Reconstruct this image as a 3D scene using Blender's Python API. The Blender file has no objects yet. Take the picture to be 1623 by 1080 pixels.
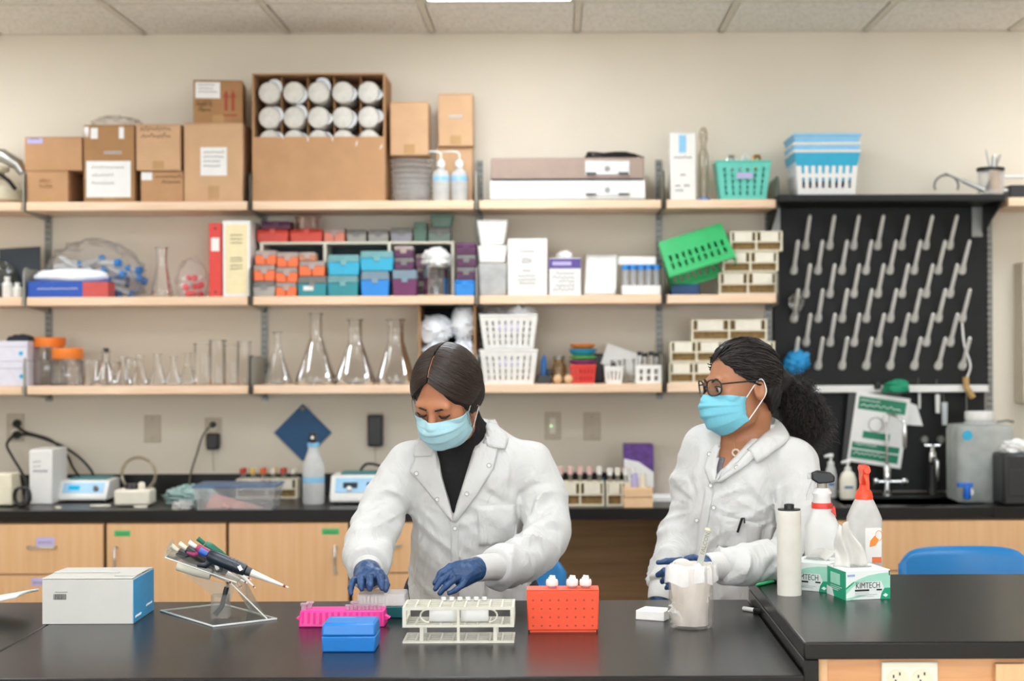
import bpy, math, random
import numpy as np
from mathutils import Vector, Matrix, Euler
from mathutils.bvhtree import BVHTree
random.seed(7)
sc = bpy.context.scene
COL = sc.collection
PI = math.pi
# ------------------------------------------------------------------ camera
F, CX, CY, EYE, RS = 2570., 880., 540., 1.55, .004
cam_d = bpy.data.cameras.new('camera')
cam = bpy.data.objects.new('camera', cam_d)
COL.objects.link(cam)
cam.location = (0, 0, EYE)
cam.rotation_euler = (PI / 2, RS, 0)
cam_d.sensor_width = 36
cam_d.lens = F / 1623 * 36
cam_d.shift_x = -(CX - 811.5) / 1623
cam_d.clip_start = .05
cam_d.dof.use_dof = True
cam_d.dof.focus_distance = 3.72
cam_d.dof.aperture_fstop = 3.2
sc.camera = cam
# ------------------------------------------------------------------ world, exposure
w = bpy.data.worlds.new('world')
sc.world = w
w.use_nodes = True
w.node_tree.nodes['Background'].inputs[0].default_value = (.9, .95, 1, 1)
w.node_tree.nodes['Background'].inputs[1].default_value = .3
LAMP = 10.3                    # ceiling panel emission
sc.view_settings.view_transform = 'Standard'
sc.view_settings.look = 'None'
sc.view_settings.gamma = 1
sc.view_settings.use_curve_mapping = False
sc.view_settings.exposure = 0.33
sc.cycles.transparent_max_bounces = 32

# ------------------------------------------------------------------ helpers
def at(px, py, Y):
    """point at depth Y seen at pixel px,py of the photograph"""
    dx, dy = px - CX, py - CY
    return Vector(((dx - RS * dy) * Y / F, Y, EYE - (dy + RS * dx) * Y / F))

def pm(n, Y):
    return n * Y / F

def lin(h):
    h = h.lstrip('#')
    out = []
    for i in (0, 2, 4):
        c = int(h[i:i + 2], 16) / 255
        out.append(c / 12.92 if c <= .04045 else ((c + .055) / 1.055) ** 2.4)
    return tuple(out)

_M = {}
def nodes_of(name):
    m = bpy.data.materials.new(name)
    m.use_nodes = True
    nt = m.node_tree
    for n in list(nt.nodes):
        nt.nodes.remove(n)
    return m, nt, nt.nodes.new('ShaderNodeOutputMaterial')

def M(name, col, rough=.5, metal=0, var=.05, vs=25, bump=0, bs=300, sss=0, trans=0, spec=.5, stretch=None, sheen=0):
    """procedural principled material: base colour broken up by a noise, optional fine relief"""
    if name in _M:
        return _M[name]
    m, nt, out = nodes_of(name)
    N, L = nt.nodes, nt.links
    p = N.new('ShaderNodeBsdfPrincipled')
    L.new(p.outputs[0], out.inputs[0])
    tc = N.new('ShaderNodeTexCoord')
    src = tc.outputs['Object']
    if stretch:
        mp = N.new('ShaderNodeMapping')
        mp.inputs['Scale'].default_value = stretch
        L.new(src, mp.inputs[0])
        src = mp.outputs[0]
    nz = N.new('ShaderNodeTexNoise')
    nz.inputs['Scale'].default_value = vs
    nz.inputs['Detail'].default_value = 5
    L.new(src, nz.inputs['Vector'])
    cr = N.new('ShaderNodeValToRGB')
    c = lin(col)
    cr.color_ramp.elements[0].position = .3
    cr.color_ramp.elements[1].position = .7
    cr.color_ramp.elements[0].color = (*[max(0, x * (1 - var)) for x in c], 1)
    cr.color_ramp.elements[1].color = (*[min(1, x * (1 + var)) for x in c], 1)
    L.new(nz.outputs['Fac'], cr.inputs[0])
    L.new(cr.outputs[0], p.inputs['Base Color'])
    p.inputs['Roughness'].default_value = rough
    p.inputs['Metallic'].default_value = metal
    p.inputs['Specular IOR Level'].default_value = spec
    p.inputs['Transmission Weight'].default_value = trans
    if sheen:
        p.inputs['Sheen Weight'].default_value = sheen
    if sss:
        p.inputs['Subsurface Weight'].default_value = sss
        p.inputs['Subsurface Radius'].default_value = (.012, .006, .004)
        p.inputs['Subsurface Scale'].default_value = 1
    if bump:
        n2 = N.new('ShaderNodeTexNoise')
        n2.inputs['Scale'].default_value = bs
        n2.inputs['Detail'].default_value = 3
        L.new(src, n2.inputs['Vector'])
        b = N.new('ShaderNodeBump')
        b.inputs['Strength'].default_value = bump
        b.inputs['Distance'].default_value = .002
        L.new(n2.outputs['Fac'], b.inputs['Height'])
        L.new(b.outputs[0], p.inputs['Normal'])
    _M[name] = m
    return m

def clear(name, col='ffffff', haze=.1, hazecol='e8e8e6', gloss=.6, rough=.05, refl=.35):
    """thin clear plastic or glass sheet: transparent, a little haze, fresnel gloss"""
    if name in _M:
        return _M[name]
    m, nt, out = nodes_of(name)
    N, L = nt.nodes, nt.links
    t = N.new('ShaderNodeBsdfTransparent')
    t.inputs[0].default_value = (*lin(col), 1)
    d = N.new('ShaderNodeMixShader')
    d.inputs[0].default_value = .45
    for i_, ty in enumerate(('ShaderNodeBsdfDiffuse', 'ShaderNodeBsdfTranslucent')):
        q = N.new(ty)
        q.inputs[0].default_value = (*lin(hazecol), 1)
        L.new(q.outputs[0], d.inputs[1 + i_])
    tc = N.new('ShaderNodeTexCoord')
    nz = N.new('ShaderNodeTexNoise')
    nz.inputs['Scale'].default_value = 18
    L.new(tc.outputs['Object'], nz.inputs['Vector'])
    mr = N.new('ShaderNodeMapRange')
    mr.inputs[1].default_value = .3
    mr.inputs[2].default_value = .7
    mr.inputs[3].default_value = haze * .88
    mr.inputs[4].default_value = min(1, haze * 1.12)
    L.new(nz.outputs['Fac'], mr.inputs[0])
    mx = N.new('ShaderNodeMixShader')
    L.new(mr.outputs[0], mx.inputs[0])
    L.new(t.outputs[0], mx.inputs[1])
    L.new(d.outputs[0], mx.inputs[2])
    g = N.new('ShaderNodeBsdfGlossy')
    g.inputs['Roughness'].default_value = rough
    fr = N.new('ShaderNodeLayerWeight')
    fr.inputs[0].default_value = gloss
    ml = N.new('ShaderNodeMath')
    ml.operation = 'MULTIPLY'
    ml.inputs[1].default_value = refl
    L.new(fr.outputs['Fresnel'], ml.inputs[0])
    m2 = N.new('ShaderNodeMixShader')
    L.new(ml.outputs[0], m2.inputs[0])
    L.new(mx.outputs[0], m2.inputs[1])
    L.new(g.outputs[0], m2.inputs[2])
    L.new(m2.outputs[0], out.inputs[0])
    _M[name] = m
    return m

def emit(name, col, strength):
    if name in _M:
        return _M[name]
    m, nt, out = nodes_of(name)
    e = nt.nodes.new('ShaderNodeEmission')
    e.inputs[0].default_value = (*lin(col), 1)
    e.inputs[1].default_value = strength
    nt.links.new(e.outputs[0], out.inputs[0])
    _M[name] = m
    return m

def wood(name, c1, c2, axis='X', rough=.45):
    """light veneer: long stretched grain along the axis"""
    if name in _M:
        return _M[name]
    m, nt, out = nodes_of(name)
    N, L = nt.nodes, nt.links
    p = N.new('ShaderNodeBsdfPrincipled')
    L.new(p.outputs[0], out.inputs[0])
    tc = N.new('ShaderNodeTexCoord')
    mp = N.new('ShaderNodeMapping')
    s = [40, 40, 40]
    s['XYZ'.index(axis)] = 2
    mp.inputs['Scale'].default_value = s
    L.new(tc.outputs['Object'], mp.inputs[0])
    nz = N.new('ShaderNodeTexNoise')
    nz.inputs['Scale'].default_value = 1.3
    nz.inputs['Detail'].default_value = 6
    nz.inputs['Distortion'].default_value = .4
    L.new(mp.outputs[0], nz.inputs['Vector'])
    cr = N.new('ShaderNodeValToRGB')
    cr.color_ramp.elements[0].position = .32
    cr.color_ramp.elements[1].position = .68
    cr.color_ramp.elements[0].color = (*lin(c1), 1)
    cr.color_ramp.elements[1].color = (*lin(c2), 1)
    L.new(nz.outputs['Fac'], cr.inputs[0])
    L.new(cr.outputs[0], p.inputs['Base Color'])
    p.inputs['Roughness'].default_value = rough
    _M[name] = m
    return m

def hairmat(name, col, rough=.4):
    m, nt, out = nodes_of(name)
    N, L = nt.nodes, nt.links
    p = N.new('ShaderNodeBsdfPrincipled')
    L.new(p.outputs[0], out.inputs[0])
    g = N.new('ShaderNodeNewGeometry')
    cr = N.new('ShaderNodeValToRGB')
    c = lin(col)
    cr.color_ramp.elements[0].color = (*[x * .4 for x in c], 1)
    cr.color_ramp.elements[1].color = (*[min(1, x * 2.0) for x in c], 1)
    L.new(g.outputs['Random Per Island'], cr.inputs[0])
    L.new(cr.outputs[0], p.inputs['Base Color'])
    mr = N.new('ShaderNodeMapRange')
    mr.inputs[3].default_value = rough - .1
    mr.inputs[4].default_value = rough + .2
    L.new(g.outputs['Random Per Island'], mr.inputs[0])
    L.new(mr.outputs[0], p.inputs['Roughness'])
    return m

class MB:
    """collects shapes, builds ONE mesh object"""
    def __init__(s):
        s.v, s.f, s.m, s.cur = [], [], [], 0

    def add(s, vs, fs):
        o = len(s.v)
        s.v += [tuple(v) for v in vs]
        s.f += [tuple(i + o for i in f) for f in fs]
        s.m += [s.cur] * len(fs)
        return s

    def box(s, x0, x1, y0, y1, z0, z1, T=None):
        vs = [(x0, y0, z0), (x1, y0, z0), (x1, y1, z0), (x0, y1, z0), (x0, y0, z1), (x1, y0, z1), (x1, y1, z1), (x0, y1, z1)]
        if T:
            vs = [T @ Vector(v) for v in vs]
        return s.add(vs, [(0, 3, 2, 1), (4, 5, 6, 7), (0, 1, 5, 4), (1, 2, 6, 5), (2, 3, 7, 6), (3, 0, 4, 7)])

    def frus(s, w0, d0, w1, d1, z0, z1, cx=0, cy=0):
        vs = []
        for w_, d_, z in ((w0, d0, z0), (w1, d1, z1)):
            vs += [(cx - w_ / 2, cy - d_ / 2, z), (cx + w_ / 2, cy - d_ / 2, z), (cx + w_ / 2, cy + d_ / 2, z), (cx - w_ / 2, cy + d_ / 2, z)]
        return s.add(vs, [(0, 3, 2, 1), (4, 5, 6, 7), (0, 1, 5, 4), (1, 2, 6, 5), (2, 3, 7, 6), (3, 0, 4, 7)])

    def lathe(s, prof, n=20, c=(0, 0, 0), T=None, cap0=True, cap1=True, sx=1, sy=1):
        vs, fs = [], []
        for r, z in prof:
            for k in range(n):
                a = 2 * PI * k / n
                v = Vector((c[0] + r * sx * math.cos(a), c[1] + r * sy * math.sin(a), c[2] + z))
                vs.append(T @ v if T else v)
        for i in range(len(prof) - 1):
            for k in range(n):
                fs.append((i * n + k, i * n + (k + 1) % n, (i + 1) * n + (k + 1) % n, (i + 1) * n + k))
        if cap0:
            fs.append(tuple(reversed(range(n))))
        if cap1:
            fs.append(tuple(range((len(prof) - 1) * n, len(prof) * n)))
        return s.add(vs, fs)

    def rings(s, rings, cap=True, closed=True):
        n = len(rings[0])
        vs = [p for r in rings for p in r]
        fs = []
        for i in range(len(rings) - 1):
            for k in range(n if closed else n - 1):
                fs.append((i * n + k, i * n + (k + 1) % n, (i + 1) * n + (k + 1) % n, (i + 1) * n + k))
        if cap and closed:
            fs.append(tuple(reversed(range(n))))
            fs.append(tuple(range((len(rings) - 1) * n, len(rings) * n)))
        return s.add(vs, fs)

    def tube(s, pts, r, n=8, cap=True, closed=False):
        pts = [Vector(p) for p in pts]
        rs = r if isinstance(r, (list, tuple)) else [r] * len(pts)
        rings = []
        up = None
        m = len(pts)
        for i, p in enumerate(pts):
            a = pts[(i - 1) % m] if (i or closed) else p
            b = pts[(i + 1) % m] if (i < m - 1 or closed) else p
            t = (b - a).normalized()
            if up is None:
                up = Vector((0, 0, 1)) if abs(t.z) < .9 else Vector((1, 0, 0))
            x = t.cross(up).normalized()
            up = x.cross(t).normalized()
            rings.append([p + rs[i] * (math.cos(2 * PI * k / n) * x + math.sin(2 * PI * k / n) * up) for k in range(n)])
        if closed:
            rings.append(rings[0])
        return s.rings(rings, cap and not closed)

    def cyl(s, a, b, r, n=12):
        return s.tube([a, b], r, n)

    def ball(s, c, r, n=12, m=8):
        rr = r if isinstance(r, (tuple, list)) else (r, r, r)
        vs = [(c[0], c[1], c[2] - rr[2])]
        for i in range(1, m):
            ph = -PI / 2 + PI * i / m
            for k in range(n):
                a = 2 * PI * k / n
                vs.append((c[0] + rr[0] * math.cos(ph) * math.cos(a), c[1] + rr[1] * math.cos(ph) * math.sin(a), c[2] + rr[2] * math.sin(ph)))
        vs.append((c[0], c[1], c[2] + rr[2]))
        fs = [(0, 1 + (k + 1) % n, 1 + k) for k in range(n)]
        for i in range(m - 2):
            for k in range(n):
                fs.append((1 + i * n + k, 1 + i * n + (k + 1) % n, 1 + (i + 1) * n + (k + 1) % n, 1 + (i + 1) * n + k))
        top = len(vs) - 1
        o = 1 + (m - 2) * n
        fs += [(o + k, o + (k + 1) % n, top) for k in range(n)]
        return s.add(vs, fs)

    def prism(s, poly, a0, a1, ax='y'):
        """extrude a 2D outline along an axis: 'y' -> outline in x,z ; 'x' -> in y,z ; 'z' -> in x,y"""
        def P(u, v, t):
            return {'y': (u, t, v), 'x': (t, u, v), 'z': (u, v, t)}[ax]
        n = len(poly)
        vs = [P(u, v, a0) for u, v in poly] + [P(u, v, a1) for u, v in poly]
        fs = [tuple(range(n)), tuple(reversed(range(n, 2 * n)))]
        fs += [(k, n + k, n + (k + 1) % n, (k + 1) % n) for k in range(n)]
        return s.add(vs, fs)

    def sheet(s, fn, nu, nv, closed_u=False):
        vs = [fn(i / nu, j / nv) for j in range(nv + 1) for i in range(nu + (0 if closed_u else 1))]
        c = nu if closed_u else nu + 1
        fs = [(j * c + i, j * c + (i + 1) % c, (j + 1) * c + (i + 1) % c, (j + 1) * c + i) for j in range(nv) for i in range(nu)]
        return s.add(vs, fs)

    def build(s, name, mat, parent=None, loc=None, rot=None, bev=0, smooth=None, solid=0, sub=0, seg=2):
        me = bpy.data.meshes.new(name)
        me.from_pydata(s.v, [], s.f)
        mats = mat if isinstance(mat, (list, tuple)) else [mat]
        for m_ in mats:
            me.materials.append(m_)
        if len(mats) > 1:
            me.polygons.foreach_set('material_index', s.m)
        import bmesh as _bm
        bm = _bm.new()
        bm.from_mesh(me)
        _bm.ops.recalc_face_normals(bm, faces=bm.faces)
        bm.to_mesh(me)
        bm.free()
        o = bpy.data.objects.new(name, me)
        COL.objects.link(o)
        if parent is not None:
            o.parent = parent
        if loc is not None:
            o.location = loc
        if rot is not None:
            o.rotation_euler = rot
        if sub:
            md = o.modifiers.new('sub', 'SUBSURF')
            md.levels = md.render_levels = sub
        if solid:
            md = o.modifiers.new('solid', 'SOLIDIFY')
            md.thickness = solid
            md.offset = 0
        if bev:
            md = o.modifiers.new('bevel', 'BEVEL')
            md.width = bev
            md.segments = seg
            md.limit_method = 'ANGLE'
            md.angle_limit = math.radians(35)
        if smooth or (smooth is None and (bev or sub)):
            me.polygons.foreach_set('use_smooth', [True] * len(me.polygons))
            if not sub:
                try:
                    me.set_sharp_from_angle(angle=math.radians(40))
                except Exception:
                    pass
        return o

def tag(o, label, cat, group=None, kind=None):
    o['label'] = label
    if cat:
        o['category'] = cat
    if group:
        o['group'] = group
    if kind:
        o['kind'] = kind
    return o

def thing(name, label, cat, loc=(0, 0, 0), rz=0, group=None, rot=None):
    o = bpy.data.objects.new(name, None)
    o.empty_display_size = .05
    COL.objects.link(o)
    o.location = loc
    o.rotation_euler = rot if rot is not None else (0, 0, rz)
    return tag(o, label, cat, group)

def struct(o):
    o['kind'] = 'structure'
    return o

def copy_tree(o, parent=None):
    c = o.copy()
    COL.objects.link(c)
    if parent is not None:
        c.parent = parent
    for ch in list(o.children):
        copy_tree(ch, c)
    return c

def text(name, s, size, mat, parent, loc, rot=(PI / 2, 0, 0), ext=.0002, align='LEFT', sx=1, bold=0):
    cu = bpy.data.curves.new(name, 'FONT')
    cu.body = s
    cu.size = size
    cu.extrude = ext
    cu.align_x = align
    cu.offset = bold
    cu.resolution_u = 2
    ob = bpy.data.objects.new(name, cu)
    me = bpy.data.meshes.new_from_object(ob)
    bpy.data.objects.remove(ob)
    o = bpy.data.objects.new(name, me)
    me.materials.clear()
    me.materials.append(mat)
    COL.objects.link(o)
    o.parent = parent
    o.location = loc
    o.rotation_euler = rot
    o.scale = (sx, 1, 1)
    return o

def scribble(x0, x1, z, h, n, y, b=None, seed=0, th=.0012):
    """handwriting-like zigzag stroke on a face looking to -y"""
    b = b or MB()
    r = random.Random(seed)
    pts = []
    for i in range(n + 1):
        u = x0 + (x1 - x0) * i / n
        pts.append((u, y, z + (h * r.uniform(.35, 1) if i % 2 else h * r.uniform(-.1, .2))))
    b.tube(pts, th, 4)
    return b

# ------------------------------------------------------------------ shared materials
def wallmat():
    m = M('wall_paint', 'e4dac8', .75, var=.02, vs=3, bump=.08, bs=120)
    return m
m_wall = wallmat()
m_black = M('black_epoxy', '161513', .3, var=.25, vs=260, bump=.05, bs=500, spec=.32)
m_shelfwood = wood('shelf_maple', 'dfbb98', 'efd2b4', 'X')
m_cab = wood('cabinet_maple', 'd6a877', 'dfb487', 'Z')
m_cabdark = wood('cabinet_inside', '8a6a45', '9a7a52', 'Z', .6)
m_card = M('cardboard', 'b98e66', .85, var=.06, vs=14, bump=.1, bs=250)
m_card2 = M('cardboard_dark', 'a67c52', .85, var=.07, vs=14, bump=.1, bs=250)
m_card3 = M('cardboard_pale', 'c9a27c', .85, var=.05, vs=14, bump=.1, bs=250)
m_tape = M('packing_tape', 'b48a55', .3, var=.05)
m_cleartape = clear('clear_tape', haze=.35, hazecol='ffffff')
m_paper = M('paper', 'e9e8e4', .8, var=.02)
m_white = M('white_plastic', 'e6e4df', .4, var=.02)
m_cream = M('cream_plastic', 'dcd3ba', .45, var=.04)
m_ivory = M('ivory_plastic', 'e4ddcb', .45, var=.04)
m_blackp = M('black_plastic', '1c1c1d', .4, var=.1)
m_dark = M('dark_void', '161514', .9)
m_steel = M('brushed_steel', 'b9b9b6', .3, 1, var=.05)
m_chrome = M('chrome', 'd8d8d8', .12, 1, var=.02)
m_greymetal = M('grey_metal', '8b8b86', .45, .7, var=.05)
m_brshade = M('bracket_shaded', '34352f', .45, .4, var=.1)
m_glass = clear('glass', 'ffffff', haze=.03, hazecol='fff8ee', gloss=.42, rough=.02, refl=.9)
m_glassh = clear('hazy_glass', 'ffffff', haze=.09, hazecol='fff6ea', gloss=.4, rough=.03, refl=.8)
m_plast = clear('clear_plastic', 'fafbfb', haze=.28, hazecol='fafafa', gloss=.3, rough=.12)
m_frost = clear('frosted_plastic', 'f0f2f2', haze=.86, hazecol='f4f4f2', gloss=.25, rough=.25)
m_bag = clear('plastic_bag', 'fdfdff', haze=.25, hazecol='ffffff', gloss=.25, rough=.18)
m_bagw = M('white_bag', 'eceff4', .35, var=.06, vs=12, bump=.6, bs=30)
m_ink = M('ink', '3a3430', .7)
m_blue = M('chair_blue', '0f7cc0', .35, var=.03)
m_red = M('red_plastic', 'd8372c', .4)
m_orange = M('orange_plastic', 'f0703c', .45)
m_teal = M('teal_plastic', '1aa0a6', .4)
m_cyan = M('cyan_plastic', '22a8cc', .4)
m_bluep = M('blue_plastic', '1284d8', .4)
m_purple = M('purple_plastic', '57264e', .45)
m_lav = M('lavender_label', 'b9b0d8', .7)
m_bluelab = M('blue_label', '8cc4e6', .7)
m_green = M('green_label', '45b06a', .7)

# ------------------------------------------------------------------ room shell
WALL, CEIL = 6.8, 2.844
RX0, RX1, RY0 = -4.6, 4.6, -2.2
def slab(name, x0, x1, y0, y1, z0, z1, mat, parent=None, bev=0):
    return MB().box(x0, x1, y0, y1, z0, z1).build(name, mat, parent, bev=bev)
m_floor = M('vinyl_floor', 'dcd6ca', .4, var=.05, vs=40)
struct(slab('floor', RX0, RX1, RY0, WALL + .1, -.1, 0, m_floor))
struct(slab('wall_back', RX0, RX1, WALL, WALL + .1, 0, CEIL + .1, m_wall))
struct(slab('wall_left', RX0 - .1, RX0, RY0, WALL, 0, CEIL + .1, m_wall))
struct(slab('wall_right', RX1, RX1 + .1, RY0, WALL, 0, CEIL + .1, m_wall))
# rear wall behind the camera; its two glowing windows are added for frontal fill
DAY_FILL = 7.0  # emission of the added, unseen windows
rw = MB()
WX = ((-3.3, -.5), (.5, 3.3))
rw.box(RX0, RX1, RY0 - .1, RY0, 0, .95).box(RX0, RX1, RY0 - .1, RY0, 2.5, CEIL + .1)
for a, b_ in ((RX0, WX[0][0]), (WX[0][1], WX[1][0]), (WX[1][1], RX1)):
    rw.box(a, b_, RY0 - .1, RY0, .95, 2.5)
struct(rw.build('wall_rear', m_wall))
for n_, (a, b_) in enumerate(WX):
    fr = MB()
    fr.box(a, b_, RY0 - .08, RY0 - .02, .95, 1.0).box(a, b_, RY0 - .08, RY0 - .02, 2.45, 2.5)
    for x_ in (a, a + (b_ - a) / 3 - .025, a + 2 * (b_ - a) / 3 - .025, b_ - .05):
        fr.box(x_, x_ + .05, RY0 - .08, RY0 - .02, 1.0, 2.45)
    wi = struct(fr.build('added_window_%d' % (n_ + 1), m_white))
    for k in range(3):
        x_ = a + .05 + k * (b_ - a) / 3
        MB().box(x_ - .02, x_ + (b_ - a) / 3 - .05, RY0 - .06, RY0 - .052, 1.0, 2.45).build('pane', emit('added_fill_pane', 'eef6ff', DAY_FILL), wi)

def tilemat():
    m, nt, out = nodes_of('acoustic_tile')
    N, L = nt.nodes, nt.links
    p = N.new('ShaderNodeBsdfPrincipled')
    L.new(p.outputs[0], out.inputs[0])
    tc = N.new('ShaderNodeTexCoord')
    nz = N.new('ShaderNodeTexNoise')
    nz.inputs['Scale'].default_value = 75
    nz.inputs['Detail'].default_value = 4
    L.new(tc.outputs['Object'], nz.inputs['Vector'])
    cr = N.new('ShaderNodeValToRGB')
    cr.color_ramp.elements[0].position = .36
    cr.color_ramp.elements[1].position = .5
    cr.color_ramp.elements[0].color = (*lin('dcd6cb'), 1)
    cr.color_ramp.elements[1].color = (*lin('f5f1ea'), 1)
    L.new(nz.outputs['Fac'], cr.inputs[0])
    L.new(cr.outputs[0], p.inputs['Base Color'])
    p.inputs['Roughness'].default_value = .9
    return m
m_tile = tilemat()
m_tbar = M('ceiling_grid', 'dcd5c8', .5)
ceil = struct(slab('ceiling', RX0, RX1, RY0, WALL, CEIL + .06, CEIL + .16, m_wall))
G = .6045
gx0, gy1 = .095, 6.19
gxs = [gx0 + G * k for k in range(-8, 9) if RX0 < gx0 + G * k < RX1]
gys = [WALL] + [gy1 - G * k for k in range(0, 16) if gy1 - G * k > RY0]
bars = MB()
for x in gxs:
    bars.box(x - .012, x + .012, RY0, WALL, CEIL - .004, CEIL)
    bars.box(x - .003, x + .003, RY0, WALL, CEIL, CEIL + .04)
for y in gys[1:]:
    bars.box(RX0, RX1, y - .012, y + .012, CEIL - .0035, CEIL)
bars.box(RX0, RX1, WALL - .02, WALL, CEIL - .004, CEIL)
bars.build('ceiling_grid', m_tbar, ceil)
tile_me = None
lights = set()
for ci in range(len(gxs) - 1):
    k = round((gxs[ci] - gx0) / G)
    if (k + 1) % 4 == 0:
        for j in (1, 2, 5, 6, 9, 10, 13, 14):
            lights.add((ci, j))
for ci in range(len(gxs) - 1):
    for j in range(len(gys) - 1):
        if (ci, j) in lights:
            continue
        xm, ym = (gxs[ci] + gxs[ci + 1]) / 2, (gys[j] + gys[j + 1]) / 2
        if tile_me is None:
            h = G / 2 - .004
            o = MB().frus(2 * h - .03, 2 * h - .03, 2 * h, 2 * h, -.004, .012).build('tile', m_tile, ceil, (xm, ym, CEIL + .002))
            tile_me = o.data
        else:
            o = bpy.data.objects.new('tile', tile_me)
            COL.objects.link(o)
            o.parent = ceil
            o.location = (xm, ym, CEIL + .002)
m_lamp = emit('lamp_diffuser', 'f3f9ff', LAMP)
seen_light = True
rown = ['wall end', 'second', 'third', 'rear']
for ci in range(len(gxs) - 1):
    for n, j in enumerate((1, 5, 9, 13)):
        if (ci, j) not in lights or j + 2 >= len(gys):
            continue
        x0, x1, y1, y0 = gxs[ci], gxs[ci + 1], gys[j], gys[j + 2]
        col = {-5: 'far left', -1: 'middle', 3: 'far right'}.get(round((x0 - gx0) / G), 'outer')
        lab = 'fluorescent ceiling panel of the %s column, %s place from the shelving wall' % (col, ['first', 'second', 'third', 'fourth'][n])
        t = thing('ceiling_light', lab, 'ceiling light', ((x0 + x1) / 2, (y0 + y1) / 2, CEIL), group='ceiling light panels')
        hx, hy = (x1 - x0) / 2, (y1 - y0) / 2
        fr = MB()
        for a, b, c, d in ((-hx, hx, hy - .03, hy), (-hx, hx, -hy, -hy + .03), (-hx, -hx + .03, -hy, hy), (hx - .03, hx, -hy, hy)):
            fr.box(a, b, c, d, -.003, .02)
        fr.build('frame', m_tbar, t)
        MB().box(-hx + .03, hx - .03, -hy + .03, hy - .03, .004, .012).build('diffuser', m_lamp, t)
# ------------------------------------------------------------------ wall shelving
YF = 6.48
ZT, ZM, ZL = 2.112, 1.7315, 1.376
SHT = .035
def sx(px, Y=YF):
    return (px - CX) * Y / F
bays = [(-330, 35, 'outermost left'), (42, 393, 'second'), (401, 752, 'third'), (760, 1049, 'fourth'), (1057, 1231, 'fifth')]
rows = [(ZT, 'top'), (ZM, 'middle'), (ZL, 'bottom')]
holds = {(1, 'top'): 'holding cardboard cartons', (2, 'top'): 'holding the big carton of tubes', (3, 'top'): 'holding two flat instruments',
         (4, 'top'): 'holding the turquoise basket', (1, 'middle'): 'holding the binders', (2, 'middle'): 'holding the cubby of pipette tip boxes',
         (3, 'middle'): 'holding the white carton', (4, 'middle'): 'holding the tilted green basket', (1, 'bottom'): 'holding orange-lidded jars',
         (2, 'bottom'): 'holding big flasks', (3, 'bottom'): 'holding white baskets', (4, 'bottom'): 'holding cream tube racks',
         (0, 'top'): 'cut by the left edge, holding a grey metal cylinder', (0, 'middle'): 'cut by the left edge, holding a dark board', (0, 'bottom'): 'cut by the left edge, holding white boxes'}
for bi, (p0, p1, nm) in enumerate(bays):
    for z, rn in rows:
        x0, x1 = sx(p0), sx(p1)
        o = MB().box(-(x1 - x0) / 2, (x1 - x0) / 2, 0, WALL - .012 - YF, -SHT, 0).build('shelf', m_shelfwood, None, ((x0 + x1) / 2, YF, z), bev=.003)
        tag(o, 'pale wooden %s shelf %s' % (rn, holds[(bi, rn)]), 'shelf', 'pale wooden wall shelves')
x0, x1 = sx(1599), sx(1599) + .85
tag(MB().box(0, x1 - x0, 0, WALL - .012 - YF, -SHT, 0).build('shelf', m_shelfwood, None, (x0, YF, ZT + .003), bev=.003),
    'pale wooden shelf cut by the right edge beside the black shelf', 'shelf', 'pale wooden wall shelves')

def standard(X, z0, z1, lab):
    t = thing('shelf_upright', lab, 'shelf upright', (X, WALL, z0), group='slotted shelf uprights')
    h = z1 - z0
    b = MB()
    for s in (-1, 0, 1):
        b.box(s * .0105 - .003, s * .0105 + .003, -.012, 0, 0, h)
    n = int(h / .025)
    for i in range(n + 1):
        b.box(-.013, .013, -.0118, 0, i * h / n - .006, i * h / n + .006)
    b.build('slotted_channel', m_greymetal, t)
    MB().box(-.013, .013, -.003, -.001, 0, h).build('channel_back', m_dark, t)
brk = [38.5, 397, 756, 1053, 1234]
names = ['behind the orange-lidded jars', 'beside the smallest flask', 'behind the white baskets', 'behind the tilted green basket', 'beside the black drying rack']
for p, nm in zip(brk, names):
    standard(sx(p), 1.31, 2.3 if p != 1234 else 2.12, 'slotted metal shelf upright on the wall ' + nm)
standard(1.818, 1.0, 2.16, 'slotted metal shelf upright along the right edge of the black rack')

def bracket(X, z, lab, mat, up=.115):
    D = WALL - .012 - YF
    t = thing('shelf_bracket', lab, 'shelf bracket', (X, YF, z), group='metal shelf end brackets')
    prof = [(-.004, -SHT - .002), (-.004, up - .03), (.002, up - .01), (.02, up), (D * .8, up), (D, up - .02), (D, -SHT - .03), (D - .03, -SHT - .02)]
    MB().prism(prof, -.0022, .0022, 'x').build('plate', m_brl, t, bev=.001)
    MB().tube([(0, -.0055, -SHT - .002), (0, -.0055, up - .03), (0, .0, up - .01), (0, .018, up + .001), (0, .05, up + .001)], .0032, 6).build('front_edge', mat, t, smooth=True)
m_brl = M('bracket_pale', 'a6a69c', .4, .3)
bm_ = [m_brl, m_brshade, m_brl, m_brshade, m_brshade]
bn = ['left of the cardboard cartons', 'between second and third bay', 'between third and fourth bay', 'between fourth and fifth bay', 'at the black rack end of the shelving']
for i, p in enumerate(brk):
    for z, rn in rows:
        bracket(sx(p), z, 'thin metal end bracket of the %s shelves %s' % (rn, bn[i]), bm_[i], .115 if i < 4 else .09)

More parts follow.
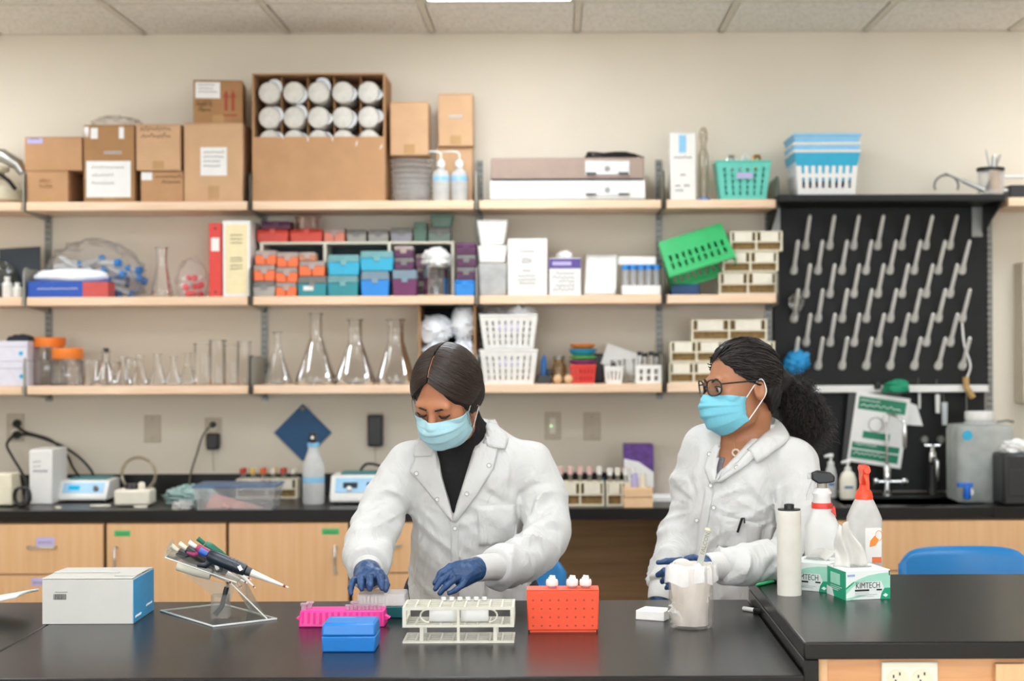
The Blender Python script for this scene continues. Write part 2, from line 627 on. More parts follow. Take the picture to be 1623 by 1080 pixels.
# ------------------------------------------------------------------ black drying rack and its shelf
bl, br_ = at(1224, 560, WALL).x, at(1563, 560, WALL).x
zb, zt = at(1400, 612, WALL).z, at(1400, 322, WALL).z
m_rackb = M('rack_black', '131413', .5, var=.15, vs=20, spec=.3)
t = thing('drying_rack', 'black wall-mounted drying rack with rows of slanted white pegs', 'drying rack', ((bl + br_) / 2, WALL - .03, zb))
hw = (br_ - bl) / 2
MB().box(-hw, hw, 0, .028, 0, zt - zb).build('board', m_rackb, t, bev=.004)
m_peg = M('peg_white', 'e8e5de', .4)
cxr = (bl + br_) / 2
peg_me = None
for r, (y, n, xs) in enumerate([(392, 7, 1276), (431, 8, 1257.5), (468, 7, 1276.5), (507, 8, 1258), (545, 7, 1277), (582, 8, 1258)]):
    for k in range(n):
        p = at(xs + k * 38.1, y, WALL - .03)
        loc = (p.x - cxr, 0, p.z - zb)
        if peg_me is None:
            b = MB()
            b.tube([(0, 0, 0), (0, -.016, .012)], [.0165, .0155], 12)
            b.tube([(0, -.012, .009), (0, -.036, .03), (0, -.128, .116), (0, -.135, .1225)], [.0155, .0088, .0078, .005], 10)
            o = b.build('peg', m_peg, t, loc, smooth=True)
            peg_me = o.data
        else:
            o = bpy.data.objects.new('peg', peg_me)
            COL.objects.link(o)
            o.parent = t
            o.location = loc
b = MB()
b.box(-hw + .13, hw - .01, -.05, 0, -.026, -.022).box(-hw + .13, hw - .01, -.05, -.046, -.026, .004).box(-hw + .13, hw - .01, -.005, 0, -.026, .004)
b.box(-hw + .13, -hw + .134, -.05, 0, -.026, .004).box(hw - .014, hw - .01, -.05, 0, -.026, .004)
b.build('drip_trough', m_white, t, bev=.001)
# splash panel behind the sink
z0, z1 = .915, zb - .028
struct(slab('trim_splash_panel', bl - .005, br_ - .01, WALL - .014, WALL - .001, z0, z1, m_rackb, bev=.002))
# black shelf on top
a, c = at(1233, 309, 6.44), at(1593, 307, 6.44)
t = thing('black_shelf', 'black shelf over the drying rack carrying the white laundry-style basket', 'shelf', ((a.x + c.x) / 2, 6.44, a.z))
hx = (c.x - a.x) / 2
MB().box(-hx, hx, 0, WALL - 6.445, -.026, 0).build('board', m_rackb, t, bev=.002)
for s, n_ in ((-1, 'gusset'), (1, 'gusset')):
    b = MB().prism([(.01, -.027), (WALL - 6.447, -.027), (WALL - 6.447, -.15)], -.004, .004, 'x')
    b.build('gusset', m_rackb, t, (s * (hx - .006), 0, 0))
    MB().box(-.022, .022, WALL - 6.49, WALL - 6.475, -.15, -.027).build('bracket_plate', m_greymetal, t, (s * (hx - .03), 0, 0))

# ------------------------------------------------------------------ back counter
CT = .91
CF = 6.17
sk0, sk1 = at(1335, 800, 6.3).x, at(1560, 800, 6.3).x
b = MB()
b.box(RX0, sk0, CF, WALL - .002, CT - .045, CT).box(sk1, RX1, CF, WALL - .002, CT - .045, CT)
b.box(sk0, sk1, CF, CF + .09, CT - .045, CT).box(sk0, sk1, WALL - .19, WALL - .002, CT - .045, CT)
t = thing('back_counter', 'long black countertop with low backsplash and sink under the shelves', 'countertop', (0, 0, 0))
b.build('worktop', m_black, t, bev=.003)
sp = MB().box(RX0, bl - .006, WALL - .02, WALL - .001, CT + .0005, .997)
sp.build('backsplash', m_black, t, bev=.002)
MB().box(br_ - .008, RX1, WALL - .02, WALL - .001, CT + .0005, .997).build('backsplash', m_black, t, bev=.002)
b = MB()
sy0, sy1 = CF + .09, WALL - .19
b.box(sk0, sk1, sy0, sy1, CT - .25, CT - .245).box(sk0 - .004, sk0, sy0, sy1, CT - .25, CT - .01).box(sk1, sk1 + .004, sy0, sy1, CT - .25, CT - .01)
b.box(sk0, sk1, sy0 - .004, sy0, CT - .25, CT - .01).box(sk0, sk1, sy1, sy1 + .004, CT - .25, CT - .01)
b.build('sink_basin', m_black, t)

def handle(parent, x, z, vert=False, L=.1):
    b = MB()
    h = L / 2
    P = [(-h, 0), (-h, -.02), (-h + .012, -.028), (h - .012, -.028), (h, -.02), (h, 0)]
    pts = [((0, y, u) if vert else (u, y, 0)) for u, y in P]
    b.tube(pts, .0055, 8)
    b.build('handle', m_steel, parent, (x, -.018, z), smooth=True)

def cabinet(px0, px1, fronts, lab, Y=6.19, H=CT - .046, back=WALL - .02, hollow=False):
    x0, x1 = (px0 - CX) * Y / F, (px1 - CX) * Y / F
    w_ = x1 - x0
    t = thing('base_cabinet', lab, 'cabinet', ((x0 + x1) / 2, Y, 0), group='maple base cabinets under the back counter')
    D = back - Y
    b = MB()
    if hollow:
        b.box(-w_ / 2, w_ / 2, 0, D, .1, .12).box(-w_ / 2, -w_ / 2 + .018, 0, D, .12, H - .001).box(w_ / 2 - .018, w_ / 2, 0, D, .12, H - .001)
        b.box(-w_ / 2 + .018, w_ / 2 - .018, 0, .016, .12, H - .001)
    else:
        b.box(-w_ / 2, w_ / 2, .0, D, .1, H - .001)
    b.build('body', m_cabdark, t)
    MB().box(-w_ / 2, w_ / 2, .06, back - Y, 0, .1).build('plinth', m_blackp, t)
    g = .0025
    for kind, z0, z1, hx_, lb in fronts:
        b = MB().box(-w_ / 2 + g, w_ / 2 - g, -.018, -.0005, z0 + g, z1 - g)
        o = b.build('drawer' if kind == 'd' else 'door', m_cab, t, bev=.0015)
        if kind == 'd':
            handle(o, 0, (z0 + z1) / 2 + .01)
        elif kind == 'D':
            handle(o, hx_, z1 - .14, True)
        for (lx, lz, lw, lh, mm) in lb:
            p = at(lx, lz, Y - .0185)
            q = MB().box(-lw / 2, lw / 2, -.0192, -.0181, -lh / 2, lh / 2)
            l_ = q.build('label_sticker', mm, o, (p.x - (x0 + x1) / 2, 0, p.z))
            scribble(-lw * .35, lw * .35, -lh * .2, lh * .3, 12, -.0198, seed=int(lx), th=.0009).build('lettering', m_ink, l_)
    return t
ztop, zd = CT - .05, at(100, 910, 6.19).z
cabinet(-330, -32, [('d', zd, ztop, 0, []), ('d', .42, zd, 0, []), ('d', .1, .42, 0, [])], 'maple drawer cabinet past the left edge of view')
cabinet(-28, 165, [('d', zd, ztop, 0, [(72, 859, .07, .032, m_lav)]), ('d', .42, zd, 0, [(60, 923, .05, .03, m_lav)]), ('d', .1, .42, 0, [])], 'maple drawer cabinet at the left end of the back counter')
cabinet(169, 359, [('D', .1, ztop, -.19, [(194, 846, .06, .022, m_green)])], 'maple door cabinet behind the pipette stand')
cabinet(362, 552, [('D', .1, ztop, .18, [(524, 843, .065, .022, m_green)])], 'maple door cabinet left of the person in black turtleneck')
cabinet(557, 668, [('d', zd, ztop, 0, []), ('d', .42, zd, 0, []), ('d', .1, .42, 0, [])], 'narrow maple drawer cabinet beside the dark knee space')
cabinet(1072, 1650, [('p', zd, ztop, 0, []), ('p', .1, zd, 0, [])], 'wide maple sink cabinet behind the empty blue chair', hollow=True)
MB_k = MB().box(at(668, 880, 6.6).x + .08, at(1072, 880, 6.6).x - .03, 6.6, 6.62, 0, CT - .046).build('knee_shade_panel', wood('knee_shade_brown', '7a5c3a', '8b6b47', 'X', .6))  # panel added; its dark brown holds the shade of the knee space
tag(MB_k, 'added panel with knee-space shade in its brown, under the back counter', 'panel')
cabinet(1655, 1990, [('d', zd, ztop, 0, []), ('d', .42, zd, 0, []), ('d', .1, .42, 0, [])], 'maple drawer cabinet past the right edge of view')

# ------------------------------------------------------------------ front benches
BT = .909
t = thing('lab_bench', 'long low black-topped island bench in the foreground', 'bench', (-.3, 3.1, 0))
m_bench = M('bench_top', '161513', .25, var=.3, vs=420, bump=.06, bs=700, spec=.34)
MB().box(-2.9, -.857, -.01, .9, BT - .04, BT).build('worktop', m_bench, t, bev=.003)
MB().box(-.8545, .772, -.01, .9, BT - .04, BT).build('worktop', m_bench, t, bev=.003)
MB().box(-2.85, .77, .06, .5, .1, BT - .041).build('body', m_cab, t)
MB().box(-2.85, .77, .1, .46, 0, .1).build('plinth', m_blackp, t)
for k in range(5):
    x0 = -2.85 + k * .724
    o = MB().box(x0 + .004, x0 + .72, .042, .0595, .13, BT - .06).build('door', m_cab, t, bev=.002)
    b = MB().tube([(x0 + .05, .042, .62), (x0 + .05, .015, .63), (x0 + .05, .015, .72), (x0 + .05, .042, .73)], .005, 8).build('handle', m_steel, o)
RT = .967
t = thing('raised_bench', 'higher black-topped bench section on the right holding tissue boxes', 'bench', (.476, 3.12, 0))
MB().box(0, 2.3, -.0, .9, RT - .034, RT).build('worktop', m_bench, t, bev=.004)
MB().box(0, .03, .006, .895, BT - .08, RT - .035).build('side_skirt', m_bench, t, bev=.002)
m_apron = wood('apron_oak', 'c48a58', 'd8a272', 'X')
MB().box(.018, 2.28, .03, .05, .74, RT - .036).build('apron', m_apron, t, bev=.001)
MB().box(.016, .05, .024, .0299, .2, RT - .0365).build('stile', m_cab, t, bev=.001)
MB().box(.04, 2.26, .05, .5, .1, .74).build('body', m_cab, t)
MB().box(.04, 2.26, .09, .46, 0, .1).build('plinth', m_blackp, t)
x1 = at(1577, 1060, 3.14).x - .476
MB().box(x1, x1 + .6, .014, .0295, .2, RT - .046).build('door', m_cab, t, bev=.002)
# outlet in the apron
pc = at(1442, 1082, 3.145)
t = thing('power_outlet', 'cream double power outlet in the wooden apron of the raised bench', 'outlet', (pc.x, 3.1495, pc.z))
MB().box(-.055, .055, -.006, 0, -.04, .04).build('cover_plate', m_ivory, t, bev=.003)
for s in (-.024, .024):
    b = MB().lathe([(.0205, 0), (.0205, .0015)], 20, T=Matrix.Translation((s, -.006, .005)) @ Matrix.Rotation(PI / 2, 4, 'X'))
    sf = b.build('socket_face', m_cream, t)
    for dx, dz in ((-.008, .006), (.004, .011), (-.004, -.003)):
        MB().box(s + dx - .0015, s + dx + .0015, -.0082, -.007, dz + .003, dz + .009).build('slot', m_blackp, sf)

# ------------------------------------------------------------------ wall plates
def plate(px, py, w_, h_, lab, kind='blank', cat='wall plate', group=None):
    p = at(px, py, WALL)
    t = thing('wall_plate', lab, cat, (p.x, WALL, p.z), group=group)
    mm = M('plate_beige', 'c3b7a2', .5)
    MB().box(-w_ / 2, w_ / 2, -.006, 0, -h_ / 2, h_ / 2).build('cover', mm, t, bev=.002)
    if kind == 'outlet':
        for s in (-1, 1):
            MB().lathe([(.017, 0), (.017, .002)], 16, T=Matrix.Translation((0, -.006, s * .02)) @ Matrix.Rotation(PI / 2, 4, 'X'), sx=1, sy=.85).build('socket', m_ivory, t)
    elif kind == 'led':
        MB().box(-.012, .012, -.009, -.006, -.033, .033).build('switch_face', m_ivory, t, bev=.001)
        MB().lathe([(.006, 0), (.004, .003)], 12, T=Matrix.Translation((-.007, -.009, -.001)) @ Matrix.Rotation(PI / 2, 4, 'X')).build('indicator_light', emit('green_led', 'b8f0b0', 1.2), t)
    else:
        for s in (-1, 1):
            MB().lathe([(.003, 0), (.002, .001)], 8, T=Matrix.Translation((0, -.006, s * .04)) @ Matrix.Rotation(PI / 2, 4, 'X')).build('screw', m_greymetal, t)
    return t
plate(25, 678, .075, .118, 'beige wall outlet with two black plugs near the left edge', 'outlet', 'outlet')
plate(242, 680, .07, .116, 'blank beige wall plate above the tubing pump')
plate(338, 684, .07, .116, 'beige wall outlet with plug and black adapter above the plastic tray', 'outlet', 'outlet')
plate(595, 676, .07, .116, 'beige wall outlet behind the tall black adapter', 'outlet', 'outlet')
plate(876, 675, .068, .116, 'beige wall plate with a small green light', 'led')
plate(938, 676, .07, .116, 'blank beige wall plate between the two people')

# beige column at the right edge
p = at(1617, 416, 6.7)
t = thing('towel_dispenser', 'tall beige wall cabinet cut by the right edge', 'dispenser', (p.x + .16, WALL, at(1617, 640, 6.7).z))
hh = p.z - at(1617, 640, 6.7).z
MB().box(-.16, .16, -.13, 0, 0, hh).build('body', M('beige_metal', 'c9bda6', .5), t, bev=.006)
MB().box(-.15, .15, -.136, -.131, .12, hh - .02).build('door', M('beige_metal', 'c9bda6', .5), t, bev=.003)
# ------------------------------------------------------------------ builders for shelf goods
def dims(px0, px1, py0, Yf, zb):
    m_ = (px0 + px1) / 2
    return (m_ - CX) * Yf / F, (px1 - px0) * Yf / F, at(m_, py0, Yf).z - zb

def carton(px0, px1, py0, zb, Yf, D, label, mat=None, rz=0, tape=True, flaps=True, cat='box', name='cardboard_box', group='cardboard cartons'):
    mat = mat or m_card
    x, w_, h = dims(px0, px1, py0, Yf, zb)
    t = thing(name, label, cat, (x, Yf + D / 2, zb), rz, group)
    t['w'], t['h'], t['d'] = w_, h, D
    MB().box(-w_ / 2, w_ / 2, -D / 2, D / 2, 0, h - .004).build('body', mat, t, bev=.0025)
    if flaps:
        for s in (-1, 1):
            MB().box(-w_ / 2 + .001, w_ / 2 - .001, .0008 if s > 0 else -D / 2, D / 2 if s > 0 else -.0008, h - .0038, h).build('flap', mat, t, bev=.001)
    if tape:
        MB().box(-.022, .022, -D / 2 + .01, D / 2 - .01, h + .0001, h + .0007).build('tape_strip', m_tape, t)
        MB().box(-.022, .022, -D / 2 - .0008, -D / 2 - .0001, h * .03, h * .2).build('tape_strip', m_tape, t)
    return t

def sticker(t, u0, u1, v0, v1, mat, lines=0, seed=1, name='paper_label', y=None):
    """sheet on the front face, in fractions of the face"""
    w_, h, D = t['w'], t['h'], t['d']
    y = -D / 2 - .0012 if y is None else y
    x0, x1, z0, z1 = -w_ / 2 + u0 * w_, -w_ / 2 + u1 * w_, v0 * h, v1 * h
    o = MB().box(x0, x1, y - .0006, y, z0, z1).build(name, mat, t)
    for k in range(lines):
        zz = z1 - (z1 - z0) * (.2 + .65 * k / max(1, lines))
        scribble(x0 + (x1 - x0) * .12, x1 - (x1 - x0) * random.Random(seed + k).uniform(.1, .4), zz, (z1 - z0) * .08, 16, y - .001, seed=seed + k, th=.0011).build('lettering', m_ink, o)
    return o

def marks(t, u0, u1, v, n=14, h=.02, seed=3, mat=None):
    w_, H, D = t['w'], t['h'], t['d']
    scribble(-w_ / 2 + u0 * w_, -w_ / 2 + u1 * w_, v * H, h, n, -D / 2 - .001, seed=seed, th=.0014).build('lettering', mat or m_ink, t)

def tipbox(px0, px1, py0, zb, Yf, D, bm, lm, label, lid=.36, group='pipette tip boxes in the cubby', split=False, tab=None):
    x, w_, h = dims(px0, px1, py0, Yf, zb)
    t = thing('tip_box', label, 'tip box', (x, Yf + D / 2, zb), 0, group)
    hb = h * (1 - lid)
    if split:
        for s in (-1, 1):
            MB().frus(w_ / 2 * .95, D * .97, w_ / 2 * .985, D, .0, hb, s * w_ / 4).build('base', bm, t, bev=.003)
    else:
        MB().frus(w_ * .95, D * .95, w_, D, 0, hb).build('base', bm, t, bev=.003)
    MB().frus(w_, D, w_ * .95, D * .95, hb + .0005, h).build('lid', lm, t, bev=.004)
    MB().box(-.012, .012, -D / 2 - .004, -D / 2 - .0005, hb - .012, hb + .012).build('latch', lm, t, bev=.001)
    if tab:
        MB().box(-w_ * .3, w_ * .05, -D / 2 - .0015, -D / 2 - .0006, hb * .45, hb * .8).build('label_sticker', m_paper, t)
    return t

def vessel(px, py0, zb, Y, prof, mat, name, label, cat, group=None, n=24, rim=None, sc_=None):
    """thin-walled lathed vessel; prof in fractions (r of half width metres given, z of height)"""
    x = (px - CX) * Y / F
    h = at(px, py0, Y).z - zb
    t = thing(name, label, cat, (x, Y, zb), 0, group)
    P = [(r, z * h) for r, z in prof]
    MB().lathe([(.001, .0012)] + P, n, cap0=False, cap1=False).build('glass_wall', mat, t, smooth=True)
    r0, r1 = P[0][0], P[-1][0]
    MB().lathe([(r0 * .93, .0), (r0 * .96, .004)], n).build('base', mat, t, smooth=True)
    rr = r1
    MB().tube([(rr * math.cos(2 * PI * k / n), rr * math.sin(2 * PI * k / n), h) for k in range(n)], max(.0015, rr * .05), 6, closed=True).build('rim', rim or mat, t, smooth=True)
    return t, h

def erlen(px, pxw, py0, zb, Y, label, mat=None, neck=.32, group='glass flasks on the bottom shelf'):
    R = pxw / 2 * Y / F
    n_ = R * neck
    prof = [(R * .94, .004), (R, .04), (R * .98, .09)] + [(R * .98 + (n_ - R * .98) * k / 6, .09 + .58 * k / 6) for k in range(1, 7)] + [(n_, .72), (n_, .96), (n_ * 1.15, .985), (n_ * 1.18, 1)]
    return vessel(px, py0, zb, Y, prof, mat or m_glass, 'erlenmeyer_flask', label, 'flask', group)

def beaker(px, pxw, py0, zb, Y, label, mat=None, group='small glass beakers on the bottom shelf', name='glass_beaker', cat='beaker'):
    R = pxw / 2 * Y / F
    return vessel(px, py0, zb, Y, [(R * .9, .01), (R, .05), (R, .95), (R * 1.06, 1)], mat or m_glassh, name, label, cat, group)

def wallgrid(b, p00, p10, p01, p11, nu, nv, hole):
    """bilinear wall with cells left out where hole(i,j)"""
    p00, p10, p01, p11 = map(Vector, (p00, p10, p01, p11))
    vs = []
    us = nu if isinstance(nu, list) else [i / nu for i in range(nu + 1)]
    vs_ = nv if isinstance(nv, list) else [j / nv for j in range(nv + 1)]
    for v in vs_:
        for u in us:
            vs.append((p00 * (1 - u) + p10 * u) * (1 - v) + (p01 * (1 - u) + p11 * u) * v)
    c = len(us)
    fs = [(j * c + i, j * c + i + 1, (j + 1) * c + i + 1, (j + 1) * c + i) for j in range(len(vs_) - 1) for i in range(c - 1) if not hole(i, j)]
    b.add(vs, fs)

def basket(t, w0, d0, w1, d1, h, mat, cols=7, rows=2, th=.003, side=4, lo=.1, hi=.86, gap=.45, rimr=.005, name='slatted_body'):
    def cuts(n, a, b_, g):
        out = [0.]
        cell = (b_ - a) / n
        for k in range(n):
            out += [a + cell * (k + .5 - g / 2), a + cell * (k + .5 + g / 2)]
        return out + [1.]
    b = MB()
    C = [(-1, -1), (1, -1), (1, 1), (-1, 1)]
    for k in range(4):
        (ax, ay), (bx, by) = C[k], C[(k + 1) % 4]
        n = cols if k % 2 == 0 else side
        wallgrid(b, (ax * w0 / 2, ay * d0 / 2, 0), (bx * w0 / 2, by * d0 / 2, 0), (ax * w1 / 2, ay * d1 / 2, h), (bx * w1 / 2, by * d1 / 2, h),
                 cuts(n, .05, .95, gap), cuts(rows, lo, hi, .72), lambda i, j: i % 2 == 1 and j % 2 == 1)
    b.add([(x * w0 / 2, y * d0 / 2, 0) for x, y in C], [(0, 1, 2, 3)])
    o = b.build(name, mat, t, solid=th)
    MB().tube([(x * w1 / 2, y * d1 / 2, h) for x, y in C], rimr, 6, closed=True).build('rim', mat, t)
    return o

def blob(b, c, rx, ry, rz, seed=0, amp=.18, n=26, m=16, flat=True, fr=1.0):
    r = random.Random(seed)
    W_ = [(r.uniform(1, 4) * fr, r.uniform(1, 4) * fr, r.uniform(1, 4) * fr, r.uniform(0, 6.3)) for _ in range(7)]
    o = len(b.v)
    b.ball((0, 0, 0), 1, n, m)
    for i in range(o, len(b.v)):
        x, y, z = b.v[i]
        d = sum(abs(math.sin(p * x * 1.7 + q * y * 1.7 + s * z * 1.7 + f)) - .5 for p, q, s, f in W_) * amp / 2.2
        k = 1 + d
        zz = z * k
        if flat:
            zz = max(zz, -.62) + .62
            zz /= 1.62
        b.v[i] = (c[0] + x * k * rx, c[1] + y * k * ry, c[2] + (zz * 2 * rz if flat else zz * rz))
    return b

def tuberack(t, w_, d, h, mat, seed=0, z0=0., fill=True):
    """one cream tube rack: plates, end walls, white front panels with gaps, open window row below"""
    r = random.Random(seed)
    zs = [0, h * .08, h * .44, h * .52, h * .94, h]
    for a, b_ in ((0, 1), (2, 3), (4, 5)):
        MB().box(-w_ / 2, w_ / 2, -d / 2, d / 2, z0 + zs[a], z0 + zs[b_]).build('plate', mat, t, bev=.001)
    for s in (-1, 0, 1):
        MB().box(s * (w_ / 2 - .004) - .004, s * (w_ / 2 - .004) + .004, -d / 2 + .001, d / 2 - .001, z0 + zs[1], z0 + zs[4]).build('divider', mat, t)
    for s in (-1, 1):
        MB().box(s * w_ / 4 - w_ * .17, s * w_ / 4 + w_ * .17, -d / 2 - .001, -d / 2 + .003, z0 + zs[3], z0 + zs[4]).build('front_panel', m_ivory, t)
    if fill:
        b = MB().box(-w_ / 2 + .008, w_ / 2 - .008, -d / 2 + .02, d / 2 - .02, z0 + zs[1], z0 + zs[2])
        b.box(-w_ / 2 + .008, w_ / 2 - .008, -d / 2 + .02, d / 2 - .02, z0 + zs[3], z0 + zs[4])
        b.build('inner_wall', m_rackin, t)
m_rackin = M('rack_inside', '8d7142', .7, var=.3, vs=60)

# ================================================================== TOP SHELF
z = ZT
Yb = YF + .012
# things at the very left end
p = at(8, 300, 6.6)
t = thing('bench_centrifuge', 'cream rounded apparatus with grey metal cylinder at the left end of top shelf', 'apparatus', (p.x - .06, 6.62, z))
MB().lathe([(.10, 0), (.125, .02), (.125, .06), (.10, .085), (.05, .1)], 24).build('housing', m_cream, t, smooth=True)
MB().lathe([(.05, .1), (.05, .135), (.07, .14), (.07, .155)], 20).build('collar', m_cream, t, smooth=True)
MB().tube([(-.1, 0, .215), (.05, -.01, .2), (.11, -.01, .165), (.13, -.01, .13)], [.026, .028, .026, .018], 14).build('metal_cylinder', m_steel, t, smooth=True)
MB().tube([(.02, -.1, .11), (.07, -.11, .115), (.1, -.09, .09), (.115, -.06, .06)], .008, 8).build('cable', m_blackp, t, smooth=True)

c = carton(43, 109, 271, z, Yb, .22, 'small cardboard carton under the lavender-labelled one at the left end', m_card)
marks(c, .3, .6, .62, 10, .018, 5, m_tape); marks(c, .3, .62, .45, 10, .018, 6, m_tape)
zt_ = z + c['h']
c = carton(40, 131, 217, zt_ + .001, Yb, .2, 'cardboard carton with lavender label resting on a smaller carton', m_card)
sticker(c, .05, .32, .8, .97, m_lav, 1, 11)
c = carton(134, 214, 198, z, Yb, .22, 'upright cardboard carton with large white handwritten sheet', m_card2)
sticker(c, .05, .93, .06, .53, m_paper, 3, 21)
sticker(c, .02, .1, .84, .97, m_cleartape, 0, 1, 'tape_scrap'); sticker(c, .14, .28, .82, .96, m_paper, 0, 1, 'tape_scrap'); sticker(c, .7, .8, .82, .97, m_paper, 0, 1, 'tape_scrap'); sticker(c, .4, .75, .62, .66, m_cleartape, 0, 1, 'tape_scrap')
o = blob(MB(), (0, 0, 0), .085, .06, .022, 4, .3, fr=2).build('plastic_wrap', clear('thin_wrap', 'ffffff', .07, 'ffffff', .2, .2), None, (c.location.x, c.location.y, z + c['h'] + .001), smooth=True)
tag(o, 'crumpled clear plastic wrap on top of the carton with white sheet', 'plastic wrap')
c = carton(224, 292, 271, z, Yb + .01, .2, 'low cardboard carton with small white label under the handwritten carton', m_card)
sticker(c, .02, .27, .7, .95, m_paper, 0); marks(c, .35, .95, .78, 14, .014, 7); marks(c, .5, .92, .6, 10, .014, 8)
zt_ = z + c['h']
c = carton(217, 287, 197, zt_ + .001, Yb, .16, 'tan cardboard carton with two lines of handwriting', m_card3)
marks(c, .1, .78, .86, 16, .022, 9); marks(c, .12, .78, .7, 14, .022, 10)
c = carton(293, 386, 195, z, Yb, .24, 'tall plain cardboard carton with square white label', m_card3)
sticker(c, .28, .73, .33, .69, m_paper, 4, 31)
zt_ = z + c['h']
c = carton(304, 381, 127, zt_ + .001, Yb + .03, .2, 'small tilted cardboard carton with red arrows on top of the tall carton', m_card2, rz=math.radians(7))
sticker(c, .04, .54, .58, .95, m_paper, 3, 41)
m_redp = M('red_print', 'a04a34', .8)
for u in (.66, .8):
    w_, h_, D_ = c['w'], c['h'], c['d']
    xx = -w_ / 2 + u * w_
    MB().prism([(xx - .006, h_ * .3), (xx + .006, h_ * .3), (xx + .006, h_ * .6), (xx + .013, h_ * .6), (xx, h_ * .78), (xx - .013, h_ * .6), (xx - .006, h_ * .6)], -D_ / 2 - .0018, -D_ / 2 - .001).build('printed_arrow', m_redp, c)
sticker(c, .6, .88, .18, .215, m_redp, 0, 1, 'printed_line')
marks(c, .06, .36, .4, 12, .03, 12); marks(c, .1, .34, .28, 12, .02, 13)

# big open carton of tubes
x, w_, h = dims(401, 611, 116, Yb, z)
D = .27
t = thing('open_carton', 'large open cardboard carton full of wrapped white tubes', 'box', (x, Yb + D / 2, z))
fp = at(500, 217, Yb).z - z
b = MB()
th = .005
b.box(-w_ / 2, -w_ / 2 + th, -D / 2, D / 2, 0, h).box(w_ / 2 - th, w_ / 2, -D / 2, D / 2, 0, h).box(-w_ / 2 + th, w_ / 2 - th, D / 2 - th, D / 2, 0, h)
b.box(-w_ / 2 + th, w_ / 2 - th, -D / 2, D / 2 - th, 0, th).box(-w_ / 2 + th, w_ / 2 - th, -D / 2, D / 2 - th, h - th, h)
b.build('body', m_card, t)
MB().box(-w_ / 2 + th, w_ / 2 - th, -D / 2, -D / 2 + th, th, fp).build('front_panel', m_card, t)
m_tubeend = M('tube_end', 'd2cdc4', .6, var=.12, vs=30)
xs_ = [at(p_, 150, Yb).x - x for p_ in (425, 464, 503, 542, 583)]
zs_ = [at(500, y_, Yb).z - z for y_ in (145, 185, 222)]
for k, px_ in enumerate((437, 479, 521, 563, 602)):
    xx = at(px_ + 7, 150, Yb).x - x
    MB().box(xx - .0015, xx + .0015, -D / 2 + .03, D / 2 - .01, .01, h - .01).build('divider', m_card2, t)
ord_ = ['leftmost', 'second', 'third', 'fourth', 'rightmost']
rown_ = ['top', 'middle', 'half-hidden bottom']
for r in range(3):
    for k in range(5):
        rr = .0445
        q = thing('wrapped_tube', 'plastic-wrapped white tube, %s of the %s row in the open carton' % (ord_[k], rown_[r]), 'tube', (x + xs_[k], Yb + .022, z + zs_[r]), group='wrapped tubes in the big carton', rot=(0, 0, 0))
        T = Matrix.Rotation(-PI / 2, 4, 'X')
        MB().lathe([(rr * .6, -.004), (rr * .93, 0), (rr, .01), (rr, .2)], 24, T=T).build('tube_body', m_tubeend, q, smooth=True)
        sd = random.Random(r * 5 + k)
        a0 = sd.uniform(-.7, .9)
        def fl(u, v, a0=a0, sd_=sd.uniform(.6, 1.2)):
            a = a0 + (u - .5) * 1.5 * sd_
            rad = rr * (.98 + .4 * v * (1 - (2 * u - 1) ** 2))
            return (rad * math.cos(a), -.002 - .018 * v + .004 * math.sin(9 * u), rad * math.sin(a))
        MB().sheet(fl, 10, 3).build('wrap_flap', m_bagw, q, smooth=True, solid=.002)

c = carton(620, 680, 160, z + .19, Yb + .04, .14, 'slim cardboard carton stacked on clear plastic tubs', m_card3)
c.location.z = at(650, 246, Yb + .04).z
# nested clear tubs
t = thing('plastic_tub_stack', 'stack of nested clear plastic tubs beside the big open carton', 'tub', (at(653, 300, Yb + .09).x, Yb + .095, z))
hh = at(650, 247, Yb + .04).z - z - .002
for k in range(7):
    r0 = .066 + .0012 * k
    MB().lathe([(r0, k * hh / 7 * .98), (r0 + .014, (k + 1.6) * hh / 8.6 + .004), (r0 + .017, (k + 1.6) * hh / 8.6 + .004), (r0 + .017, (k + 1.6) * hh / 8.6 + .008)], 26, cap1=False).build('tub', m_plast, t, smooth=True)
c = carton(693, 750, 233, z, Yb + .1, .1, 'cardboard carton standing behind the wash bottles', m_card3)
zt_ = z + c['h']
c = carton(696, 751, 148, zt_ + .001, Yb + .08, .12, 'upper cardboard carton stacked behind the wash bottles', m_card3)
sticker(c, .3, .7, .52, .6, m_cleartape, 0, 1, 'tape_scrap')

def washbottle(px, label, side):
    Y = Yb + .045
    x = (px - CX) * Y / F
    t = thing('wash_bottle', label, 'bottle', (x, Y, z), group='wash bottles on the top shelf')
    r = .0345
    MB().lathe([(r * .9, 0), (r, .006), (r, .1), (r * .92, .118), (r * .5, .128), (.014, .13), (.014, .14)], 20).build('bottle_body', m_frost, t, smooth=True)
    MB().lathe([(.017, .14), (.017, .158), (.012, .166), (.006, .17)], 16).build('screw_cap', m_white, t, smooth=True)
    MB().tube([(0, 0, .165), (0, 0, .19), (-.008, 0, .2), (-.03, 0, .203), (-.075, 0, .2)], [.004, .004, .004, .0035, .002], 8).build('spout', m_white, t, smooth=True)
    MB().lathe([(r + .0006, .082), (r + .0006, .1)], 14, cap0=False, cap1=False).build('blue_label', m_bluelab, t, smooth=True)
washbottle(700, 'white wash bottle with bent spout next to the plastic tubs', -1)
washbottle(729, 'white wash bottle with bent spout at the bay end', 1)

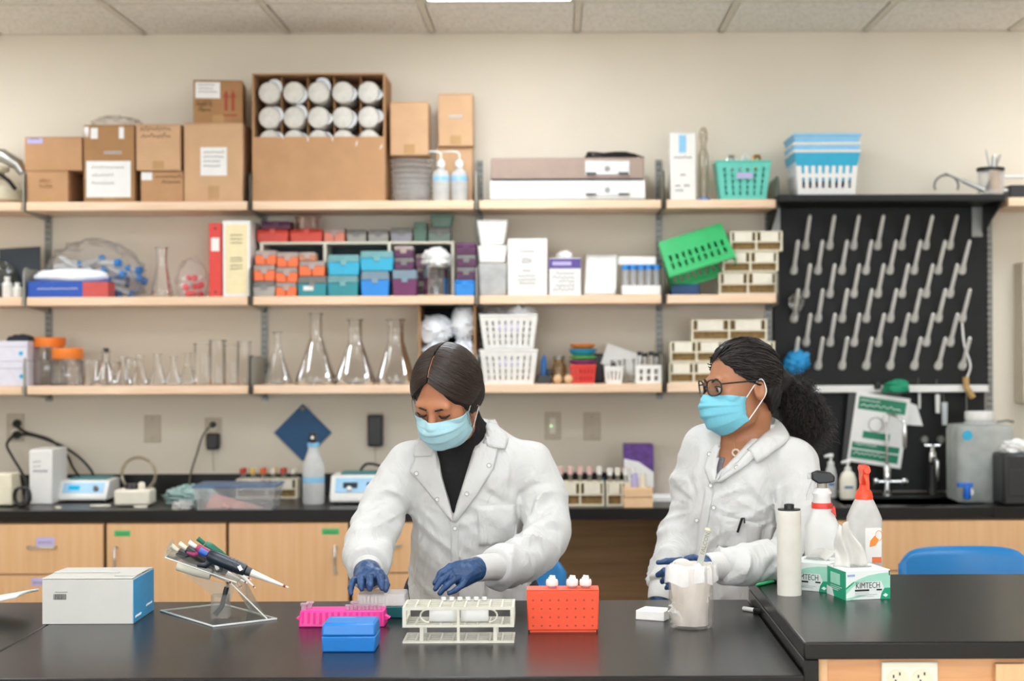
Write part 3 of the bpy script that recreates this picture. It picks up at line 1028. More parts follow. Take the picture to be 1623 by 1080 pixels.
# two flat instruments
def instrument(px0, px1, py0, zb, mat, label, dark):
    Y = Yb + .0
    x, w_, h = dims(px0, px1, py0, Y, zb)
    D = .24
    t = thing('flat_instrument', label, 'instrument', (x, Y + D / 2, zb))
    MB().box(-w_ / 2, w_ / 2, -D / 2, D / 2, .004, h).build('case', mat, t, bev=.004)
    MB().box(-w_ / 2 + .003, w_ / 2 - .003, -D / 2 - .002, D / 2 - .01, 0, .0055).build('base_edge', m_blackp if dark else m_greymetal, t)
    px_ = at(927, 260, Y).x - x
    pw = at(998, 260, Y).x - x
    o = MB().box(px_, pw, -D / 2 - .004, -D / 2 - .0005, h * .22, h * .86).build('control_panel', m_steel, t, bev=.001)
    MB().lathe([(.011, 0), (.01, .012)], 16, T=Matrix.Translation(((px_ + pw) / 2, -D / 2 - .004, h * .5)) @ Matrix.Rotation(PI / 2, 4, 'X')).build('dial', m_greymetal, o, smooth=True)
    for u in (.14, .86):
        MB().box(px_ + (pw - px_) * u - .02, px_ + (pw - px_) * u + .02, -D / 2 - .012, -D / 2 - .004, h * .24, h * .33).build('foot_clip', m_blackp, o)
    return h
m_brown = M('taupe_case', 'a08a7c', .5)
hI = instrument(777, 1024, 286, z, m_white, 'white flat laboratory instrument under the taupe one', False)
hJ = instrument(779, 1022, 250, z + hI + .001, m_brown, 'taupe flat laboratory instrument with a silver panel', True)
b = MB()
px_ = at(968, 242, Yb + .08)
pts = []
for k in range(60):
    a = k / 60 * 2 * PI * 4
    pts.append((.085 * math.cos(a) + .01 * math.sin(a * 2.3) + (.02 if math.cos(a) > .5 else 0), .045 * math.sin(a), .008 + .018 * k / 60 + .006 * math.sin(a * 1.5)))
b.tube(pts + [(.13, -.02, .012), (.14, -.05, .006)], .0045, 6)
o = b.build('coiled_cord', m_blackp, None, (px_.x - .01, Yb + .1, z + hI + hJ + .001), smooth=True)
tag(o, 'coiled black power cord lying on the taupe instrument', 'cord')

# white box, glass column, turquoise basket
c = carton(1063, 1104, 210, z, Yb + .01, .09, 'tall white box with blue print at the bracket', m_white, tape=False, name='tall_box', group=None)
sticker(c, .35, .62, .7, .96, m_bluelab, 0, 1, 'blue_print')
text('lettering', 'SUPPLIES'[:0] or ' ', .01, m_ink, c, (0, 0, 0)) if False else None
for k, (a, b_, v) in enumerate(((.15, .85, .62), (.4, .6, .36), (.2, .4, .2), (.55, .75, .2), (.2, .5, .13))):
    marks(c, a, b_, v, 8, .008, 50 + k)
Y = Yb + .06
t = thing('glass_column', 'tall hazy glass column with blue foot next to the white box', 'glass column', (at(1115, 300, Y).x, Y, z))
hh = at(1115, 202, Y).z - z
MB().lathe([(.02, .008), (.02, hh * .62), (.012, hh * .7), (.012, hh * .78), (.017, hh * .84), (.016, hh * .94), (.008, hh)], 18).build('glass_wall', clear('column_glass', 'ece6da', .3, 'd8cfc0'), t, smooth=True)
MB().lathe([(.028, 0), (.028, .008), (.02, .012)], 18).build('foot', m_bluep, t, smooth=True)
x, w_, h = dims(1137, 1223, 256, Yb + .01, z)
m_turq = M('turquoise_plastic', '5fc6b4', .45)
t = thing('turquoise_basket', 'turquoise plastic basket with round-hole pattern on the top shelf', 'basket', (x, Yb + .08, z))
basket(t, w_ * .82, .12, w_, .15, h, m_turq, cols=6, rows=5, gap=.35, th=.003)
MB().box(-.03, .035, -.0805, -.0795, h * .55, h * .7).build('label_strip', m_lav, t, rot=(0, 0, 0))
m_brass = M('brass', 'b98a3a', .3, .9)
for k, (dx, mt_, lb) in enumerate(((-.06, m_steel, 'small steel clamp in the turquoise basket'), (0, m_white, 'white plastic fitting in the middle of turquoise basket'), (.045, m_brass, 'brass fitting poking out of the turquoise basket'))):
    b = MB()
    zz = z + h
    b.tube([(0, 0, -.03), (0, 0, .012), (.01, 0, .03), (.024, 0, .03), (.03, 0, .012)], .007, 8)
    b.lathe([(.012, -.03), (.012, .0), (.008, .008)], 12, (.012, 0, 0))
    tag(b.build('fitting', mt_, None, (x + dx, Yb + .08, zz), smooth=True), lb, 'fitting', 'fittings in the turquoise basket')

# white and blue baskets on the black shelf
zb_ = at(1310, 307, 6.44).z + .001
Y = 6.46
x, w_, h = dims(1262, 1362, 246, Y, zb_)
t = thing('white_basket', 'white slotted basket on the black shelf', 'basket', (x, Y + .13, zb_))
basket(t, w_ * .9, .22, w_, .26, h, m_white, cols=8, rows=2, gap=.42)
for k, (py_, mm, lb) in enumerate(((240, m_cyan, 'bright blue tray nested in the white slotted basket'), (228, m_bluelab, 'pale blue tray nested second from the top'), (214, m_bluelab, 'pale blue tray nested on top of the basket stack'))):
    hz = at(1310, py_, Y).z
    q = thing('blue_tray', lb, 'tray', (x, Y + .13, hz), group='blue trays nested in the white basket')
    b = MB()
    W1, D1 = w_ + .012 + .0 * k, .272
    wallgrid(b, (-W1 * .45, -D1 * .45, -h * .75), (W1 * .45, -D1 * .45, -h * .75), (-W1 / 2, -D1 / 2, 0), (W1 / 2, -D1 / 2, 0), 1, 1, lambda i, j: False)
    wallgrid(b, (-W1 * .45, D1 * .45, -h * .75), (W1 * .45, D1 * .45, -h * .75), (-W1 / 2, D1 / 2, 0), (W1 / 2, D1 / 2, 0), 1, 1, lambda i, j: False)
    wallgrid(b, (-W1 * .45, -D1 * .45, -h * .75), (-W1 * .45, D1 * .45, -h * .75), (-W1 / 2, -D1 / 2, 0), (-W1 / 2, D1 / 2, 0), 1, 1, lambda i, j: False)
    wallgrid(b, (W1 * .45, -D1 * .45, -h * .75), (W1 * .45, D1 * .45, -h * .75), (W1 / 2, -D1 / 2, 0), (W1 / 2, D1 / 2, 0), 1, 1, lambda i, j: False)
    b.add([(-W1 * .45, -D1 * .45, -h * .75), (W1 * .45, -D1 * .45, -h * .75), (W1 * .45, D1 * .45, -h * .75), (-W1 * .45, D1 * .45, -h * .75)], [(0, 1, 2, 3)])
    for v_ in range(len(b.v)):
        X_, Y_, Z_ = b.v[v_]
        b.v[v_] = (X_ * (.93 if Z_ < -.01 else 1), Y_ * (.93 if Z_ < -.01 else 1), Z_)
    b.build('tray_shell', mm, q, solid=.002)
    MB().tube([(a_ * W1 / 2, c_ * D1 / 2, 0) for a_, c_ in ((-1, -1), (1, -1), (1, 1), (-1, 1))], .006, 6, closed=True).build('rim', m_white if k < 2 else m_bluelab, q)

# jar with tools on the black shelf
Y = 6.53
xj = at(1570, 300, Y).x
zb_ = at(1570, 306, 6.44).z + .001
t = thing('tool_jar', 'clear jar of tools with dark rim at the black shelf end', 'jar', (xj, Y, zb_))
MB().lathe([(.048, 0), (.052, .004), (.052, .1)], 24, cap1=False).build('glass_wall', m_plast, t, smooth=True)
MB().lathe([(.054, .094), (.054, .108)], 24, cap0=False, cap1=False).build('rim_band', m_blackp, t, smooth=True, solid=.003)
def tool(p0, p1, r, mat, lab, cat='tool', name='hand_tool'):
    a, b_ = Vector(p0), Vector(p1)
    q = thing(name, lab, cat, a, group='tools in the jar on the black shelf')
    d = b_ - a
    MB().tube([(0, 0, 0), d * .55], r, 10).build('grip', mat, q, smooth=True)
    MB().tube([d * .55, d * .9, d], [r * .55, r * .5, r * .2], 10).build('shaft', m_steel, q, smooth=True)
tool((xj + .02, Y, zb_ + .012), at(1562, 236, Y), .009, m_white, 'white-handled tool standing upright in the jar')
tool((xj + .02, Y + .01, zb_ + .02), (xj + .012, Y - .01, zb_ + .16), .021, m_card3, 'pale round wooden knob tool in the jar')
tool((xj - .01, Y + .02, zb_ + .02), (xj + .045, Y + .01, zb_ + .165), .009, m_blackp, 'black-handled tool leaning right in the jar')
tool((xj - .04, Y - .06, zb_ + .012), at(1497, 274, Y - .02), .009, m_steel, 'silver tool pointing left past the jar')
b = MB().tube([(.05 * math.cos(a_), 0, .05 + .045 * math.sin(a_)) for a_ in [k * PI / 8 for k in range(-1, 10)]], .005, 6)
o = b.build('wire_ring', m_greymetal, None, (at(1500, 300, 6.7).x, 6.7, zb_ + .003), smooth=True)
tag(o, 'grey wire loop standing behind the jar on the black shelf', 'wire loop')
# right end shelf goods
p = at(1612, 313, 6.5)
t = thing('clamp_stand', 'black clamp with white rods on the shelf at the right edge', 'clamp', (p.x + .05, 6.58, ZT + .003))
MB().box(-.07, .1, -.05, .05, 0, .055).build('clamp_block', m_blackp, t, bev=.004)
for zz in (.03, .085):
    MB().cyl((-.09, -.02, zz + .006), (.2, -.02, zz + .004), .007, 10).build('rod', m_white, t, smooth=True)
MB().box(.04, .06, -.03, 0, .055, .1).build('post', m_blackp, t)
# ================================================================== MIDDLE SHELF
z = ZM
Yb = YF + .012
# left end: dark board, bag, bottles
o = MB().box(-.085, .085, -.003, .003, 0, .2).build('dark_board', M('navy_board', '17222b', .5), None, (at(37, 425, 6.68).x, 6.64, z), (math.radians(-8), math.radians(-3), 0), bev=.002)
o.location.z = z + .011
tag(o, 'dark navy board leaning on the wall at the left end', 'board')
for k, (px_, h_, lb) in enumerate(((12, .085, 'small white bottle in front of the dark board'), (28, .06, 'shorter white capped bottle beside the bracket'))):
    t = thing('small_bottle', lb, 'bottle', (at(px_, 460, 6.53).x, 6.53, z), group='white bottles by the dark board')
    MB().lathe([(.018, 0), (.02, .004), (.02, h_ * .65), (.01, h_ * .78), (.01, h_ * .82)], 16).build('bottle_body', m_white, t, smooth=True)
    MB().lathe([(.012, h_ * .82), (.012, h_)], 16).build('cap', m_white, t, smooth=True)
o = blob(MB(), (0, 0, 0), .075, .05, .07, 12, .3).build('dark_bag', clear('smoky_bag', 'b8bcbc', .5, '6d726f'), None, (at(-4, 440, 6.62).x, 6.62, z), smooth=True)
tag(o, 'smoky plastic bag slumped below the dark board', 'bag')
# clear bag with blue-capped tubes
bx, by = at(150, 440, 6.66).x, 6.665
r = random.Random(5)
for k in range(36):
    a = r.uniform(-1, 1)
    L_ = .1
    th_ = r.uniform(-.5, .6)
    c0 = Vector((bx + r.uniform(-.14, .15), by + r.uniform(-.045, .04), z + .03 + r.uniform(0, .13) * (1 - abs(a) * .3)))
    T = Matrix.Translation(c0) @ Matrix.Rotation(r.uniform(-.4, .4), 4, 'Z') @ Matrix.Rotation(PI / 2 + th_, 4, 'Y')
    q = thing('capped_tube', 'blue-capped plastic tube inside the clear bag', 'tube', (0, 0, 0), group='blue-capped tubes in the clear bag')
    q.matrix_world = T
    MB().lathe([(.003, -L_ / 2), (.013, -L_ / 2 + .015), (.013, L_ / 2)], 12, cap1=False).build('tube_body', m_frost, q, smooth=True)
    MB().lathe([(.016, L_ / 2 - .008), (.016, L_ / 2 + .012)], 12).build('screw_cap', m_bluep if k % 4 else M('navy_cap', '1d3a6b', .4), q, smooth=True)
o = blob(MB(), (0, 0, 0), .19, .085, .115, 21, .16, 40, 22, fr=1.5).build('clear_bag', clear('big_bag', 'ffffff', .1, 'ffffff', .2, .15), None, (bx, by, z + .002), smooth=True)
tag(o, 'large clear plastic bag of blue-capped tubes on the middle shelf', 'bag')
# blue box with red end and white pack
x, w_, h = dims(44, 171, 446, Yb, z)
t = thing('blue_carton', 'low blue carton with red end panel in front of the clear bag', 'box', (x, Yb + .05, z))
MB().box(-w_ / 2, w_ / 2, -.05, .05, 0, h).build('body', M('carton_blue', '1a4fae', .4), t, bev=.002)
MB().box(w_ / 2 - .1, w_ / 2 + .0006, -.0506, .05, .001, h * .96).build('end_panel', M('carton_red', 'c8504a', .45), t)
scribble(-w_ / 2 + .04, w_ / 2 - .12, h * .5, .006, 20, -.051, seed=3).build('lettering', m_paper, t)
o = blob(MB(), (0, 0, 0), .145, .05, .026, 31, .1).build('folded_pack', m_bagw, None, (x, Yb + .05, z + h + .001), smooth=True)
tag(o, 'white plastic pack lying on the blue carton', 'pack')
erlen(257, 34, 393, z, Yb + .06, 'clear glass flask standing beside the bag of red caps', m_glassh, .5, None)
o = blob(MB(), (0, 0, 0), .062, .05, .075, 41, .18).build('cap_bag', clear('cap_bag_film', 'ffffff', .1, 'ffffff', .2, .15), None, (at(305, 440, Yb + .08).x, Yb + .08, z + .002), smooth=True)
tag(o, 'small clear bag of red and white caps left of the red binder', 'bag')
for k in range(20):
    q = MB().lathe([(.012, 0), (.013, .004), (.013, .014)], 12).build('cap', M('cap_red', 'e0404a', .4) if k % 3 else m_white, None,
        (at(305, 440, Yb + .08).x + r.uniform(-.04, .04), Yb + .08 + r.uniform(-.03, .025), z + .004 + (k // 7) * .032 + r.uniform(0, .008)), (r.uniform(-1, 1), r.uniform(-1, 1), 0), smooth=True)
    tag(q, 'loose %s cap inside the small clear bag' % ('red' if k % 3 else 'white'), 'cap', 'caps in the small clear bag')
# binders
def binder(px0, px1, py0, mat, label, spine):
    x, w_, h = dims(px0, px1, py0, Yb, z)
    D = .24
    t = thing('ring_binder', label, 'binder', (x, Yb + D / 2, z), group='binders on the middle shelf')
    for s in (-1, 1):
        MB().box(s * (w_ / 2 - .0015) - .0015, s * (w_ / 2 - .0015) + .0015, -D / 2, D / 2, 0, h).build('cover', mat, t)
    MB().box(-w_ / 2, w_ / 2, -D / 2 - .003, -D / 2, 0, h).build('spine', mat, t, bev=.002)
    MB().box(-w_ / 2 + .004, w_ / 2 - .004, -D / 2 + .01, D / 2 - .01, .005, h - .005).build('pages', m_paper, t)
    return t, w_, h, D
t, w_, h, D = binder(332, 352, 354, m_red, 'red ring binder with small white spine label', 0)
MB().box(-w_ * .32, w_ * .32, -D / 2 - .0042, -D / 2 - .0032, h * .62, h * .8).build('spine_label', m_paper, t)
for zz in (.06, .93):
    MB().lathe([(.005, 0), (.005, .001)], 10, T=Matrix.Translation((0, -D / 2 - .003, h * zz)) @ Matrix.Rotation(PI / 2, 4, 'X')).build('finger_hole', m_blackp, t)
t, w_, h, D = binder(354, 397, 350, m_white, 'thick white ring binder with cream spine sheet', 1)
MB().box(-w_ * .4, w_ * .4, -D / 2 - .0042, -D / 2 - .0032, h * .04, h * .95).build('spine_label', M('cream_sheet', 'ecdcb0', .8), t)
for k, v in enumerate((.8, .75, .7, .5, .46, .4, .36)):
    scribble(-w_ * .22, w_ * .22, h * v, .006, 8, -D / 2 - .005, seed=60 + k).build('lettering', m_ink, t)

# cubby organiser
x, w_, h = dims(412, 720, 383, Yb + .1, z)
D = .17
t = thing('cubby_organiser', 'white three-compartment cubby organiser with dark back behind tip boxes', 'organiser', (x, Yb + .1 + D / 2, z))
hb_ = D / 2
MB().box(-w_ / 2, w_ / 2, -hb_, hb_, h - .01, h).build('top_panel', m_ivory, t, bev=.001)
MB().box(-w_ / 2, w_ / 2, -hb_, hb_, 0, .006).build('bottom_panel', m_ivory, t, bev=.001)
for px_ in (414.5, 515, 617, 717.5):
    xx = at(px_, 420, Yb + .1).x - x
    MB().box(xx - .006, xx + .006, -hb_, hb_, .006, h - .01).build('divider', m_ivory, t, bev=.001)
MB().box(-w_ / 2 + .006, w_ / 2 - .006, hb_ - .004, hb_, .006, h - .01).build('back_panel', M('cubby_back', '1d2a2b', .6), t)
zc = z + h
m_lidw = clear('milky_lid', 'f0e6e0', .75, 'e6d8d0', .3, .2)
m_lidt = clear('teal_lid', 'c8e8ea', .8, 'aadfe2', .3, .2)
m_lidg = clear('grey_lid', 'd8d8d8', .75, 'b4b2ae', .3, .2)
m_lidb = clear('blue_lid', 'd8e8f4', .8, 'b6cfdd', .3, .2)
m_pale = M('pale_grey', 'a9a49c', .5)
def stack(lst, Yf, D, group):
    zb = None
    for px0, px1, py0, bm, lm, lab, kw in lst:
        zz = z if zb is None else zb
        t = tipbox(px0, px1, py0, zz + (.0005 if zb else 0), Yf, D, bm, lm, lab, group=group, **kw)
        zb = at((px0 + px1) / 2, py0, Yf).z + .0005
G1 = 'pipette tip boxes in front of the cubby'
stack([(401, 436, 446, m_pale, m_lidg, 'grey tip box at the bottom of the leftmost stack', {}),
       (402, 436, 420, m_orange, m_lidw, 'orange tip box second in the leftmost stack', dict(split=True)),
       (405, 438, 397, m_orange, m_lidw, 'orange tip box on top of the leftmost stack', dict(split=True))], Yb, .085, G1)
stack([(437, 470, 448, m_orange, m_lidw, 'orange tip box at the bottom of the second stack', dict(split=True)),
       (437, 472, 424, m_orange, m_lidw, 'orange tip box in the middle of the second stack', dict(split=True)),
       (439, 473, 400, m_orange, m_lidw, 'orange tip box on top of the second stack', dict(split=True))], Yb, .085, G1)
stack([(472, 518, 438, M('teal_dark', '178892', .4), m_lidg, 'dark teal tip box with white sticker under an orange one', dict(tab=1)),
       (474, 515, 414, m_orange, m_lidw, 'orange tip box on the stickered teal box', dict(split=True)),
       (474, 500, 400, M('faded_orange', 'cf8a66', .5), m_lidw, 'faded orange tip box on top of the third stack', {})], Yb, .085, G1)
stack([(519, 568, 437, M('teal_dark', '178892', .4), m_lidt, 'lower teal tip box of the plain teal pair', {}),
       (520, 570, 404, m_cyan, m_lidt, 'upper teal tip box of the plain teal pair', {})], Yb, .09, G1)
stack([(572, 617, 430, m_bluep, m_lidb, 'bright blue tip box with clear lid', {}),
       (571, 624, 398, m_cyan, m_lidt, 'cyan tip box with pale latch on the bright blue one', {})], Yb, .09, G1)
stack([(622, 661, 428, M('plum', '6a2457', .45), m_lidb, 'plum tip box with pale lid beside the bright blue one', {}),
       (625, 656, 409, m_purple, m_lidg, 'middle purple tip box above the pale-lidded plum box', {}),
       (625, 655, 390, m_purple, m_lidw, 'topmost purple tip box above the pale-lidded plum box', {})], Yb, .09, G1)
stack([(662, 690, 445, M('plum_dark', '3f2030', .45), m_lidw, 'dark brown-purple tip box behind the cloth-covered beaker', {}),
       (660, 692, 425, m_purple, m_lidw, 'purple tip box behind the cloth-covered beaker', {}),
       (659, 692, 403, M('mauve', '8d6576', .5), m_lidw, 'mauve tip box on top behind the cloth-covered beaker', {})], Yb + .12, .1, G1)
stack([(721, 753, 444, m_bluep, m_bluep, 'bright blue tip box under purple boxes at the bay end', dict(lid=.2)),
       (724, 754, 424, m_purple, m_lidg, 'lower purple tip box of the stack at the bay end', {}),
       (724, 755, 404, m_purple, m_lidg, 'middle purple tip box of the stack at the bay end', {}),
       (723, 755, 385, m_purple, m_purple, 'upper purple tip box of the stack at the bay end', {})], Yb, .085, G1)
beaker(692, 40, 420, z, Yb + .055, 'plastic beaker covered with crumpled white cloth', m_glassh, None)
o = blob(MB(), (0, 0, 0), .052, .045, .035, 51, .3, fr=1.6).build('white_cloth', m_paper, None, (at(692, 420, Yb + .055).x, Yb + .055, at(692, 424, Yb + .055).z), smooth=True)
o.location.z += .002
tag(o, 'crumpled white cloth on the plastic beaker', 'cloth')
# on top of the cubby
zsave = z
z = zc + .0005
G2 = 'boxes on top of the cubby'
Yc = Yb + .105
for a in [(407, 458, 364, M('red_tray', 'd8442e', .4), M('red_tray', 'd8442e', .4), 'left red tray on top of the cubby', dict(lid=.2)),
          (460, 512, 364, M('red_tray', 'd8442e', .4), M('red_tray', 'd8442e', .4), 'right red tray on top of the cubby', dict(lid=.2)),
          (514, 547, 361, M('coral', 'e58a72', .5), m_lidw, 'coral tip box with white lid on the cubby', dict(split=True)),
          (550, 581, 364, m_pale, m_lidg, 'first grey box on the cubby next to the coral one', {}),
          (584, 616, 364, m_pale, m_lidg, 'middle grey box on the cubby', {}),
          (620, 654, 361, M('greylilac', '9a98a0', .5), m_lidg, 'third grey box with lilac tint on the cubby', {}),
          (656, 677, 352, M('seagreen', '5a7a6a', .5), M('seagreen', '5a7a6a', .5), 'narrow green box on the cubby', {}),
          (679, 715, 361, M('sage', '74877a', .5), m_lidg, 'sage green box with clear lid on the cubby', {})]:
    stack([a], Yc, .1, G2)
z = at(430, 364, Yc).z + .001
stack([(414, 462, 351, M('purple_flat', '5a2a48', .5), M('purple_flat', '5a2a48', .5), 'flat purple box lying on the left red tray', {})], Yc, .09, G2)
t, hh = beaker(489, 38, 345, z, Yc + .05, 'round clear dish lying on the right red tray', clear('rosy_dish', 'f4e4e0', .35, 'd8b8b0'), None, 'clear_dish', 'dish')
z = at(697, 361, Yc).z + .001
x, w_, h = dims(682, 718, 342, Yc, z)
t = thing('teal_cup', 'pale teal plastic cup on the sage green box', 'cup', (x, Yc + .05, z))
MB().frus(w_ * .8, .06, w_, .075, 0, h).build('cup_body', clear('pale_teal', 'c0dcd2', .6, '8fbfae'), t, bev=.004)
MB().frus(w_ * 1.04, .08, w_ * 1.04, .08, h, h + .004).build('rim', M('teal_rim', '7fae9c', .5), t, bev=.001)
z = zsave

# bay four, middle shelf
t = thing('foam_cup_stack', 'stack of white foam tubs at the bracket over a frosted container', 'tub', (at(781, 400, Yb + .06).x, Yb + .06, at(781, 417, Yb + .03).z))
h1 = at(781, 390, Yb + .03).z - t.location.z
h2 = at(781, 350, Yb + .03).z - t.location.z
MB().frus(.105, .1, .118, .11, .0, h1).build('lower_tub', m_white, t, bev=.006)
MB().frus(.095, .09, .122, .115, h1 + .001, h2 - .004).build('upper_tub', m_white, t, bev=.006)
MB().frus(.126, .12, .124, .118, h2 - .004, h2).build('rim', m_white, t, bev=.002)
x, w_, h = dims(759, 804, 418, Yb, z)
t = thing('frosted_container', 'frosted rectangular container under the foam tubs', 'container', (x, Yb + .06, z))
MB().frus(w_ * .94, .1, w_, .115, 0, h - .004).build('body', m_frost, t, bev=.006)
MB().frus(w_, .115, w_, .115, h - .004, h).build('lid', m_white, t, bev=.001)
c = carton(805, 868, 378, z, Yb, .16, 'plain white carton with small grey print on the middle shelf', m_white, tape=False, name='white_carton', group=None)
for k, (a, b_, v) in enumerate(((.3, .68, .76), (.36, .6, .62), (.36, .6, .57), (.38, .58, .42), (.25, .7, .33), (.25, .72, .26), (.28, .7, .2))):
    marks(c, a, b_, v, 10, .008, 70 + k, M('grey_ink', '8c8882', .8))
c = carton(871, 921, 409, z, Yb + .01, .12, 'tissue carton with purple band on the middle shelf', m_paper, tape=False, name='tissue_carton', group=None)
sticker(c, 0.0, 1, .72, .98, M('violet_band', '5e4a92', .6), 0, 1, 'purple_band')
sticker(c, .1, .7, .8, .9, m_lav, 0, 1, 'lettering_band', -.0625)
for k in range(5):
    marks(c, .1 + .1 * (k % 3), .8, .12 + .11 * k, 9, .012, 80 + k, M('grey_ink', '8c8882', .8))
o = blob(MB(), (0, 0, 0), .025, .02, .013, 55, .4).build('tissue', m_paper, None, (c.location.x, c.location.y, z + c['h'] + .001), smooth=True)
tag(o, 'tissue poking out of the purple-banded carton', 'tissue')
p = at(950, 467, Yb + .1)
def crv(u, v):
    return ((u - .5) * .125 + .012 * v, -.05 + .1 * v ** 1.6 + .012 * math.sin(PI * u), v * .165)
o = MB().sheet(crv, 8, 10).build('curled_paper', m_paper, None, (p.x, p.y - .03, z + .002), smooth=True, solid=.003)
tag(o, 'curled sheet of white paper leaning between carton and tube rack', 'paper')
x, w_, h = dims(986, 1048, 452, Yb, z)
t = thing('foam_tube_rack', 'white foam block holding blue-capped tubes on the middle shelf', 'tube rack', (x, Yb + .06, z))
MB().box(-w_ / 2, w_ / 2, -.06, .06, 0, .038).build('foam_block', m_white, t, bev=.003)
zc_ = at(1016, 426, Yb).z - z
for k in range(5):
    for j in range(2):
        q = thing('capped_tube', 'blue-capped clear tube, %s of the %s row in the white foam block' % (['first', 'second', 'third', 'fourth', 'fifth'][k], 'front' if j == 0 else 'back'), 'tube', (x - w_ / 2 + .016 + k * (w_ - .032) / 4, Yb + .03 + j * .05, z + .0385), group='tubes in the foam block')
        MB().lathe([(.012, 0), (.012, zc_ - .04)], 12, cap1=False).build('tube_body', m_plast, q, smooth=True)
        MB().lathe([(.0145, zc_ - .04), (.0145, zc_ - .024)], 12).build('screw_cap', m_bluep, q, smooth=True)
o = MB().box(-.075, .075, -.04, .04, 0, .035).build('foam_sheet', m_white, None, (at(1010, 415, Yb + .05).x, Yb + .075, z + zc_ + .0155), bev=.004)
tag(o, 'white foam lid lying across the blue tube caps', 'foam sheet')

# bay five: tilted green basket, racks
m_gr = M('green_basket', '35b268', .4)
p = at(1104, 406, Yb + .07)
t = thing('green_basket', 'green slotted plastic basket tilted on its side', 'basket', (p.x, p.y, p.z), rot=(math.radians(180 - 24), math.radians(-17), math.radians(0)))
gb = basket(t, .262, .11, .275, .135, .165, m_gr, cols=9, rows=2, gap=.42, lo=.42, hi=.88, rimr=.006)
for ch in t.children:
    ch.location.z -= .082
MB().box(-.02, .015, -.0615, -.059, -.035, -.02).build('label_strip', m_lav, t)
o = MB().box(-.06, .06, -.04, .04, 0, .045).build('blue_block', M('denim', '1c4f86', .5), None, (at(1085, 455, Yb + .1).x, Yb + .13, z), bev=.006)
tag(o, 'dark blue block under the tilted green basket', 'block')
def racks(lst, Yf, group):
    for px0, px1, py0, py1, lab in lst:
        m__ = (px0 + px1) / 2
        zb = at(m__, py1, Yf).z
        x, w_, h = dims(px0, px1, py0, Yf, zb)
        if abs(zb - z) < .02:
            h += zb - z
            zb = z
        t = thing('tube_rack', lab, 'tube rack', (x, Yf + .055, zb), 0, group)
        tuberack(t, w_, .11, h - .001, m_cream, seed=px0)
racks([(1140, 1232, 432, 467, 'cream tube rack at the bottom of the middle shelf stack'), (1146, 1234, 399, 431.5, 'cream tube rack second in the middle shelf stack'),
       (1158, 1241, 366, 398.5, 'cream tube rack on top of the middle shelf stack')], Yb + .03, 'cream tube racks on the middle shelf')

# ================================================================== BOTTOM SHELF
z = ZL
for k, (y0, lb) in enumerate(((574, 'lower white box with blue dot at the left end of bottom shelf'), (541, 'upper white box with blue dot at the left end of bottom shelf'))):
    zz = z if k == 0 else z + hprev + .001
    x, w_, h = dims(-40, 44 - 1 * k, y0, Yb, zz)
    hprev = h
    t = thing('white_storage_box', lb, 'box', (x, Yb + .08, zz), group='white boxes with blue dots')
    MB().box(-w_ / 2, w_ / 2, -.08, .08, 0, h * .72).build('body', M('lilac_white', 'd9d6e0', .6), t, bev=.002)
    MB().box(-w_ / 2 - .001, w_ / 2 + .001, -.081, .081, h * .725, h).build('lid', M('lilac_white', 'd9d6e0', .6), t, bev=.002)
    MB().lathe([(.009, 0), (.009, .001)], 14, T=Matrix.Translation((w_ / 2 - .025, -.0802, h * .4)) @ Matrix.Rotation(PI / 2, 4, 'X')).build('blue_dot', m_cyan, t)
o = blob(MB(), (0, 0, 0), .05, .04, .017, 61, .2).build('dark_lump', M('navy_cloth', '20242e', .8), None, (at(33, 540, Yb + .08).x, Yb + .08, z + 2 * hprev + .006), smooth=True)
tag(o, 'dark cloth bundle on the white boxes', 'cloth')
def jar(px, pxw, py_lid, py_lidb, Y, lab):
    x = (px - CX) * Y / F
    R = pxw / 2 * Y / F
    t = thing('lidded_jar', lab, 'jar', (x, Y, z), group='orange-lidded jars')
    zl, zt2 = at(px, py_lidb, Y).z - z, at(px, py_lid, Y).z - z
    MB().lathe([(R * .95, 0), (R, .006), (R, zl * .75), (R * .8, zl * .95), (R * .8, zl)], 24, cap1=False).build('glass_wall', m_glassh, t, smooth=True)
    MB().lathe([(R * .88, zl), (R * .9, zl + .002), (R * .9, zt2 - .003), (R * .86, zt2)], 24).build('lid', M('orange_lid', 'f0822e', .4), t, smooth=True)
jar(77, 58, 535, 550, Yb + .13, 'tall glass jar with orange lid at the back')
jar(107, 54, 552, 569, Yb + .055, 'shorter glass jar with orange lid in front')
erlen(168, 40, 557, z, Yb + .06, 'small flask with black stopper on the bottom shelf', m_glassh, .32)
o = MB().lathe([(.008, 0), (.011, .01), (.012, .012), (.012, .018)], 14).build('stopper', m_blackp, None, (at(168, 557, Yb + .06).x, Yb + .06, at(168, 557, Yb + .06).z - .006), smooth=True)
tag(o, 'black rubber stopper in the small flask', 'stopper')
GB = 'small glassware on the bottom shelf'
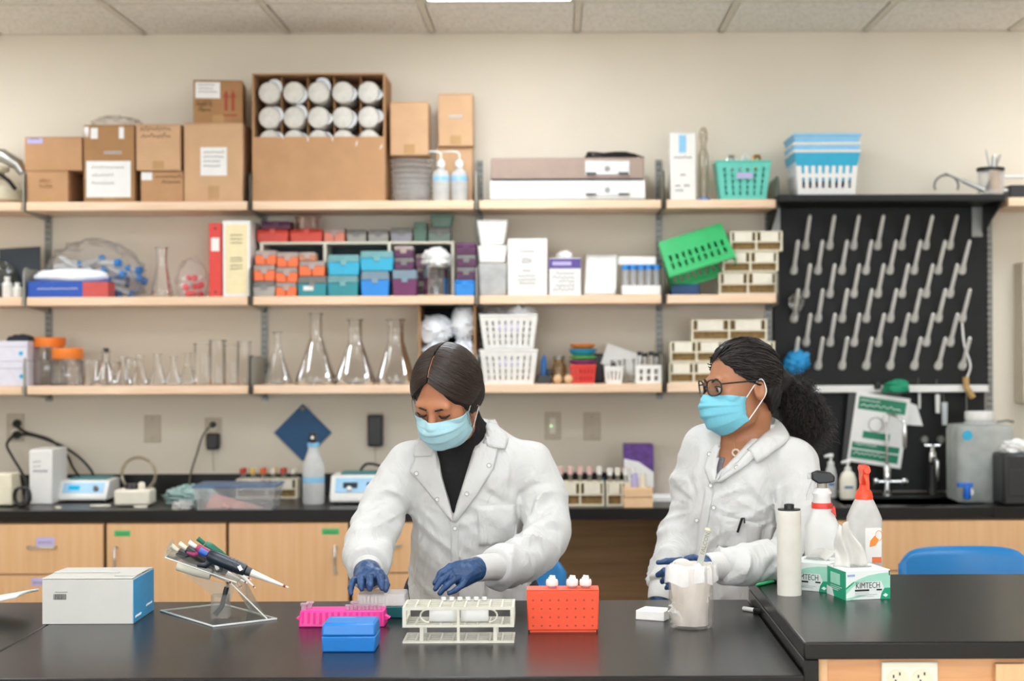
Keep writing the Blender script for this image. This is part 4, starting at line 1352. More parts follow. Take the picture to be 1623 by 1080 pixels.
for k, (px_, pw_, py_, knd) in enumerate([(144, 26, 572, 'b'), (196, 30, 566, 'e'), (222, 28, 564, 'e'), (250, 30, 562, 'e'), (275, 28, 566, 'e'), (298, 28, 560, 'e'), (322, 30, 545, 'b'), (345, 26, 540, 'b'), (368, 26, 548, 'b'), (387, 22, 542, 'b'), (180, 24, 575, 'b'), (210, 26, 570, 'b')]):
    Y = Yb + (.05 if k < 10 else .12)
    nth = ['nearest the orange-lidded jars', 'next right of the stoppered flask', 'second right of the stoppered flask', 'third right of the stoppered flask', 'fourth right of the stoppered flask', 'fifth right of the stoppered flask', 'left of the tall beaker trio', 'first of the tall trio by the bracket', 'second of the tall trio by the bracket', 'touching the bracket', 'behind the stoppered flask', 'behind the first small flask'][k]
    if knd == 'b':
        beaker(px_, pw_, py_, z, Y, 'small glass beaker ' + nth, m_glass if k % 2 else m_glassh, GB)
    else:
        erlen(px_, pw_, py_, z, Y, 'small glass flask ' + nth, m_glassh, .36, GB)
GF = 'big glass flasks on the bottom shelf'
erlen(440, 46, 527, z, Yb + .06, 'smallest of the four big glass flasks beside the bracket', m_glass, .28, GF)
erlen(501, 66, 497, z, Yb + .08, 'tallest conical glass flask, second in the row', m_glass, .3, GF)
erlen(563, 66, 507, z, Yb + .08, 'conical glass flask third in the row', m_glass, .34, GF)
erlen(627, 62, 507, z, Yb + .08, 'wide-necked glass flask next to the wooden crate', m_glass, .42, GF)
# wooden crate with bags
x, w_, h = dims(663, 754, 484, Yb + .02, z)
D = .24
t = thing('wooden_crate', 'open brown crate stuffed with white bags behind the head', 'crate', (x, Yb + .02 + D / 2, z))
b = MB()
for s in (-1, 1):
    MB().box(s * (w_ / 2 - .004) - .004, s * (w_ / 2 - .004) + .004, -D / 2, D / 2, 0, h).build('side_panel', m_card2, t)
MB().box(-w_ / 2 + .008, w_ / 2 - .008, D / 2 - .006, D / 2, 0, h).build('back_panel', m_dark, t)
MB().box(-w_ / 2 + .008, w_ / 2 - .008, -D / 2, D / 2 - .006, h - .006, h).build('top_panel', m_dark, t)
MB().box(-w_ / 2 + .008, w_ / 2 - .008, -D / 2, D / 2 - .006, 0, .006).build('bottom_panel', m_card2, t)
for px_, py_, rx, rz_, sd, lb in ((689, 523, .058, .05, 71, 'white plastic bag at the upper left of the crate'), (735, 512, .045, .066, 72, 'upright white bag with blue print in the crate'), (690, 570, .052, .07, 73, 'white bag lying low in the crate'), (735, 570, .045, .07, 74, 'white bag low on the right in the crate')):
    p = at(px_, py_, Yb + .06)
    o = blob(MB(), (0, 0, 0), rx, .045, rz_, sd, .35, flat=False, fr=1.5).build('white_bag', m_bagw, None, (p.x, Yb + .09, p.z), smooth=True)
    tag(o, lb, 'bag', 'white bags in the crate')
# white baskets
m_wb = M('basket_white', 'e9e6e0', .45)
Y = Yb + .005
x, w_, h = dims(760, 852, 556, Y, z)
for k in range(2):
    t = thing('white_basket', ['lower white perforated basket next to the crate', 'upper white perforated basket holding bags'][k], 'basket', (x, Y + .09, z + k * (h + .007)), group='stacked white baskets')
    basket(t, w_ * .84, .14, w_ * .99, .17, h, m_wb, cols=8, rows=4, gap=.3, th=.003)
    MB().box(-.05, .04, -.083, -.0815, h * .5, h * .72).build('label_strip', m_lav, t, rot=(math.radians(-5), 0, 0), loc=(0, -.003, 0))
for px_, py_, rx, rz_, sd, lb in ((788, 506, .06, .04, 81, 'grey plastic bag heaped at the left of the upper basket'), (826, 505, .06, .045, 82, 'white plastic bag with blue tie heaped in the upper basket')):
    p = at(px_, py_, Y + .08)
    o = blob(MB(), (0, 0, 0), rx, .06, rz_, sd, .3, flat=False, fr=1.4).build('plastic_bag', m_bagw if sd == 82 else m_bag, None, (p.x, Y + .09, p.z), smooth=True)
    tag(o, lb, 'bag', 'bags in the upper white basket')
t = thing('blue_tool', 'blue-handled tool on a black stand right of the white baskets', 'tool', (at(862, 600, Yb + .06).x, Yb + .06, z))
MB().frus(.06, .06, .05, .05, 0, .035).build('stand', m_blackp, t, bev=.003)
MB().tube([(0, 0, .035), (.0, 0, .09), (.002, 0, .115)], [.014, .012, .006], 12).build('grip', M('tool_blue', '1b5f9c', .4), t, smooth=True)
MB().box(.01, .035, -.02, .02, .035, .06).build('side_block', m_blackp, t, bev=.004)
for k, (px_, rr, zz, lb) in enumerate(((886, .03, .085, 'tan ceramic jar beside the red basket'),)):
    t = thing('tan_jar', lb, 'jar', (at(px_, 600, Yb + .07).x, Yb + .08, z))
    MB().lathe([(rr * .9, 0), (rr, .01), (rr, .07), (rr * .7, .085), (rr * .7, .1)], 18).build('jar_body', clear('amber_glass', 'e6cfa8', .4, 'b89a68'), t, smooth=True)
    MB().lathe([(rr * .78, .1), (rr * .78, .112)], 18).build('lid', m_greymetal, t, smooth=True)
for k, px_ in enumerate((884, 901)):
    o = MB().ball((0, 0, .0185), .0185, 16, 10).build('wooden_ball', M('ball_wood', 'd8b48a', .5), None, (at(px_, 600, Yb + .03).x, Yb + .03, z), smooth=True)
    tag(o, ['pale wooden ball nearest the tan jar', 'pale wooden ball against the red basket'][k], 'ball', 'wooden balls')
# coloured bowls
x, w_, h = dims(904, 944, 580, Yb + .02, z)
t = thing('red_basket', 'small red slotted basket under the stacked coloured bowls', 'basket', (x, Yb + .07, z))
basket(t, w_ * .85, .08, w_, .095, h, m_red, cols=6, rows=2, gap=.3, th=.003)
zz = z + h + .004
for k, (c_, py_, lb) in enumerate((('8a3a78', 571, 'purple bowl at the bottom of the nested stack'), ('5fb04a', 564, 'green bowl in the nested stack'), ('1f84a8', 553, 'teal bowl in the nested stack'), ('e07a2a', 545, 'orange bowl on top of the nested stack'))):
    ze = at(924, py_, Yb + .02).z
    R = .056 - .002 * (k == 3) * 2
    b = MB().lathe([(R * .7, 0), (R * .95, (ze - zz) * .5), (R, ze - zz - .001)], 24, cap1=True)
    o = b.build('bowl', M('bowl_%d' % k, c_, .4), None, (x, Yb + .07, zz), smooth=True)
    tag(o, lb, 'bowl', 'nested coloured bowls')
    zz = ze
o = MB().box(-.05, .05, -.03, .03, 0, .12).build('black_case', m_blackp, None, (at(938, 590, Yb + .17).x, Yb + .18, z), bev=.008)
tag(o, 'black case standing behind the coloured bowls', 'case')
o = MB().box(-.075, .075, -.002, .002, -.045, .045).build('leaning_card', m_paper, None, (at(985, 560, Yb + .15).x, Yb + .15, z + .095), (math.radians(-12), math.radians(20), 0), bev=.0005)
tag(o, 'white card leaning at a tilt behind the small white basket', 'card')
x, w_, h = dims(958, 988, 582, Yb + .01, z)
t = thing('small_white_basket', 'small white slotted basket with black stopper', 'basket', (x, Yb + .05, z))
basket(t, w_ * .8, .05, w_, .065, h, m_wb, cols=4, rows=1, gap=.35, th=.002, rimr=.003)
o = MB().lathe([(.012, -.03), (.014, 0), (.01, .005), (.005, .016)], 14).build('black_bulb', m_blackp, None, (x, Yb + .05, z + h + .002), smooth=True)
tag(o, 'black rubber bulb in the small white basket', 'bulb')
for k, px_ in enumerate((976, 997)):
    t, hh = beaker(px_, 18, 572 - 2 * k, z, Yb + (.12 if k == 0 else .05), ['clear vial behind the small white basket', 'clear vial right of the small white basket'][k], m_glassh, 'clear vials', 'glass_vial', 'vial')
x, w_, h = dims(1008, 1048, 580, Yb + .01, z)
t = thing('vial_rack', 'small white rack with black-capped vials on the bottom shelf', 'rack', (x, Yb + .05, z))
basket(t, w_, .07, w_, .07, h, m_wb, cols=3, rows=2, gap=.5, th=.003, rimr=.003)
for k in range(4):
    q = thing('capped_vial', 'black-capped clear vial, %s from the left in the small white rack' % ['first', 'second', 'third', 'fourth'][k], 'vial', (x - w_ / 2 + .016 + k * (w_ - .032) / 3, Yb + .04 + .02 * (k % 2), z + .004), group='vials in the white rack')
    zt2 = at(1028, 560 + 2 * (k % 2), Yb + .01).z - z
    MB().lathe([(.0095, 0), (.0095, zt2 - .012)], 12, cap1=False).build('glass_wall', m_glassh, q, smooth=True)
    MB().lathe([(.0105, zt2 - .014), (.0105, zt2 + .002)], 12).build('cap', m_blackp, q, smooth=True)
racks([(1060, 1139, 575, 607, 'cream tube rack at the bottom left of the lower stack'), (1062, 1146, 541, 574.5, 'cream tube rack stacked on the bottom left rack'),
       (1142, 1224, 575, 607, 'cream tube rack at the bottom behind the head in glasses'), (1147, 1228, 541, 574.5, 'cream tube rack second behind the head in glasses'),
       (1096, 1216, 506, 540.5, 'long cream tube rack topping the lower stack')], Yb + .03, 'cream tube racks on the bottom shelf')
# ================================================================== BACK COUNTER GOODS
def yc(px, py, zz=CT):
    return (EYE - zz) * F / (py - CY + RS * (px - CX))
z = CT
Yw = WALL - .02
# plugs and cables
def cable(name, pts, r, lab, mat=None, cat='cable', group=None):
    o = MB().tube(pts, r, 8).build(name, mat or m_blackp, None, smooth=True)
    return tag(o, lab, cat, group)
def spline(pts, n=8):
    pts = [Vector(p) for p in pts]
    P = [pts[0]] + pts + [pts[-1]]
    out = []
    for i in range(1, len(P) - 2):
        for k in range(n):
            u = k / n
            a, b_, c, d = P[i - 1], P[i], P[i + 1], P[i + 2]
            out.append(.5 * ((2 * b_) + (c - a) * u + (2 * a - 5 * b_ + 4 * c - d) * u * u + (3 * b_ - a - 3 * c + d) * u ** 3))
    return out + [pts[-1]]
W1 = WALL - .03
def plug(px, py, lab, r=.017):
    p = at(px, py, W1)
    t = thing('power_plug', lab, 'plug', (p.x, WALL - .0075, p.z), group='black plugs in wall outlets')
    MB().lathe([(r, 0), (r, .02), (r * .6, .034), (r * .4, .045)], 14, T=Matrix.Rotation(PI / 2, 4, 'X')).build('plug_body', m_blackp, t, smooth=True)
plug(25, 672, 'upper black plug in the outlet near the left edge')
plug(25, 690, 'lower black plug in the outlet near the left edge')
plug(336, 674, 'black plug above the adapter over the plastic tray', .013)
Pc = lambda *L_: spline([at(px, py, Y_) for px, py, Y_ in L_])
cable('power_cable', Pc((25, 674, 6.75), (40, 685, 6.72), (80, 698, 6.72), (105, 720, 6.7), (115, 740, 6.68), (125, 755, 6.6)), .006, 'black cable drooping from the left outlet to the white box')
cable('power_cable', Pc((27, 690, 6.75), (50, 690, 6.71), (95, 706, 6.7), (125, 725, 6.69), (145, 747, 6.66), (150, 765, 6.6)), .006, 'black cable from the left outlet to the hotplate')
cable('power_cable', Pc((22, 690, 6.75), (11, 705, 6.7), (20, 725, 6.66), (35, 750, 6.55), (42, 770, 6.4), (40, 800, 6.32), (30, 806, 6.28)), .0055, 'black cable hanging in front of the brown box')
cable('power_cable', Pc((335, 674, 6.75), (322, 690, 6.73), (312, 720, 6.74), (303, 748, 6.77), (300, 770, 6.74)), .004, 'thin grey cable from the plug over the plastic tray', M('cable_grey', '6b655a', .5))
b = MB()
pts = []
for k in range(40):
    a = k / 40 * 2 * PI * 3
    pts.append((.03 * math.cos(a), .012 * math.sin(a * .7), .045 + .036 * math.sin(a) + .004 * math.sin(3 * a)))
o = b.tube(pts, .005, 6).build('cable_coil', m_blackp, None, (at(35, 790, 6.28).x, 6.285, z), smooth=True)
tag(o, 'bundle of coiled black cable on the counter by the white box', 'cable')
def adapter(px, py0, py1, w_, lab):
    a, b_ = at(px, py0, W1), at(px, py1, W1)
    t = thing('power_adapter', lab, 'adapter', (a.x, WALL - .0075, b_.z), group='black power adapters')
    MB().box(-w_ / 2, w_ / 2, -.045, 0, 0, a.z - b_.z).build('adapter_body', m_blackp, t, bev=.007)
    MB().tube([(0, -.03, 0), (0, -.03, -.04), (.0, -.02, -.09)], .002, 6).build('lead', M('lead_white', 'b5b0a4', .5), t, smooth=True)
adapter(338, 687, 713, .05, 'squat black adapter over the plastic tray')
adapter(595, 658, 708, .062, 'tall black adapter left of the person in black turtleneck')
# blue diamond mat
p = at(480, 686, WALL - .01)
h_ = .085
t = thing('blue_mat', 'blue square mat hung on the wall by one corner', 'mat', (p.x, WALL - .012, p.z), rot=(0, math.radians(45), 0))
MB().box(-h_, h_, -.004, .004, -h_, h_).build('mat_sheet', M('mat_blue', '0a5080', .5), t, bev=.003)
MB().lathe([(.011, 0), (.009, .004), (.005, .006)], 14, T=Matrix.Translation((-h_ + .014, -.004, h_ - .014)) @ Matrix.Rotation(PI / 2, 4, 'X')).build('hang_pin', m_greymetal, t, smooth=True)

def cbox(px0, px1, py0, py_b, D, lab, mat, name='box', cat='box', bev=.003, rz=0):
    Y = yc((px0 + px1) / 2, py_b)
    x, w_, h = dims(px0, px1, py0, Y, z)
    t = thing(name, lab, cat, (x, Y + D / 2, z), rz)
    t['w'], t['h'], t['d'] = w_, h, D
    return t, w_, h, Y
t, w_, h, Y = cbox(-30, 43, 715, 785, .16, 'brown carton with lavender strip behind the cable at far left', m_card2, 'brown_carton')
MB().box(-w_ / 2, w_ / 2, -.08, .08, 0, h).build('body', m_card2, t, bev=.003)
MB().box(-.0, w_ / 2 - .004, -.0812, -.0802, h * .25, h * .42).build('label_strip', m_lav, t)
MB().box(-w_ / 2 + .002, w_ / 2 - .002, -.078, .078, h + .0002, h + .003).build('flap', m_card2, t)
t, w_, h, Y = cbox(-30, 19, 752, 804, .14, 'cream instrument cut by the left edge on the counter', m_cream, 'cream_instrument', 'instrument')
MB().frus(w_, .14, w_ * .8, .1, .006, h).build('case', m_cream, t, bev=.006)
for s in (-1, 1):
    MB().lathe([(.008, 0), (.008, .006)], 10, (s * w_ * .35, -.04, 0)).build('foot', m_blackp, t)
t, w_, h, Y = cbox(45, 82, 714, 800, .2, 'tall white box with faint handwriting beside the hotplate', m_white, 'white_box')
MB().box(-w_ / 2, w_ / 2, -.1, .1, 0, h).build('body', m_white, t, bev=.005)
for k, v in enumerate((.78, .69, .61, .6)):
    scribble(-w_ * .32, w_ * (.0 if k < 2 else .3), h * v, .008, 7, -.101, seed=90 + k).build('lettering', M('faint_ink', '9b95a0', .8), t)
MB().box(-w_ / 2 + .004, w_ / 2 - .004, -.096, .096, h, h + .002).build('lid', m_white, t)

def hotplate(px0, px1, py0, pyb, lab, top=True, cord=False):
    Y = yc((px0 + px1) / 2, pyb)
    x, w_, h = dims(px0, px1, py0, Y, z)
    D = .2
    t = thing('hotplate', lab, 'hotplate', (x, Y + D / 2, z))
    b = MB()
    # wedge-shaped housing with a sloped control face
    prof = [(-D / 2, .008), (D / 2, .008), (D / 2, h), (-D / 2 + .045, h), (-D / 2 - .0, h * .3)]
    MB().prism(prof, -w_ / 2, w_ / 2, 'x').build('housing', m_white, t, bev=.006)
    a = math.atan2(.045, h * .7)
    T = Matrix.Translation((0, -D / 2 + .0215, h * .64)) @ Matrix.Rotation(-a, 4, 'X')
    pn = MB().box(-w_ * .42, w_ * .42, -.0022, -.0004, -h * .26, h * .3, T).build('control_panel', M('panel_blue', '9cc6e2', .4), t)
    MB().box(-w_ * .3, -w_ * .08, -.0034, -.0022, -h * .1, h * .12, T).build('display', emit('lcd_cyan', '22b0e0', .9) if top else M('lcd_dark', '1d2a33', .3), pn)
    if not top:
        MB().box(w_ * .06, w_ * .28, -.0034, -.0022, -h * .0, h * .12, T).build('display', M('lcd_dark', '1d2a33', .3), pn)
    for xx in ((w_ * .26,) if top else (-w_ * .2, w_ * .18)):
        MB().lathe([(.011, 0), (.009, .012)], 14, T=T @ Matrix.Translation((xx, -.002, -h * (.05 if top else .14))) @ Matrix.Rotation(PI / 2, 4, 'X')).build('dial', M('dial_brown', '5a4038', .4) if top else m_white, pn, smooth=True)
    for sx_ in (-1, 1):
        for sy_ in (-1, 1):
            MB().lathe([(.009, 0), (.009, .008)], 10, (sx_ * w_ * .4, sy_ * D * .4, 0)).build('foot', m_blackp, t)
    MB().box(-w_ * .36, w_ * .4, -.03, .085, h + .0005, h + .008).build('heating_plate', M('plate_teal', '2f7a80', .4), t, bev=.002)
    if cord:
        MB().tube(spline([(-w_ * .1, .06, h + .01), (0, .06, h + .035), (.05, .05, h + .03), (.1, .04, h + .005)]), .0055, 8).build('cord', m_blackp, t, smooth=True)
hotplate(90, 168, 763, 797, 'white hotplate with lit blue display on the back counter')
hotplate(521, 625, 755, 800, 'white hotplate with two knobs partly behind the sleeve', False, True)

# pump with clear ring
Y = yc(208, 804)
x, w_, h = dims(179, 236, 777, Y, z)
t = thing('tubing_pump', 'cream bench pump with a loop of clear tubing', 'pump', (x, Y + .05, z))
MB().box(-w_ / 2, w_ / 2, -.05, .06, .004, h).build('housing', m_ivory, t, bev=.01)
MB().lathe([(.026, h), (.03, h + .006), (.022, h + .02)], 18, (-.01, 0, 0)).build('rotor', m_blackp, t, smooth=True)
MB().lathe([(.014, h), (.014, h + .02), (.008, h + .028)], 14, (.032, -.02, 0)).build('knob', m_ivory, t, smooth=True)
rc = .066
MB().tube([(.01 + rc * math.cos(a), .02, h + .055 + rc * math.sin(a)) for a in [2 * PI * k / 36 for k in range(36)]], .0065, 8, closed=True).build('tubing_loop', clear('tubing', 'e8e0cc', .35, 'cfc6b0'), t, smooth=True)
for s in (-1, 1):
    MB().lathe([(.007, 0), (.007, .005)], 10, (s * w_ * .4, 0, 0)).build('foot', m_blackp, t)
for k, (px_, py_, L_, lb) in enumerate(((158, 805, .075, 'white plastic stirrer lying before the hotplate'), (91, 808, .02, 'small white plastic piece at the counter edge'), (222, 807, .05, 'white plastic clip lying before the pump'))):
    Y = yc(px_, py_)
    o = MB().tube([(-L_ / 2, 0, .006), (0, -.004, .006), (L_ / 2, .002, .006)], [.004, .0055, .004], 8).build('plastic_piece', m_ivory, None, (at(px_, py_, Y).x, Y + .01, z), smooth=True)
    tag(o, lb, 'plastic piece')
# gloves / cloth, tray, pink wedge
Y = yc(290, 800)
o = blob(MB(), (0, 0, 0), .085, .07, .03, 91, .4, 34, 20, fr=1.6).build('cloth_heap', M('pale_teal_cloth', 'a3bdb8', .7), None, (at(296, 790, Y).x, Y + .08, z), smooth=True)
tag(o, 'crumpled pale teal cloth on the back counter', 'cloth')
o = MB().box(-.07, .07, -.06, .06, 0, .006).build('white_tray', m_ivory, None, (at(310, 772, Y + .1).x, Y + .17, z + .062), (0, math.radians(1), 0), bev=.002)
o.location = (at(312, 795, Y + .16).x, Y + .2, z + .001)
tag(o, 'flat white tray behind the crumpled cloth', 'tray')
o = blob(MB(), (0, 0, 0), .035, .03, .014, 92, .5, 24, 14, fr=1.6).build('cloth_scrap', M('grey_cloth', 'b4b4b0', .7), None, (at(288, 808, yc(288, 809)).x, yc(288, 809) + .03, z), smooth=True)
tag(o, 'small grey cloth scrap in front of the pale teal cloth', 'cloth')
Y = yc(372, 810)
x, w_, h = dims(303, 436, 770, Y, z)
t = thing('plastic_tray', 'clear plastic tray with blue lid holding a pink sheet', 'tray', (x, Y + .1, z))
b = MB()
for s0, s1, zz in ((.84, .84, .001), (1, 1, h - .008)):
    pass
C4 = [(-1, -1), (1, -1), (1, 1), (-1, 1)]
for k in range(4):
    (ax, ay), (bx_, by_) = C4[k], C4[(k + 1) % 4]
    wallgrid(b, (ax * w_ * .44, ay * .085, .001), (bx_ * w_ * .44, by_ * .085, .001), (ax * w_ * .49, ay * .1, h - .01), (bx_ * w_ * .49, by_ * .1, h - .01), 1, 1, lambda i, j: False)
b.add([(ax * w_ * .44, ay * .085, .001) for ax, ay in C4], [(0, 1, 2, 3)])
b.build('tray_shell', m_plast, t)
MB().box(-w_ / 2, w_ / 2, -.105, .105, h - .01, h).build('lid', clear('blue_clear_lid', 'c4d4ea', .5, '8ea6c4', .3, .1), t, bev=.002)
o = MB().prism([(-w_ * .36, .006), (w_ * .34, .006), (-w_ * .26, h * .68)], -.08, -.07).build('pink_sheet', M('pink_paper', 'd8a49e', .8), None, (x, Y + .1, z + .002), bev=.001)
tag(o, 'pink triangular sheet standing in the clear tray', 'sheet')

def caprack(px0, px1, py0, py1, pyb, lab, cols, capm, group, seed=1, yoff=0):
    """rack of capped tubes; py0 cap tops, py1 plate top, pyb base"""
    Y = yc((px0 + px1) / 2, pyb) + yoff
    x, w_, _ = dims(px0, px1, py1, Y, z)
    h = at((px0 + px1) / 2, py1, Y).z - z
    hc = at((px0 + px1) / 2, py0, Y).z - z
    t = thing('tube_rack', lab, 'tube rack', (x, Y + .05, z), 0, group)
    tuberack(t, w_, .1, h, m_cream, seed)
    r = random.Random(seed)
    for k in range(cols):
        for j in range(2):
            q = thing('capped_tube', '%s sample tube of the %s row in the %s' % (['first', 'second', 'third', 'fourth', 'fifth', 'sixth', 'seventh'][k], ['front', 'back'][j], lab), 'tube', (x - w_ / 2 + (k + .5) * w_ / cols, Y + .025 + .045 * j, z + h + .0005), group='capped tubes in ' + lab)
            mm = capm[r.randrange(len(capm))]
            MB().lathe([(.0085, 0), (.0085, (hc - h) * .5)], 10).build('tube_neck', m_glassh, q, smooth=True)
            MB().lathe([(.01, (hc - h) * .5), (.01, hc - h)], 10).build('screw_cap', mm, q, smooth=True)
mcap = [M('cap_orange', 'e0642c', .4), M('cap_brick', 'c44030', .4), M('cap_yellow', 'e8c050', .4), m_ivory]
caprack(373, 470, 744, 760, 793, 'cream rack of orange caps', 6, mcap, None, 3, .06)
mcw = [m_white, m_ivory, M('cap_pink', 'dcb4aa', .5)]
caprack(880, 957, 742, 765, 803, 'cream rack of white caps', 5, mcw, 'cream racks behind the sleeves', 5)
caprack(960, 1010, 744, 765, 803, 'short cream rack of pale caps', 4, mcw, 'cream racks behind the sleeves', 8)
t, w_, h, Y = cbox(988, 1035, 705, 790, .1, 'purple and white patterned box behind the wooden block', m_white, 'patterned_box')
MB().box(-w_ / 2, w_ / 2, -.05, .05, 0, h).build('body', M('box_purple', '5a3480', .5, var=.4, vs=45), t, bev=.003)
MB().prism([(-w_ / 2, h * .2), (w_ / 2, h * .2), (w_ / 2, h * .48), (0, h * .68), (-w_ / 2, h * .74)], -.0515, -.0503).build('white_swoosh', m_white, t)
t, w_, h, Y = cbox(988, 1034, 774, 806, .08, 'pale wooden block holding two small bottles', m_shelfwood, 'wooden_block', 'block')
MB().box(-w_ / 2, w_ / 2, -.04, .04, 0, h * .5).build('lower_block', M('block_wood', 'dcb890', .6), t, bev=.004)
MB().box(-w_ / 2, w_ / 2, -.04, .04, h * .52, h).build('upper_block', M('block_wood', 'dcb890', .6), t, bev=.004)
for k, (px_, mm, lb) in enumerate(((1006, m_lav, 'lavender bottle standing on the wooden block'), (1019, m_ivory, 'cream bottle standing on the wooden block'))):
    hh = at(px_, 752, Y).z - z - h
    q = thing('sample_bottle', lb, 'bottle', (at(px_, 770, Y + .03).x, Y + .035, z + h + .0005), group='bottles on the wooden block')
    MB().lathe([(.013, 0), (.014, .003), (.014, hh * .7)], 14).build('bottle_body', mm, q, smooth=True)
    MB().lathe([(.0115, hh * .7), (.0115, hh)], 14).build('cap', mm, q, smooth=True)
o = MB().sheet(lambda u, v: ((u - .5) * .13, -.02 + .05 * v, .002 + .2 * v), 4, 8).build('leaning_sheet', M('sheet_beige', 'd8cdbb', .7), None, (at(1060, 790, 6.68).x, 6.7, z), solid=.002)
tag(o, 'beige sheet leaning against the wall behind the person in glasses', 'sheet')
o = MB().box(-.07, .07, -.06, .06, 0, .022).build('paper_pad', m_paper, None, (at(1060, 800, 6.4).x, 6.46, z), bev=.003)
tag(o, 'thick white paper pad lying behind the white coat shoulder', 'paper pad')
# teal pen in the white-capped rack
o = MB().tube([(0, 0, 0), (0, 0, .07), (-.006, 0, .086)], [.006, .006, .008], 10).build('marker_pen', M('marker_teal', '1a5f70', .4), None, (at(957, 780, 6.5).x, 6.52, z), smooth=True)
tag(o, 'dark teal marker standing between the two cream racks', 'pen')

def spray(px, py_top, pyb, zz, Y, R, lab, kind):
    x = (px - CX) * Y / F
    H = at(px, py_top, Y).z - zz
    t = thing('spray_bottle', lab, 'spray bottle', (x, Y, zz))
    return t, H
# frosted spray bottle by the mat
Y = yc(496, 800)
t, H = spray(496, 686, 800, z, Y + .03, 0, 'frosted spray bottle with black nozzle in front of the blue mat', 0)
R = 17.5 * Y / F
MB().lathe([(R * .93, 0), (R, .008), (R, H * .5), (R * .9, H * .58), (R * .48, H * .76), (R * .44, H * .84)], 22).build('bottle_body', m_frost, t, smooth=True)
MB().lathe([(R * 1.01, H * .3), (R * 1.01, H * .38)], 22, cap0=False, cap1=False).build('label_band', m_bluelab, t, smooth=True)
MB().lathe([(R * .55, H * .8), (R * .55, H * .86)], 18).build('collar', m_bluelab, t, smooth=True)
MB().box(-R * .3, R * .3, -.05, .02, H * .88, H).build('nozzle_head', m_blackp, t, bev=.006)
MB().lathe([(.007, 0), (.006, .006)], 10, T=Matrix.Translation((.004, -.05, H * .94)) @ Matrix.Rotation(PI / 2, 4, 'X')).build('nozzle_tip', m_white, t)
MB().lathe([(R * .3, H * .84), (R * .3, H * .885)], 14).build('neck', m_blackp, t, smooth=True)

# ------------------------------------------------------------------ sink side
Ys = WALL - .12
t = thing('gooseneck_faucet', 'chrome lab faucet with tall swan neck and twin valves', 'faucet', (at(1406, 790, Ys).x, Ys, CT))
ox, oz = at(1406, 790, Ys).x, CT
L2 = lambda px, py: (at(px, py, Ys).x - ox, 0, at(px, py, Ys).z - oz)
MB().lathe([(.024, 0), (.024, .01), (.014, .02), (.012, .06), (.017, .065), (.017, .11), (.012, .12)], 18).build('base_column', m_chrome, t, smooth=True)
zv = L2(1406, 764)[2]
MB().cyl((L2(1386, 764)[0], 0, zv), (L2(1438, 764)[0], 0, zv), .0085, 12).build('valve_bar', m_chrome, t, smooth=True)
for px_ in (1388, 1433):
    MB().lathe([(.012, -.014), (.014, 0), (.012, .014)], 12, L2(px_, 764)).build('valve_knob', m_chrome, t, smooth=True)
zt2 = L2(1406, 662)[2]
MB().tube(spline([(0, 0, .1), (0, 0, zt2 * .6), (0, 0, zt2), (.012, -.02, zt2 + .012), (.035, -.05, zt2 + .004), (L2(1427, 680)[0], -.07, zt2 - .02), (L2(1428, 690)[0], -.07, zt2 - .05)]), .0062, 10).build('swan_neck', m_chrome, t, smooth=True)
MB().lathe([(.015, -.018), (.016, 0), (.012, .012)], 14, (0, 0, zt2)).build('vacuum_breaker', m_white, t, smooth=True)
MB().lathe([(.006, -.075), (.009, -.06), (.01, 0), (.008, .02)], 14, (L2(1428, 690)[0], -.07, zt2 - .05)).build('hose_nozzle', m_chrome, t, smooth=True)
t = thing('small_faucet', 'chrome cross-handled faucet on a black pedestal', 'faucet', (at(1478, 790, Ys).x, Ys, CT))
ox = at(1478, 790, Ys).x
MB().lathe([(.022, 0), (.018, .03), (.016, .12)], 16).build('pedestal', m_blackp, t, smooth=True)
MB().lathe([(.013, .12), (.016, .13), (.016, .17), (.01, .18), (.008, .2)], 16).build('valve_body', m_chrome, t, smooth=True)
MB().cyl((-.032, 0, .2), (.032, 0, .2), .006, 10).cyl((0, -.025, .2), (0, .025, .2), .006, 10).build('cross_handle', m_chrome, t, smooth=True)
MB().tube([(0, 0, .15), (.004, -.04, .15), (.006, -.06, .14), (.006, -.065, .09), (.006, -.065, .06)], [.009, .009, .009, .008, .005], 12).build('spout', m_chrome, t, smooth=True)
for s in (-1, 1):
    o = MB().lathe([(.018, 0), (.012, .008)], 14, T=Matrix.Rotation(PI / 2, 4, 'X')).build('tap_knob', m_greymetal, None, (at(1478 + s * 13, 697, WALL - .016).x, WALL - .0155, at(1478, 697, WALL).z), smooth=True)
    tag(o, 'grey knob on the splash panel, %s of the pair over the small faucet' % ('left' if s < 0 else 'right'), 'knob', 'splash panel knobs')
# soap bottles
def soap(px, py0, pyb, R, lab, mat):
    Y = yc(px, pyb) + .0
    x = (px - CX) * Y / F
    H = at(px, py0, Y).z - CT
    t = thing('soap_bottle', lab, 'bottle', (x, Y, CT), group='soap bottles by the sink')
    MB().lathe([(R * .9, 0), (R, .01), (R, H * .5), (R * .75, H * .66), (.012, H * .74)], 20, sy=.7).build('bottle_body', mat, t, smooth=True)
    MB().lathe([(.013, H * .74), (.013, H * .82), (.005, H * .83), (.005, H * .92)], 14).build('pump_neck', m_white, t, smooth=True)
    MB().tube([(.008, 0, H * .96), (-.004, 0, H * .965), (-.026, 0, H * .94)], [.009, .008, .005], 10).build('pump_head', m_white, t, smooth=True)
    MB().box(-R * .5, R * .5, -R * .72, -R * .7, H * .28, H * .34).build('label_band', M('soap_label', '3a6f9a', .5), t)
soap(1316, 720, 789, .024, 'clear soap pump bottle next to the person in glasses', m_frost)
soap(1343, 730, 791, .034, 'round cream soap pump bottle by the faucet', m_ivory)
